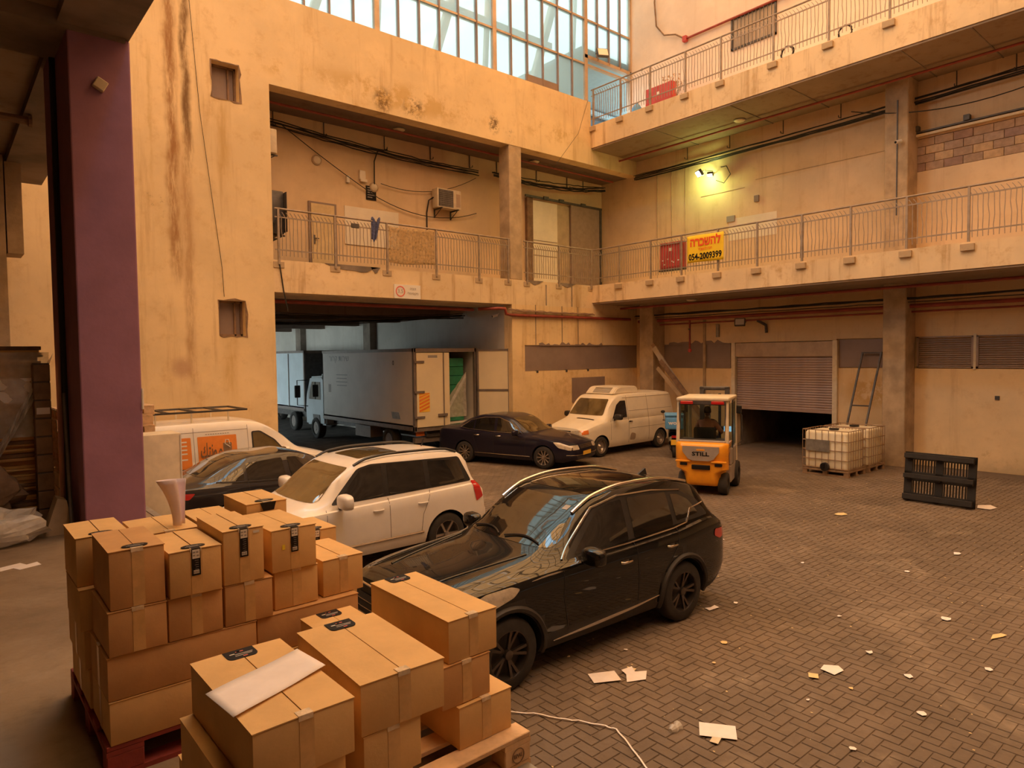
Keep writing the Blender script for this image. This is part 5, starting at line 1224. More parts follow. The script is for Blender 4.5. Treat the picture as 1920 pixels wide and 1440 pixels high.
def carton(label, x0, x1, y0, y1, z0, z1, seam='y', oval=False, strip=False, badge=False, tape=True, face='y', rz=0, m='cardboard', yellow=False, white=False, grp=None, side_tape=True):
    NC[0] += 1; R = random.Random(NC[0] * 13); cx, cy = (x0 + x1) / 2, (y0 + y1) / 2; a, b, h = (x1 - x0) / 2 - .0015, (y1 - y0) / 2 - .0015, z1 - z0 - .001
    t = thing('cardboard_box', label, 'box', (cx, cy, z0 + .0005), rz, grp)
    mb = MB(); mb.bev(-a, a, -b, b, 0, h - .006, .004, 2); mb.build('carton', m, t, smooth=40)
    g = .0022; e = .002
    lift = [R.uniform(0, .006), R.uniform(0, .006)]
    if seam == 'y':
        for k, (u0, u1) in enumerate(((-a - e, -g), (g, a + e))):
            s = MB(); zi = h - .005; zo = h - .0055
            inn = u1 if k == 0 else u0; out = u0 if k == 0 else u1
            s.add([(out, -b - e, zo), (inn, -b - e, zi + lift[k] * .3), (inn, b + e, zi + lift[k] * .5), (out, b + e, zo), (out, -b - e, zo + .0035), (inn, -b - e, zi + .0035 + lift[k] * .3), (inn, b + e, zi + .0035 + lift[k] * .5), (out, b + e, zo + .0035)],
                  [(3, 2, 1, 0), (4, 5, 6, 7), (0, 1, 5, 4), (1, 2, 6, 5), (2, 3, 7, 6), (3, 0, 4, 7)]); s.build('flap', m, t)
    else:
        for k, (u0, u1) in enumerate(((-b - e, -g), (g, b + e))): MB().box(-a - e, a + e, u0, u1, h - .0055, h - .002 + lift[k] * .1).build('flap', m, t)
    if seam == 'y': MB().box(-g, g, -b, b, h - .0065, h - .0045).build('seam_gap', 'cardboard_inner', t)
    else: MB().box(-a, a, -g, g, h - .0065, h - .0045).build('seam_gap', 'cardboard_inner', t)
    tw = .024
    if tape:
        zt = h + .0003
        if seam == 'y':
            MB().box(-tw, tw, -b - e - .0006, -b + .03, zt - .0006 + .001, zt + .0014).box(-tw, tw, -b - .0034, -b - .0022, h - .016, h + .001).build('tape', 'tape_sheen', t)
            if side_tape: MB().box(-tw + .003, tw + .003, -b - .0016, -b - .0006, .004, h - .01).build('tape', 'tape', t)
        else: MB().box(-a - .0026, -a + .04, -tw, tw, zt - .0003, zt + .0013).build('tape', 'tape_sheen', t)
        if side_tape and face == 'x': MB().box(-a - .0018, -a - .0006, -tw, tw, .004, h - .01).build('tape', 'tape', t)
    if oval:
        q = [(.052 * math.cos(2 * PI * k / 28), .030 * math.sin(2 * PI * k / 28)) for k in range(28)]; yo = -b + .042
        o = MB().prism([(x, y + yo) for x, y in q], h + .0015, h + .0028, 'z').build('oval_label', 'label_black', t)
        for dy, w in ((.010, .05), (-.004, .07), (-.014, .04)): MB().box(-w / 2, w / 2, yo + dy - .0018, yo + dy + .0018, h + .0028, h + .0034).build('print_line', 'label_grey', o)
    if strip:
        s0 = .0
        hh = min(.135, h * .58)
        o = MB().box(s0 - .019, s0 + .019, -b - .0048, -b - .0034, h - hh, h - .001).box(s0 - .019, s0 + .019, -b - .0048, -b + .012, h + .0005, h + .0022).build('strip_label', 'label_black', t)
        MB().box(s0 - .016, s0 + .016, -b - .0056, -b - .0048, h - .045, h - .004).box(s0 - .012, s0 + .012, -b - .0056, -b - .0048, h - hh + .008, h - hh + .024).build('white_field', 'label_white', o)
        for i in range(6): MB().box(s0 - .006 + (i % 2) * .003, s0 + .010, -b - .0054, -b - .0048, h - .055 - i * .010, h - .0535 - i * .010).build('print_line', 'label_grey', o)
        for i in range(7): MB().box(s0 - .011 + i * .0032, s0 - .0098 + i * .0032, -b - .0062, -b - .0056, h - hh + .010, h - hh + .021).build('barcode_bar', 'label_black', o)
        for (u, v) in ((-.010, .012), (.004, .012), (-.010, .026), (.006, .028)): MB().box(s0 + u - .004, s0 + u + .006, -b - .0062, -b - .0056, h - v - .008, h - v - .001).build('print_mark', 'label_grey', o)
    if badge:
        yo = b - .002
        q = [(-.055, 0), (-.055, -.045)] + [(-.055 + .022 * (1 - math.cos(k * PI / 12)) , -.045 - .022 * math.sin(k * PI / 12)) for k in range(1, 7)] + [(.055 - .022 * (1 - math.cos(k * PI / 12)), -.045 - .022 * math.sin(k * PI / 12)) for k in range(6, 0, -1)] + [(.055, -.045), (.055, 0)]
        o = MB().prism([(x, y * 1.25 + yo) for x, y in q], h + .0012, h + .0026, 'z').build('badge_label', 'label_black', t)
        for (x, y, w, mm) in ((0, -.022, .028, 'label_red'), (-.004, -.022, .012, 'label_white'), (.008, -.070, .016, 'label_red'), (.010, -.044, .065, 'label_grey'), (-.030, -.035, .018, 'label_white'), (.022, -.055, .03, 'label_grey'), (-.01, -.058, .03, 'label_grey')):
            MB().box(x - w / 2, x + w / 2, yo + y - .003, yo + y + .003, h + .0026, h + .0034).build('print_mark', mm, o)
    if yellow: MB().box(-.065, -.050, -b - .0032, -b - .002, h - .105, h - .08).build('sticker', 'sticker_yellow', t)
    if white: MB().box(a - .05, a - .02, -b - .0032, -b - .002, h - .03, h - .018).build('sticker', 'label_white', t)
    return t
Z0, Z1, Z2, Z3 = 1.544, 1.738, 1.932, 2.130
pallet('red painted wooden pallet under the tall back stack of cartons', .50, 3.29, 1.4, 'wood_red', 1.2, 1.0)
G = 'cartons on the red pallet'
# layer 1 and 2: long cartons
carton('long carton at the foot of the red pallet stack, front left corner', .515, 1.13, 3.285, 3.70, Z0, Z1, face='x', seam='x', grp=G, tape=True)
carton('long carton at the foot of the red pallet stack, front right', 1.14, 1.73, 3.29, 3.70, Z0, Z1, seam='x', grp=G, tape=False)
carton('long carton at the foot of the red pallet stack, back left', .505, 1.1, 3.71, 4.24, Z0, Z1, face='x', seam='x', grp=G)
carton('carton at the foot of the red pallet stack, hidden back right', 1.12, 1.72, 3.71, 4.24, Z0, Z1, seam='x', grp=G, tape=False)
carton('long carton in second layer with tiny tear, front left of red pallet stack', .512, 1.148, 3.285, 3.69, Z1, Z2, face='x', seam='x', grp=G, m='cardboard_dark')
carton('long carton in second layer, front right of red pallet stack', 1.155, 1.70, 3.30, 3.69, Z1, Z2, seam='x', grp=G, tape=False, m='cardboard_dark')
carton('carton in second layer, back left of red pallet stack', .49, 1.1, 3.71, 4.2, Z1, Z2, face='x', seam='x', grp=G)
carton('carton in second layer, back right of red pallet stack', 1.12, 1.8, 3.71, 4.2, Z1, Z2, seam='x', grp=G)
# layer 3
carton('carton third from the bottom at the left front corner of red pallet stack', .520, .752, 3.275, 3.66, Z2, Z3, grp=G, m='cardboard_dark')
carton('carton with wide tape below the leftmost labelled box of tall stack', .757, .993, 3.280, 3.66, Z2, Z3, grp=G, m='cardboard_dark')
carton('carton below the second labelled box, gap on either side', 1.003, 1.232, 3.285, 3.66, Z2, Z3, grp=G, m='cardboard_dark')
carton('carton below the box with yellow sticker', 1.258, 1.490, 3.335, 3.70, Z2, Z3, grp=G)
carton('open topped row end carton right of the yellow sticker box, third layer', 1.518, 1.756, 3.35, 3.76, Z2, Z3, grp=G, rz=.02)
carton('carton third layer, left back of the tall stack', .475, .73, 3.69, 4.1, Z2, Z3, grp=G)
carton('carton third layer, middle back of the tall stack', .74, 1.2, 3.69, 4.1, Z2, Z3, grp=G)
carton('carton third layer, back of the tall stack behind yellow sticker box', 1.21, 1.56, 3.72, 4.1, Z2, Z3, grp=G)
carton('carton with oval and strip label half hidden behind yellow sticker box', 1.60, 1.86, 3.88, 4.22, Z2, Z3 + .03, grp=G, oval=True, strip=True)
carton('small low carton peeping out at the right back of tall stack', 1.62, 1.85, 3.60, 3.87, Z2 - .12, Z2 + .06, grp=G, tape=False)
# top layer
carton('tall top carton with torn tape at lower right, left front of tall stack', .533, .752, 3.277, 3.70, Z3, 2.388, oval=True, grp=G, m='cardboard_dark', rz=-.01)
carton('top carton with oval lid label and long black strip label, lowest of the three', .762, .988, 3.262, 3.66, Z3, 2.342, oval=True, strip=True, grp=G)
carton('top carton with black strip label and small white sticker, middle of the three', 1.000, 1.192, 3.28, 3.70, Z3, 2.391, oval=True, strip=True, white=True, grp=G)
carton('top carton with black strip label and yellow sticker', 1.232, 1.470, 3.315, 3.77, Z3, 2.346, oval=True, strip=True, yellow=True, grp=G, rz=.035)
carton('top carton at far left back of tall stack with yellow mark', .474, .70, 3.74, 4.12, Z3, 2.366, oval=True, grp=G)
carton('top carton in the middle back row holding rolled paper', .74, 1.02, 3.72, 4.12, Z3, 2.335, grp=G, seam='y')
carton('top carton in the back row beside the rolled paper', 1.03, 1.24, 3.74, 4.12, Z3, 2.345, oval=True, grp=G)
carton('highest top carton at the back with black and red flap label', 1.285, 1.515, 3.79, 4.18, Z3, 2.395, grp=G, badge=False, oval=True, strip=False)
tg(MB().prism([(-.045, 0), (.045, 0), (.032, -.045), (-.028, -.045)], 3.782, 3.786, 'y').xf(Matrix.Translation((1.405, 0, 2.392))).build('hanging_label', 'label_black'), 'black label with red print hanging over edge of highest carton', 'label')
# rolled sheet standing on the stack
cloth(lambda u, v: (.945 + (.03 + .045 * v * v) * math.cos(PI * (.1 + 1.45 * u)) - .03 * v * v, 3.80 + (.02 + .02 * v) * math.sin(PI * (.1 + 1.45 * u)), 2.34 + .235 * v + .01 * u * v), 16, 10, 'rolled_paper', 'paper_lilac', 'pale lilac rolled paper sheet standing on cartons beside purple pillar', 'paper', .0015)

# front pallet
pallet('pale wooden pallet in front with stamped end block', .745, 2.19, 1.4, 'wood', 1.2, .8)
st = thing('pallet_stamp', 'burnt round stamp on the corner block of the pale pallet', 'mark', (1.872, 2.189, 1.422))
MB().lathe([(.030, -.001), (.034, -.001), (.034, -.003), (.030, -.003)], (0, 0, .04), 'y', 24, closed=True).build('stamp_ring', 'wood_dark', st)
text_mesh('stamp_text', 'EPAL', .026, 'wood_dark', st, (0, -.002, .04), (PI / 2, 0, 0), w=.046)
W0, W1, W2, W3 = 1.544, 1.730, 1.915, 2.100
G = 'cartons on the pale pallet'
carton('lowest carton at the right end of the pale pallet', 1.618, 1.905, 2.268, 2.85, W0, W1, grp=G)
carton('reddish carton in the middle of right end stack on pale pallet', 1.545, 1.800, 2.285, 2.90, W1, W2, grp=G, m='cardboard_dark')
carton('long carton with glossy badge on top of the right end stack', 1.585, 1.845, 2.290, 2.950, W2, W3, badge=True, grp=G)
carton('carton under the middle top box of the pale pallet', 1.06, 1.292, 2.045, 2.62, W1, W2, grp=G)
carton('lowest carton in the middle of the pale pallet', 1.04, 1.29, 2.10, 2.70, W0, W1, grp=G)
carton('middle top carton with half-round red and white badge on pale pallet', 1.060, 1.395, 2.035, 2.605, W2, W3, badge=True, grp=G, rz=-.035)
carton('carton beneath the box that carries the white sheet', .625, .985, 2.02, 2.60, W1, W2, grp=G)
carton('lowest carton at the left end of the pale pallet', .64, .98, 2.1, 2.7, W0, W1, grp=G)
carton('foremost carton with white sheet on its lid', .668, 1.000, 1.985, 2.605, W2, W3, badge=True, grp=G, rz=.005)
carton('carton with black badge behind the right end stack of pale pallet', 1.33, 1.60, 2.66, 3.20, W1, W2, badge=True, grp=G)
carton('lowest carton behind the right end stack of pale pallet', 1.33, 1.60, 2.66, 3.15, W0, W1, grp=G)
# long loose sheet lying across the lid
mb = MB(); A_, B_, C_, D_ = Vector((.70, 2.20)), Vector((.95, 2.48)), Vector((1.02, 2.40)), Vector((.755, 2.075))
PZ = 2.1085
mb.grid(lambda u, v: (*(Vector((.635, 2.31)).lerp(Vector((.655, 2.10)), v).lerp(Vector((1.000, 2.44)).lerp(Vector((1.02, 2.24)), v), u)), PZ + .0015 * math.sin(u * 7 + v)), 14, 5)
o = mb.build('paper_sheet', 'paper', None, smooth=60); md = o.modifiers.new('s', 'SOLIDIFY'); md.thickness = .0012
tg(o, 'long white paper sheet lying askew on foremost carton', 'paper')
tg(MB().lathe([(.022, 0), (.030, .09), (.031, .09), (.031, .094), (.028, .094), (.0215, .004), (.001, .004)], (1.98, 1.99, 1.21), n=24).build('paper_cup', 'paper', smooth=40), 'white paper cup at the dock edge below the pale pallet', 'cup')

# ---- far left: wrapped cardboard pile, leaning pallets, film heap
t = thing('cardboard_pile', 'tall wrapped pile of flattened cardboard left of the purple pillar', 'pile', (.35, 9.6, 1.4))
R = random.Random(31)
z = 1.54
while z < 3.34:
    th = R.uniform(.02, .05) if (z < 2.35 or z > 3.1) else R.uniform(.18, .3); th = min(th, 3.36 - z + .01)
    MB().bev(-.6 + R.uniform(-.04, .04), .55 + R.uniform(-.03, .03), -.5 + R.uniform(-.04, .04), .45, z - 1.4, z - 1.4 + th - .003, .004, 1).build('cardboard_sheet', R.choice(['cardboard', 'cardboard_dark', 'cardboard_dark', 'wood_dark']), t)
    z += th
MB().box(-.45, .5, -.56, -.545, 1.35, 1.62).build('paper_label', 'paper', t)
mb = MB(); mb.grid(lambda u, v: (-.64 + 1.26 * u, -.57 - .02 * math.sin(u * 30 + v * 7) - .012 * math.sin(v * 47 + u * 11), .98 + .92 * v), 40, 20)
mb.build('stretch_film', 'film', t, smooth=80)
mb = MB(); mb.grid(lambda u, v: (.60 - .55 * u + .10 * (v - .5), -.63 - .03 * math.sin(v * 9 + u * 5) - .02 * math.sin(u * 40), 1.72 - 1.05 * u + .34 * (v - .5)), 30, 6)
mb.build('film_strand', 'film_white', t, smooth=80)
pallet('wooden pallet carrying the wrapped cardboard pile', -.25, 9.2, 1.4, 'wood_dark')
dk = thing('dark_crate', 'narrow dark wooden crate standing beside the purple pillar', 'crate', (.88, 8.95, 1.4))
for i in range(9):
    z = i * .197; MB().bev(-.075, .075, -.1, .1, z + .008, z + .19, .006, 1).build('crate_board', 'wood_dark', dk)
MB().box(-.07, .07, -.09, .09, 0, 1.78).build('crate_core', 'dark_steel', dk)
MB().box(-.06, .06, -.112, -.1, 1.23, 1.30).build('paper_tag', 'paper', dk)
mb = MB(); R = random.Random(5)
mb.sphere((.28, 8.3, 1.56), .52, .30, .17, n=16)
for v in mb.v:
    f = 1 + .16 * math.sin(v.x * 31 + v.z * 23) + .12 * math.sin(v.y * 41 - v.x * 17) + R.uniform(-.05, .05); v.x = .28 + (v.x - .28) * f; v.z = max(1.402, 1.56 + (v.z - 1.56) * (f + .2))
tg(mb.build('film_heap', 'film_white'), 'heap of crumpled clear plastic film on the dock floor', 'plastic film')
mb = MB(); mb.sphere((.28, 8.85, 1.86), .42, .2, .28, n=14)
for v in mb.v:
    f = 1 + .12 * math.sin(v.x * 27 + v.z * 19) + R.uniform(-.04, .04); v.x = .28 + (v.x - .28) * f; v.z = 1.86 + (v.z - 1.86) * f
tg(mb.build('waste_sack', 'wood_dark'), 'slumped dark sack against the wrapped cardboard pile', 'sack')
tg(MB().prism([(.80, 1.4), (1.06, 1.4), (1.0, 1.75), (.92, 1.78)], 8.35, 8.6, 'y').build('concrete_foot', 'column_concrete'), 'rough concrete lump at foot of the purple pillar', 'concrete')
tg(MB().tube([(1.02, 8.2, 1.4), (1.06, 8.75, 2.85)], .02, 6).build('steel_bar', 'dark_steel'), 'dark steel bar leaning against the purple pillar', 'bar')
mb = MB(); mb.prism([(.20, 7.30), (.52, 7.42), (.56, 7.32), (.64, 7.36), (.66, 7.24), (.50, 7.18), (.46, 7.27), (.18, 7.16)], 1.401, 1.404, 'z')
tg(mb.build('paper_scrap', 'paper'), 'torn white paper scrap on the dock floor at the left', 'paper')
# white cabinet and pallets beyond the dock end
cb = thing('white_cabinet', 'tall off-white metal cabinet standing between purple pillar and sedan', 'cabinet', (2.28, 10.62, 0))
MB().bev(-.62, .355, -.25, .25, 0, 2.16, .012, 2).build('cabinet_body', 'ac_cream', cb, smooth=40); MB().box(.34, .357, -.26, -.24, .02, 2.14).build('edge_strip', 'white_plastic', cb)
ld = thing('wooden_crate', 'large wooden crate carrying stacked pallets behind the purple pillar', 'crate', (1.86, 11.55, 0))
for i in range(8): MB().bev(-.6, .6, -.4, .4, i * .205 + .005, i * .205 + .2, .006, 1).build('crate_board', 'wood', ld)
for i in range(6): pallet('wooden pallet in the short stack behind purple pillar, %s' % ['lowest', 'second from below', 'third from below', 'fourth from below', 'second from top', 'topmost'][i], 1.27 + .02 * math.sin(i * 3), 11.15 + .015 * math.cos(i * 5), 1.655 + i * .146, 'wood', group='pallets behind the pillar')

# ================================================================ LITTER on the court floor
def scrap(lab, x, y, pts, m='paper', tilt=0, fold=None, name='paper_scrap'):
    mb = MB(); n = len(pts); R = random.Random(int(x * 100)); P = [Vector((p[0], p[1], .012 + tilt * (p[0] + p[1]) + R.uniform(0, .004))) for p in pts]
    mb.add(P + [p + Vector((0, 0, .002)) for p in P], [tuple(range(n))[::-1], tuple(range(n, 2 * n))] + [(i, (i + 1) % n, (i + 1) % n + n, i + n) for i in range(n)]); mb.xf(Matrix.Translation((x, y, 0)))
    return tg(mb.build(name, m), lab, 'litter')
sq = lambda w, h, a: [tuple(Matrix.Rotation(a, 2) @ Vector(p)) for p in ((-w / 2, -h / 2), (w / 2, -h / 2), (w / 2, h / 2), (-w / 2, h / 2))]
scrap('whole white sheet lying on the paving nearest the pallets', 4.92, 3.16, sq(.30, .21, -.95))
scrap('little grey paper tucked under the whole white sheet', 4.80, 3.10, sq(.12, .07, .3), 'ac_cream')
scrap('crumpled white sheet on paving by the front wheel', 4.93, 4.44, sq(.28, .20, -.5))
p = scrap('folded cream leaflet with raised corner beside crumpled sheet', 5.18, 4.28, [(-.16, -.05), (.02, -.14), (.16, -.04), (.06, .03), (.12, .12), (-.02, .14), (-.05, .05)], 'paper', .03)
scrap('tan scrap on top of the folded leaflet', 5.24, 4.36, [(-.05, -.04), (.06, -.02), (.02, .07)], 'paper_tan', .1)
scrap('crumpled white paper in open paving right of the cars', 6.75, 3.04, [(-.10, -.08), (.06, -.10), (.12, -.02), (.04, .09), (-.08, .07)])
scrap('small yellow card beside the crumpled white paper', 6.48, 3.09, sq(.10, .09, .5), 'paper_tan')
scrap('white torn scrap behind the rear wheel', 7.30, 4.77, [(-.10, -.03), (.08, -.05), (.10, .03), (0, .02), (-.07, .06)])
scrap('tan banana-shaped wrapper far right on paving', 8.90, 2.17, [(-.15, .03), (.02, -.04), (.10, -.06), (.11, .0), (.0, .05)], 'paper_tan')
R = random.Random(77)
lit = [(7.157, 2.472, .06), (8.907, 5.867, .09), (5.573, 4.71, .03), (7.678, 4.666, .05), (6.512, 4.1, .05), (7.437, 2.943, .05), (10.148, 6.474, .1), (13.424, 5.894, .18), (9.046, 2.717, .09), (5.984, 2.902, .03), (6.497, 2.736, .03), (6.498, 2.134, .05), (16.125, 4.162, .3), (5.0, 5.0, .03), (12.1, 3.5, .1), (9.9, 4.9, .05), (11.3, 7.6, .07), (8.2, 3.6, .04), (10.6, 3.7, .06), (6.0, 3.9, .03), (5.5, 2.3, .04), (7.9, 2.0, .05)]
wh = ['beside the folded leaflet', 'beyond the rear wheel', 'near the sill of black car', 'by the rear tyre', 'amid the paving joints', 'in the middle of open paving', 'past the rear of black car', 'toward the plastic pallet', 'far out on open paving', 'close to the yellow card', 'right of the yellow card', 'near the bottom edge of paving', 'beside the black plastic pallet', 'close under the front door', 'halfway to the white totes', 'behind the tail of black car', 'short of the forklift', 'in plain paving near middle', 'on the pale worn track', 'right of the leaflet', 'between big sheet and edge', 'at the right margin']
for i, (x, y, s) in enumerate(lit):
    n = 5 + i % 3; pts = [(s * R.uniform(.5, 1) * math.cos(2 * PI * k / n), s * R.uniform(.4, .9) * math.sin(2 * PI * k / n)) for k in range(n)]
    m = ['paper', 'paper_tan', 'paper'][i % 3]
    scrap('%s paper scrap %s' % ({'paper': 'small white', 'paper_tan': 'small tan'}[m], wh[i]), x, y, pts, m)
mb = MB()
for i in range(420):
    x = R.uniform(3.2, 19); y = R.uniform(1.2, 10) ; s = R.uniform(.005, .016); a = R.uniform(0, 3)
    mb.add([(x + s * math.cos(a + k * 1.57) * (1 if k % 2 else .6), y + s * math.sin(a + k * 1.57), .016) for k in range(4)] + [(x, y, .02)], [(0, 1, 4), (1, 2, 4), (2, 3, 4), (3, 0, 4)])
o = mb.build('litter_crumbs', 'paper_tan', None, world=True); o['kind'] = 'stuff'; tg(o, 'tiny crumbs and flecks of litter strewn over the paving', 'litter')
cp = thing('crushed_cup', 'crushed clear plastic cup on paving left of the whole sheet', 'cup', (4.67, 3.42, .015)); MB().lathe([(.02, -.05), (.045, -.01), (.03, .03), (.05, .06)], ax='x', n=10).build('cup_body', 'film_white', cp)
pts = [(3.77, 4.60), (3.95, 4.40), (4.09, 4.14), (4.16, 4.05), (4.27, 3.84), (4.30, 3.74), (4.22, 3.55), (4.07, 3.25), (3.95, 2.95)]
mb = MB(); q = []
for i in range(len(pts) - 1):
    for k in range(4): a, b = Vector(pts[i]), Vector(pts[i + 1]); q.append(a.lerp(b, k / 4))
q.append(Vector(pts[-1]))
vs = []; 
for i, p in enumerate(q):
    d = (q[min(i + 1, len(q) - 1)] - q[max(i - 1, 0)]).normalized(); nrm = Vector((-d.y, d.x)) * .007; zt = .014 + .004 * math.sin(i * 1.7)
    vs += [(p.x - nrm.x, p.y - nrm.y, zt), (p.x + nrm.x, p.y + nrm.y, zt), (p.x + nrm.x, p.y + nrm.y, zt + .004), (p.x - nrm.x, p.y - nrm.y, zt + .004)]
n = len(q); mb.add(vs, [(i * 4 + a, i * 4 + (a + 1) % 4, (i + 1) * 4 + (a + 1) % 4, (i + 1) * 4 + a) for i in range(n - 1) for a in range(4)])
tg(mb.build('packing_strap', 'paper'), 'white plastic packing strap snaking over the paving by the pale pallet', 'strap')
# ================================================================ TRUCKS IN THE TUNNEL
def truck_box(t, x0, x1, y0, y1, z0, z1, m='truck_white', open_rear=True):
    b = lambda nm, *a, mm=m: MB().box(*a).build(nm, mm, t, world=True)
    b('side_panel', x0, x0 + .05, y0, y1, z0, z1); b('side_panel', x1 - .05, x1, y0, y1, z0, z1); b('roof_panel', x0, x1, y0, y1, z1 - .05, z1); b('front_panel', x0, x1, y1 - .05, y1, z0, z1); b('load_floor', x0, x1, y0, y1, z0, z0 + .1)
    for (xa, xb) in ((x0 - .015, x0 + .06), (x1 - .06, x1 + .015)): b('frame_rail', xa, xb, y0 - .01, y1 + .01, z0 - .08, z0 + .05, mm='truck_frame'); b('frame_rail', xa, xb, y0 - .01, y1, z1 - .08, z1 + .02, mm='truck_frame'); b('frame_post', xa, xb, y0 - .02, y0 + .08, z0 - .08, z1 + .02, mm='truck_frame')
    b('frame_rail', x0, x1, y0 - .02, y0 + .06, z1 - .1, z1 + .02, mm='truck_frame'); b('frame_rail', x0, x1, y0 - .02, y0 + .06, z0 - .1, z0 + .06, mm='truck_frame')
def truck_wheel(t, x, y, r=.42, w=.28):
    o = MB().lathe([(r * .6, -w / 2), (r * .93, -w / 2), (r, -w * .3), (r, w * .3), (r * .93, w / 2), (r * .6, w / 2)], ax='x', n=28, closed=True).build('wheel', 'tyre', t); o.location = Vector((x, y, r)) - Vector(t.location)
    MB().lathe([(r * .6, -w * .4), (r * .5, -w * .2), (r * .2, -w * .45), (.001, -w * .45)], ax='x', n=20).build('rim', 'truck_frame', o)
    o.data.shade_smooth(); return o
X0_, X1_, Y0_, Y1_ = 11.42, 13.85, 18.15, 24.7; ZB, ZT = .93, 3.44
t = thing('box_truck', 'white box truck in the tunnel with right rear door swung open', 'truck', (12.6, 21.5, 0))
truck_box(t, X0_, X1_, Y0_, Y1_, ZB, ZT)
dr = MB().box(X0_ + .07, X0_ + 1.10, Y0_ - .05, Y0_ - .01, ZB + .04, ZT - .12).build('rear_door', 'truck_door', t, world=True)
MB().box(X0_ + 1.10, X0_ + 1.32, Y0_ - .045, Y0_ - .005, ZB + .04, ZT - .12).build('rear_door', 'truck_door', t, world=True)
for x in (X0_ + 1.08,): MB().cyl((x, Y0_ - .07, ZB), (x, Y0_ - .07, ZT - .1), .018, 6).build('lock_rod', 'truck_frame', dr, world=True)
for z in (1.25, 2.05, 3.0): MB().box(X0_ - .02, X0_ + .34, Y0_ - .08, Y0_ - .05, z, z + .07).build('hinge', 'truck_frame', dr, world=True)
MB().box(X0_ + .85, X0_ + 1.2, Y0_ - .1, Y0_ - .05, 1.28, 1.36).build('door_latch', 'truck_frame', dr, world=True)
wp = MB().box(X0_ + .14, X0_ + .54, Y0_ - .056, Y0_ - .05, 1.45, 2.05).build('warning_plate', 'plate_yellow', dr, world=True)
for i in range(6):
    z = 1.45 + i * .11
    MB().prism([(X0_ + .15, z), (X0_ + .53, min(2.05, z + .14)), (X0_ + .53, min(2.05, z + .20)), (X0_ + .15, min(2.03, z + .055))], Y0_ - .060, Y0_ - .056, 'y').build('warning_stripe', 'lamp_orange', wp, world=True)
MB().box(X0_ + .5, X0_ + .85, Y0_ - .056, Y0_ - .05, ZT - .28, ZT - .2).build('door_sticker', 'label_grey', dr, world=True)
mb = MB().box(0, 1.12, -.03, .03, ZB + .03, ZT - .02); od = mb.build('open_door', 'truck_door', t); od.location = Vector((X1_ + .02, Y0_ - .06, 0)) - Vector(t.location); od.rotation_euler = (0, 0, math.radians(-52))
for (a, b_, c_, d_) in ((0, 1.12, ZB + .03, ZB + .1), (0, 1.12, ZT - .08, ZT - .02), (0, .06, ZB, ZT), (1.06, 1.12, ZB, ZT), (0, 1.12, 2.02, 2.09)): MB().box(a, b_, -.045, .045, c_, d_).build('door_rim', 'truck_frame', od)
# load of green crates
gr = thing('green_crate_stack', 'tall wrapped stack of green crates in the open truck', 'crates', (13.22, 18.95, ZB + .1))
for i in range(7):
    if i < 7: MB().bev(-.46, .34, -.5, .5, i * .30 + .02, i * .30 + .31, .015, 1).build('crate', 'green_crate', gr)
mb = MB(); mb.grid(lambda u, v: (-.44 + .86 * u, -.53 - .015 * math.sin(u * 25 + v * 9), .15 + 1.5 * v * (.35 + .65 * u) ), 16, 12); mb.build('stretch_film', 'film', gr, smooth=80)
mb = MB(); mb.grid(lambda u, v: (-.42 + .8 * u, -.56 - .02 * math.sin(v * 20), .35 + 1.15 * u + .22 * (v - .5)), 16, 6); mb.build('film_strand', 'film_white', gr, smooth=80)
# marks on the side
for i, (y, z, w, h) in enumerate(((23.1, 2.55, .9, .03), (23.1, 2.42, .8, .03), (23.1, 2.29, .9, .03), (23.1, 2.16, .8, .03), (24.1, 1.9, .2, .3))): MB().box(X0_ - .004, X0_, y - w / 2, y + w / 2, z, z + h).build('side_print', 'truck_frame' if i == 4 else 'label_grey', t, world=True)
text_mesh('side_print', 'רורק תוריש', .30, 'label_grey', t, Vector((X0_ - .003, 23.3, 3.16)) - Vector(t.location), (PI / 2, 0, -PI / 2), w=1.6)
text_mesh('side_print', '0', .22, 'label_black', t, Vector((X0_ - .003, 19.4, 3.0)) - Vector(t.location), (PI / 2, 0, -PI / 2))
MB().prism([(19.0, 1.18), (19.5, 1.18), (19.58, 1.40), (19.1, 1.40)], X0_ - .004, X0_, 'x').build('side_hatch', 'grey_steel', t, world=True)
MB().box(X0_ + .5, X1_ - .5, Y0_ + .1, Y1_ + 2.0, .62, .86).build('chassis', 'dark_steel', t, world=True)
MB().box(X0_ + .1, X1_ - .1, Y0_ + .15, Y0_ + .3, .45, .62).build('rear_bumper', 'truck_frame', t, world=True)
for x in (X0_ + .12, X1_ - .42): MB().box(x, x + .3, Y0_ + .10, Y0_ + .15, .68, .84).build('tail_light', 'lamp_orange', t, world=True)
MB().box(X0_ + 1.25, X0_ + 1.7, Y0_ + .08, Y0_ + .12, .52, .66).build('number_plate', 'plate_yellow', t, world=True)
MB().tube([(X0_ + .9, Y0_ - .05, .2), (X0_ + 1.15, Y0_ + .05, .85)], .03, 6).build('step_bar', 'truck_frame', t, world=True)
MB().box(X0_ + .1, X0_ + .6, 21.2, 22.3, .4, .8).build('side_box', 'truck_frame', t, world=True)
for x in (X0_ + .2, X1_ - .2):
    for y in (19.9, 25.6): truck_wheel(t, x, y)
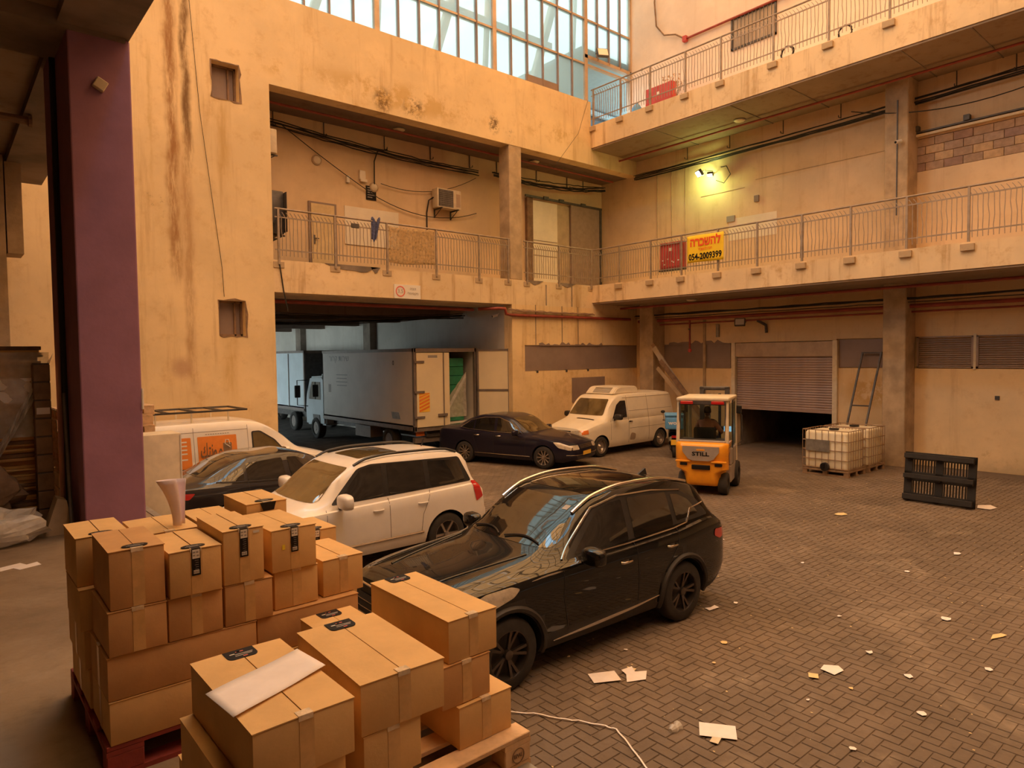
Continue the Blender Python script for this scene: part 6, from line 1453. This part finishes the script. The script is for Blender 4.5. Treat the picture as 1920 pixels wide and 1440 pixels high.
# cab
cab = MB(); pr = [(24.85, .55), (24.85, 2.35), (25.1, 2.5), (26.2, 2.45), (26.55, 1.75), (26.65, 1.2), (26.6, .5)]
cab.prism(pr, X0_ + .12, X1_ - .12, 'x'); cb_ = cab.build('cab', 'truck_white_bluelit', t, world=True)
bm = bmesh.new(); bm.from_mesh(cb_.data); bmesh.ops.bevel(bm, geom=bm.edges[:], offset=.07, segments=3, affect='EDGES'); bm.to_mesh(cb_.data); bm.free(); cb_.data.shade_smooth(); cb_.data.set_sharp_from_angle(angle=.6)
MB().prism([(25.2, 1.55), (26.25, 1.55), (26.15, 1.85), (25.95, 2.25), (25.2, 2.25)], X0_ + .105, X0_ + .13, 'x').build('side_window', 'car_glass', t, world=True)
MB().prism([(25.8, .4), (25.9, .95), (25.3, .95), (25.2, .4)], X0_ + .10, X0_ + .13, 'x').build('wheel_arch', 'dark_steel', t, world=True)
MB().prism([(24.88, 2.3), (25.5, 2.75), (25.9, 2.5)], X0_ + .5, X1_ - .5, 'x').build('wind_deflector', 'truck_white_bluelit', t, world=True)
mr = MB().tube([(X0_ + .12, 26.4, 2.3), (X0_ - .28, 26.5, 2.3), (X0_ - .28, 26.5, 1.3), (X0_ + .12, 26.4, 1.25)], .02, 6).build('mirror_arm', 'black_plastic', t, world=True); MB().bev(X0_ - .40, X0_ - .16, 26.44, 26.52, 1.6, 2.1, .03, 2).build('mirror_head', 'black_plastic', mr, world=True)
# second truck further in
t = thing('box_truck', 'second white box truck deep in the tunnel, lit blue from its far side', 'truck', (13.1, 31, 0))
truck_box(t, 12.0, 14.15, 27.75, 34.0, 1.0, 3.5, 'truck_white_bluelit')
for (a, b_) in ((12.05, 13.05), (13.07, 14.1)): MB().box(a, b_, 27.70, 27.75, 1.05, 3.4).build('rear_door', 'dark_steel', t, world=True)  # dark sheets stand in for the shade of the open rear
for y in (29.4, 31.5): MB().cyl((11.98, y, 1.05), (11.98, y, 3.4), .02, 6).build('lock_rod', 'truck_frame', t, world=True)
MB().box(12.4, 13.9, 27.8, 36, .6, .9).build('chassis', 'dark_steel', t, world=True)
for x in (12.2, 13.9):
    for y in (29.2, 35.0): truck_wheel(t, x, y)
MB().bev(12.1, 14.1, 34.1, 36.1, .55, 2.45, .08, 2).build('cab', 'truck_white_bluelit', t, world=True)

# ================================================================ FORKLIFT AND DRIVER
a = math.radians(24)
t = thing('forklift', 'yellow-orange counterbalance forklift with enclosed cab seen from behind', 'forklift', (13.95, 9.20, 0), a)
# rear counterweight
cw = MB(); N = 14
def cwf(u, v):   # closed rounded shell, u around height, v across
    y = (v - .5) * 1.16
    prof = [(-.38, .22), (-.95, .22), (-1.04, .45), (-1.06, .75), (-1.10, .98), (-1.08, 1.12), (-.98, 1.20), (-.38, 1.20)]
    x, z = interp([(i, p[0]) for i, p in enumerate(prof)], u * 7), interp([(i, p[1]) for i, p in enumerate(prof)], u * 7)
    e = max(0, abs(y) - .40) / .18; x += (.16 * e * e if x < -.5 else 0)
    if z < .6: y *= (.66 if z < .5 else .66 + .34 * ss(.5, .6, z)) if z < .6 else 1
    return (x, y, z)
cw.grid(cwf, 28, 24); k = len(cw.v)
for s_ in (0, 24): 
    idx = [i * 25 + s_ for i in range(29)]; cw.f.append(tuple(idx if s_ == 0 else idx[::-1]))
cwo = cw.build('counterweight', 'forklift_orange', t, smooth=40)
MB().prism([(-.40, 1.12), (.40, 1.12), (.40, 1.0), (.28, .84), (.18, .80), (-.18, .80), (-.28, .84), (-.40, 1.0)], -1.115, -1.08, 'x').build('rear_panel', 'forklift_grey', cwo)
text_mesh('panel_text', 'STILL', .12, 'label_black', cwo, (-1.118, 0, .95), (PI / 2, 0, -PI / 2), w=.38, bold=.004)
MB().box(-1.12, -1.11, -.09, .09, 1.03, 1.06).build('panel_badge', 'forklift_orange', cwo)
MB().bev(-1.10, -1.0, -.20, .20, .60, .70, .01, 1).build('tow_slot', 'label_black', cwo); MB().bev(-1.085, -1.0, -.46, -.30, .68, .74, .01, 1).build('side_slot', 'label_black', cwo); MB().bev(-1.085, -1.0, .30, .46, .68, .74, .01, 1).build('side_slot', 'label_black', cwo)
for (y0, y1) in ((-.56, -.22), (.22, .56)): MB().bev(-1.10, -1.06, y0, y1, .755, .80, .015, 2).build('moulded_lip', 'forklift_orange', cwo)
MB().bev(-.40, .62, -.56, .56, .22, .62, .03, 2).build('chassis', 'forklift_grey', t); MB().bev(-.95, -.38, -.52, .52, 1.18, 1.24, .02, 1).build('battery_cover', 'forklift_grey', t)
MB().bev(-.38, .62, -.56, -.50, .62, 1.0, .02, 1).build('side_skirt', 'forklift_grey', t); MB().bev(-.38, .62, .50, .56, .62, 1.0, .02, 1).build('side_skirt', 'forklift_grey', t)
# cab frame
for (x, y) in ((-.88, -.54), (-.88, .54), (.52, -.54), (.52, .54)):
    MB().tube([(x, y, 1.18 if x < 0 else .6), (x + (.06 if x < 0 else -.12), y * .97, 2.12)], .045, 6).build('cab_post', 'ac_cream', t)
MB().bev(-.90, .50, -.58, .58, 2.12, 2.20, .03, 2).build('cab_roof', 'ac_cream', t, smooth=40)
MB().box(-.90, -.86, -.5, .5, 1.95 + .1, 2.12).build('roof_beam', 'dark_steel', t)
for y in (-.34, .34): MB().bev(-.925, -.90, y - .14, y + .14, 2.05, 2.12, .008, 1).build('tail_light', 'lamp_red', t)
MB().box(-.875, -.87, -.50, .50, 1.27, 2.04).build('rear_window', 'clear_window', t)
for (a0, a1, b0, b1) in ((-.52, -.49, 1.24, 2.08), (.49, .52, 1.24, 2.08), (-.52, .52, 1.22, 1.27), (-.52, .52, 2.03, 2.06)): MB().box(-.885, -.865, a0, a1, b0, b1).build('window_frame', 'dark_steel', t)
for y in (-.55, .55): MB().box(-.80, .42, y - .004, y + .004, 1.05, 2.05).build('door_window', 'clear_window', t); MB().box(-.1, -.04, y - .012, y + .012, .62, 2.1).build('door_post', 'dark_steel', t)
MB().tube([(.5, -.60, 1.0), (.55, -.68, 1.1), (.55, -.68, 1.7), (.5, -.60, 1.78)], .014, 6).build('grab_rail', 'dark_steel', t)
# seat, wheel, mast, forks
MB().bev(-.55, -.05, -.26, .26, .98, 1.12, .04, 2).build('seat', 'black_plastic', t, smooth=40); MB().bev(-.62, -.50, -.25, .25, 1.08, 1.50, .05, 2).build('seat_back', 'black_plastic', t, smooth=40)
mb = MB(); mb.tube([(.28 + .06 * math.cos(2 * PI * k / 18), .17 * math.sin(2 * PI * k / 18) + .0, 1.45 + .15 * math.cos(2 * PI * k / 18)) for k in range(18)], .015, 6, closed=True); mb.tube([(.28, 0, 1.45), (.45, 0, 1.0)], .02, 6); mb.build('steering_wheel', 'black_plastic', t)
MB().box(.3, .38, -.46, -.30, 1.32, 1.44).build('screen', 'screen_blue', t)
for y in (-.30, .30): MB().box(.78, .92, y - .05, y + .05, .08, 2.36).build('mast_rail', 'dark_steel', t)
for z in (.4, 1.3, 2.28): MB().bev(.78, .90, -.36, .36, z, z + .09, .02, 1).build('mast_crossbar', 'dark_steel', t)
MB().cyl((.85, .12, .2), (.85, .12, 2.2), .035, 8).build('lift_cylinder', 'chrome', t); MB().cyl((.85, -.12, .2), (.85, -.12, 2.2), .035, 8).build('lift_cylinder', 'dark_steel', t)
for y in (-.28, .28): MB().box(.95, 2.05, y - .05, y + .05, .06, .10).box(.93, .97, y - .05, y + .05, .06, .55).build('fork', 'dark_steel', t)
MB().box(.90, .95, -.45, .45, .15, .6).build('fork_carriage', 'dark_steel', t)
for (x, y, r, w) in ((-.68, -.44, .25, .2), (-.68, .44, .25, .2), (.5, -.50, .31, .24), (.5, .50, .31, .24)):
    o = MB().lathe([(r * .5, -w / 2), (r * .92, -w / 2), (r, -w * .35), (r, w * .35), (r * .92, w / 2), (r * .5, w / 2)], ax='y', n=26, closed=True).build('wheel', 'tyre', t, smooth=40); o.location = (x, y, r); MB().lathe([(r * .5, -w * .35), (r * .2, -w * .4), (.001, -w * .4)], ax='y', n=16).lathe([(r * .5, w * .35), (r * .2, w * .4), (.001, w * .4)], ax='y', n=16).build('rim', 'forklift_grey', o)
for y in (-.62, .60): 
    o = MB().bev(.42, .47, y - .07, y + .07, 1.75, 1.95, .02, 1).build('side_mirror', 'black_plastic', t)
# driver: one skinned figure seated in the cab
def person(label, loc, rz):
    p = thing('person', label, 'person', loc, rz)
    J = {'pel': ((-.30, 0, 1.16), .135), 'wst': ((-.30, 0, 1.30), .125), 'cst': ((-.27, 0, 1.48), .15), 'nkb': ((-.245, 0, 1.63), .10), 'nck': ((-.225, 0, 1.69), .052), 'hd0': ((-.21, .0, 1.73), .05),
         'shL': ((-.25, .17, 1.585), .068), 'elL': ((-.16, .30, 1.35), .048), 'wrL': ((.08, .16, 1.38), .030), 'shR': ((-.25, -.17, 1.585), .068), 'elR': ((-.16, -.32, 1.36), .048), 'wrR': ((.10, -.26, 1.30), .030),
         'hpL': ((-.24, .11, 1.15), .10), 'knL': ((.18, .16, 1.20), .062), 'anL': ((.28, .15, .80), .042), 'hpR': ((-.24, -.11, 1.15), .10), 'knR': ((.18, -.16, 1.20), .062), 'anR': ((.28, -.15, .80), .042), 'toL': ((.42, .15, .755), .034), 'toR': ((.42, -.15, .755), .034)}
    def skin(nm, keys, edges, m, root, sub=2):
        me = bpy.data.meshes.new(nm); me.from_pydata([J[k][0] for k in keys], [], []) if not edges else me.from_pydata([J[k][0] for k in keys], [(keys.index(a), keys.index(b)) for a, b in edges], [])
        o = bpy.data.objects.new(nm, me); COL.objects.link(o); md = o.modifiers.new('k', 'SKIN'); md.use_smooth_shade = True
        sv = me.skin_vertices[0].data
        for i, k in enumerate(keys): r = J[k][1]; sv[i].radius = (r, r); sv[i].use_root = (k == root)
        s2 = o.modifiers.new('s', 'SUBSURF'); s2.levels = sub; s2.render_levels = sub
        dg = bpy.context.evaluated_depsgraph_get(); m2 = bpy.data.meshes.new_from_object(o.evaluated_get(dg)); o.modifiers.clear(); o.data = m2; m2.materials.clear(); m2.materials.append(M_(m)); o.parent = p; m2.shade_smooth(); return o
    keys = list(J); E_ = [('pel', 'wst'), ('wst', 'cst'), ('cst', 'nkb'), ('nkb', 'nck'), ('nck', 'hd0'), ('cst', 'shL'), ('shL', 'elL'), ('elL', 'wrL'), ('cst', 'shR'), ('shR', 'elR'), ('elR', 'wrR'), ('pel', 'hpL'), ('hpL', 'knL'), ('knL', 'anL'), ('pel', 'hpR'), ('hpR', 'knR'), ('knR', 'anR'), ('anL', 'toL'), ('anR', 'toR')]
    b = skin('body', keys, E_, 'shirt', 'pel')
    b.data.materials.append(M_('skin')); b.data.materials.append(M_('trousers'))
    for f in b.data.polygons:
        c = f.center
        if c.z > 1.665 or (c.x > .02 and c.z > 1.25 and abs(c.y) > .1): f.material_index = 1
        elif c.z < 1.17 or (c.x > -.15 and c.z < 1.29): f.material_index = 2
    hd = MB(); hd.sphere((-.185, 0, 1.835), .098, .078, .118, n=16)
    for v in hd.v:
        if v.x > -.13 and v.z < 1.80: v.x -= (1.80 - v.z) * .12; v.y *= .88
    h = hd.build('head', 'skin', b, smooth=80); nose = MB().tube([(-.095, 0, 1.85), (-.07, 0, 1.815), (-.095, 0, 1.805)], .012, 6).build('nose', 'skin', b, smooth=80)
    for y in (-.03, .03): MB().sphere((-.102, y, 1.85), .012, n=6).build('eye', 'label_white', b)
    for y in (-.08, .08): MB().sphere((-.19, y, 1.83), .018, .010, .028, n=8).build('ear', 'skin', b)
    MB().tube([(-.092, -.02, 1.78), (-.088, 0, 1.778), (-.092, .02, 1.78)], .005, 5).build('mouth', 'red_metal', b)
    hr = MB(); hr.sphere((-.195, 0, 1.855), .103, .083, .112, n=14); hr.v = [Vector((min(v.x, -.115), v.y, max(v.z, 1.80 if v.x < -.2 else 1.86))) for v in hr.v]; hr.build('hair', 'hair', b, smooth=80)
    for (hx, hy, hz) in ((.10, .15, 1.385), (.12, -.255, 1.305)):
        MB().sphere((hx, hy, hz), .042, .022, .038, n=8).build('palm', 'skin', b)
        for k in range(4): MB().tube([(hx + .02, hy, hz + .025 - k * .017), (hx + .065 - .006 * abs(k - 1), hy, hz + .025 - k * .017), (hx + .078 - .006 * abs(k - 1), hy - .02, hz + .02 - k * .016)], [.009, .008, .007], 6).build('finger', 'skin', b)
        MB().tube([(hx, hy, hz + .03), (hx + .03, hy - .02, hz + .052)], [.011, .008], 6).build('thumb', 'skin', b)
    return p
person('driver in a brick-pink shirt sitting in the forklift cab, back to us', (13.95, 9.20, 0), a)

# ================================================================ DELIVERY SCOOTER
t = thing('delivery_scooter', 'black delivery scooter with blue lidded box parked at the van tail', 'scooter', (17.75, 13.0, 0), math.radians(38))
for x in (-.62, .62):
    o = MB().lathe([(.15, -.055), (.235, -.05), (.25, -.02), (.25, .02), (.235, .05), (.15, .055)], ax='y', n=26, closed=True).build('wheel', 'tyre', t, smooth=40); o.location = (x, 0, .25); MB().lathe([(.15, -.03), (.05, -.04), (.001, -.04)], ax='y', n=16).lathe([(.15, .03), (.05, .04), (.001, .04)], ax='y', n=16).build('rim', 'grey_steel', o)
b = MB(); b.prism([(-.72, .50), (-.60, .78), (-.1, .80), (.0, .48), (.30, .36), (.42, .50), (.52, .95), (.60, .95), (.52, .42), (.36, .26), (-.1, .26), (-.45, .40)], -.14, .14, 'y'); o = b.build('body', 'paint_black', t)
bm = bmesh.new(); bm.from_mesh(o.data); bmesh.ops.bevel(bm, geom=bm.edges[:], offset=.03, segments=2, affect='EDGES'); bm.to_mesh(o.data); bm.free()
MB().bev(-.62, -.05, -.14, .14, .78, .86, .03, 2).build('seat', 'black_plastic', t); MB().tube([(.50, -.32, 1.05), (.54, 0, 1.02), (.50, .32, 1.05)], .018, 6).build('handlebar', 'dark_steel', t); MB().tube([(.54, 0, 1.0), (.64, 0, .3)], .03, 8).build('front_fork', 'dark_steel', t)
MB().tube([(-.62, .1, .25), (-.1, .12, .35)], .03, 6).build('swing_arm', 'dark_steel', t); MB().prism([(-.86, .50), (-.70, .62), (-.60, .60), (-.78, .42)], -.07, .07, 'y').build('mudguard', 'black_plastic', t)
for y in (-.28, .28): MB().tube([(.50, y, 1.06), (.52, y * 1.1, 1.28)], .008, 5).build('mirror_stalk', 'dark_steel', t); MB().sphere((.52, y * 1.12, 1.32), .02, .07, .05, n=8).build('side_mirror', 'black_plastic', t)
MB().box(-.90, -.885, -.10, .10, .42, .58).build('number_plate', 'plate_yellow', t); MB().bev(-.84, -.80, -.08, .08, .62, .70, .01, 1).build('tail_light', 'lamp_red', t)
bx = MB().bev(-.98, -.46, -.27, .27, .90, 1.28, .04, 3).build('delivery_box', 'scooter_blue', t, smooth=40); MB().bev(-1.0, -.44, -.29, .29, 1.28, 1.38, .04, 3).build('box_lid', 'scooter_blue', bx, smooth=40)
text_mesh('box_text', 'wolt', .17, 'label_white', bx, (-.984, 0, 1.10), (PI / 2, 0, -PI / 2), w=.36, bold=.004); text_mesh('box_text', 'wolt', .12, 'label_white', bx, (-.72, -.274, 1.12), (PI / 2, 0, 0), w=.3, bold=.004)

# ================================================================ TOTES, BLACK PALLET, LEANING THINGS
def tote(label, x, y, rz, lab=True):
    t = thing('liquid_tote', label, 'tote', (x, y, 0), rz)       # faces -x
    mb = MB().bev(-.47, .47, -.55, .55, .16, 1.14, .07, 3).build('plastic_tank', 'ibc_white', t, smooth=40)
    MB().lathe([(.12, 1.13), (.12, 1.19), (.001, 1.19)], n=20).build('tank_lid', 'black_plastic', mb)
    for x_ in (-.5, -.05, .38): MB().box(x_, x_ + .12, -.6, .6, 0, .04).build('pallet_runner', 'ibc_cage', t)
    MB().box(-.51, .51, -.60, .60, .12, .16).build('pallet_deck', 'ibc_cage', t)
    for x_ in (-.5, -.05, .40):
        for y_ in (-.59, -.06, .47): MB().box(x_, x_ + .1, y_, y_ + .12, .04, .12).build('pallet_foot', 'ibc_cage', t)
    for z in (.20, .42, .66, .90, 1.17): MB().tube([(-.5, -.59, z), (.5, -.59, z), (.5, .59, z), (-.5, .59, z)], .012, 5, closed=True).build('cage_ring', 'ibc_cage', t)
    vb = MB().cyl((0, 0, .16), (0, 0, 1.18), .009, 5).mesh('cage_bar', 'ibc_cage')
    for i in range(8): 
        y_ = -.59 + i * 1.18 / 7; inst(vb, 'cage_bar', t, (-.5, y_, 0)); inst(vb, 'cage_bar', t, (.5, y_, 0))
    for i in range(1, 7):
        x_ = -.5 + i / 7; inst(vb, 'cage_bar', t, (x_, -.59, 0)); inst(vb, 'cage_bar', t, (x_, .59, 0))
    if lab: MB().box(-.518, -.512, -.12, .50, .62, .92).build('label_plate', 'grey_steel', t)
    v = MB().lathe([(.11, -.60), (.11, -.52), (.06, -.50), (.06, -.45)], (0, -.02, .24), 'x', 16).build('valve', 'black_plastic', t); MB().box(-.64, -.60, -.03, .05, .2, .32).build('valve_handle', 'label_black', v)
    return t
tote('caged white liquid tote with grey plate, nearest of the two', 17.92, 8.04, 0)
tote('caged white liquid tote standing behind the nearer one', 19.10, 8.02, 0, False)
# black plastic pallet on edge
t = thing('plastic_pallet', 'black slotted plastic pallet standing on its long edge on the paving', 'pallet', (15.75, 4.93, 0.012), 0)
def bp(nm, y0, y1, z0, z1, x0=0, x1=.05, p=t): 
    mb = MB().bev(x0, x1, y0, y1, z0, z1, .004, 1); mb.xf(Matrix.Rotation(math.radians(7), 4, 'Y')); return mb.build(nm, 'pallet_black', p)
for (z0, z1) in ((0, .17), (.42, .62), (.87, 1.03)): bp('deck_band', -.66, .66, z0, z1)
for y0 in (-.66, -.075, .51): bp('cross_band', y0, y0 + .15, 0, 1.03)
for (z0, z1) in ((.17, .42), (.62, .87)):
    for ya, yb in ((-.51, -.075), (.075, .51)):
        n = 8
        for i in range(n):
            y = ya + (i + .5) * (yb - ya) / n; bp('slot_rib', y - .009, y + .009, z0, z1)
for y in (-.60, -.03, .54):
    for z in (.02, .45, .88): f = bp('block_foot', y - .03, y + .09, z, z + .12, -.10, 0); 
for (z0, z1) in ((.0, .17), (.45, .60), (.87, 1.03)): bp('runner', -.64, .64, z0 + .03, z1 - .03, -.13, -.10)
# leaning steel frame
t = thing('steel_ladder', 'dark steel ladder-like frame leaning on wall behind the totes', 'frame', (20.3, 8.35, 0))
def lp(y, z): return (19.75 + (z / 3.2) * 1.08, y + (z / 3.2 - .5) * -.2, z)
for y in (8.62, 8.10): MB().tube([lp(y, 0.02), lp(y, 3.17)], .032, 4).build('frame_rail', 'dark_steel', t, world=True)
for z in (.4, 1.63, 3.15): MB().tube([lp(8.62, z), lp(8.10, z)], .028, 4).build('frame_rung', 'dark_steel', t, world=True)
# bundle of planks leaning in the corner
R = random.Random(4)
for i in range(6):
    lab = ['thick grey plank leaning in the corner, nearest the shutter', 'warped plank leaning in the corner with splintered tip', 'long thin board leaning in the corner, outermost', 'short plank leaning in the corner against column', 'pale batten leaning in the corner', 'dark board at back of the leaning planks'][i]
    top = Vector((20.12 + R.uniform(-.05, .03), 15.62 - .07 * i, 3.55 - .12 * i - (.5 if i == 3 else 0))); bot = Vector((20.3 - .04 * i, 13.15 - .10 * i, .03)); d = (bot - top).normalized(); sd = Vector((1, 0, 0)); up_ = d.cross(sd)
    w, h = R.uniform(.02, .035), R.uniform(.06, .10)
    mb = MB(); vs = [p + sd * a_ * w + up_ * b_ * h for p in (top, (top + bot) / 2 + Vector((0, 0, R.uniform(-.03, .03))), bot) for a_, b_ in ((-1, -1), (1, -1), (1, 1), (-1, 1))]
    mb.add(vs, [(0, 1, 2, 3), (11, 10, 9, 8)] + [(k * 4 + j, k * 4 + (j + 1) % 4, k * 4 + 4 + (j + 1) % 4, k * 4 + 4 + j) for k in (0, 1) for j in range(4)])
    o = mb.build('plank', ['wood_dark', 'concrete', 'wood_dark', 'column_concrete', 'concrete', 'wood_dark'][i]); tg(o, lab, 'plank', 'planks leaning in the corner')
# small things on the right wall
tg(MB().bev(20.84, 20.9, 13.35, 13.47, 3.75, 4.2, .01, 1).build('wall_box', 'grey_steel'), 'small grey box between red standpipe and dark floodlight', 'box')
tg(MB().tube([(20.6, 11.75, 4.25), (20.85, 11.6, 4.1), (20.8, 11.55, 3.85)], .05, 6).build('wall_bracket', 'dark_steel'), 'dark bracket on right wall above the roller door', 'bracket')
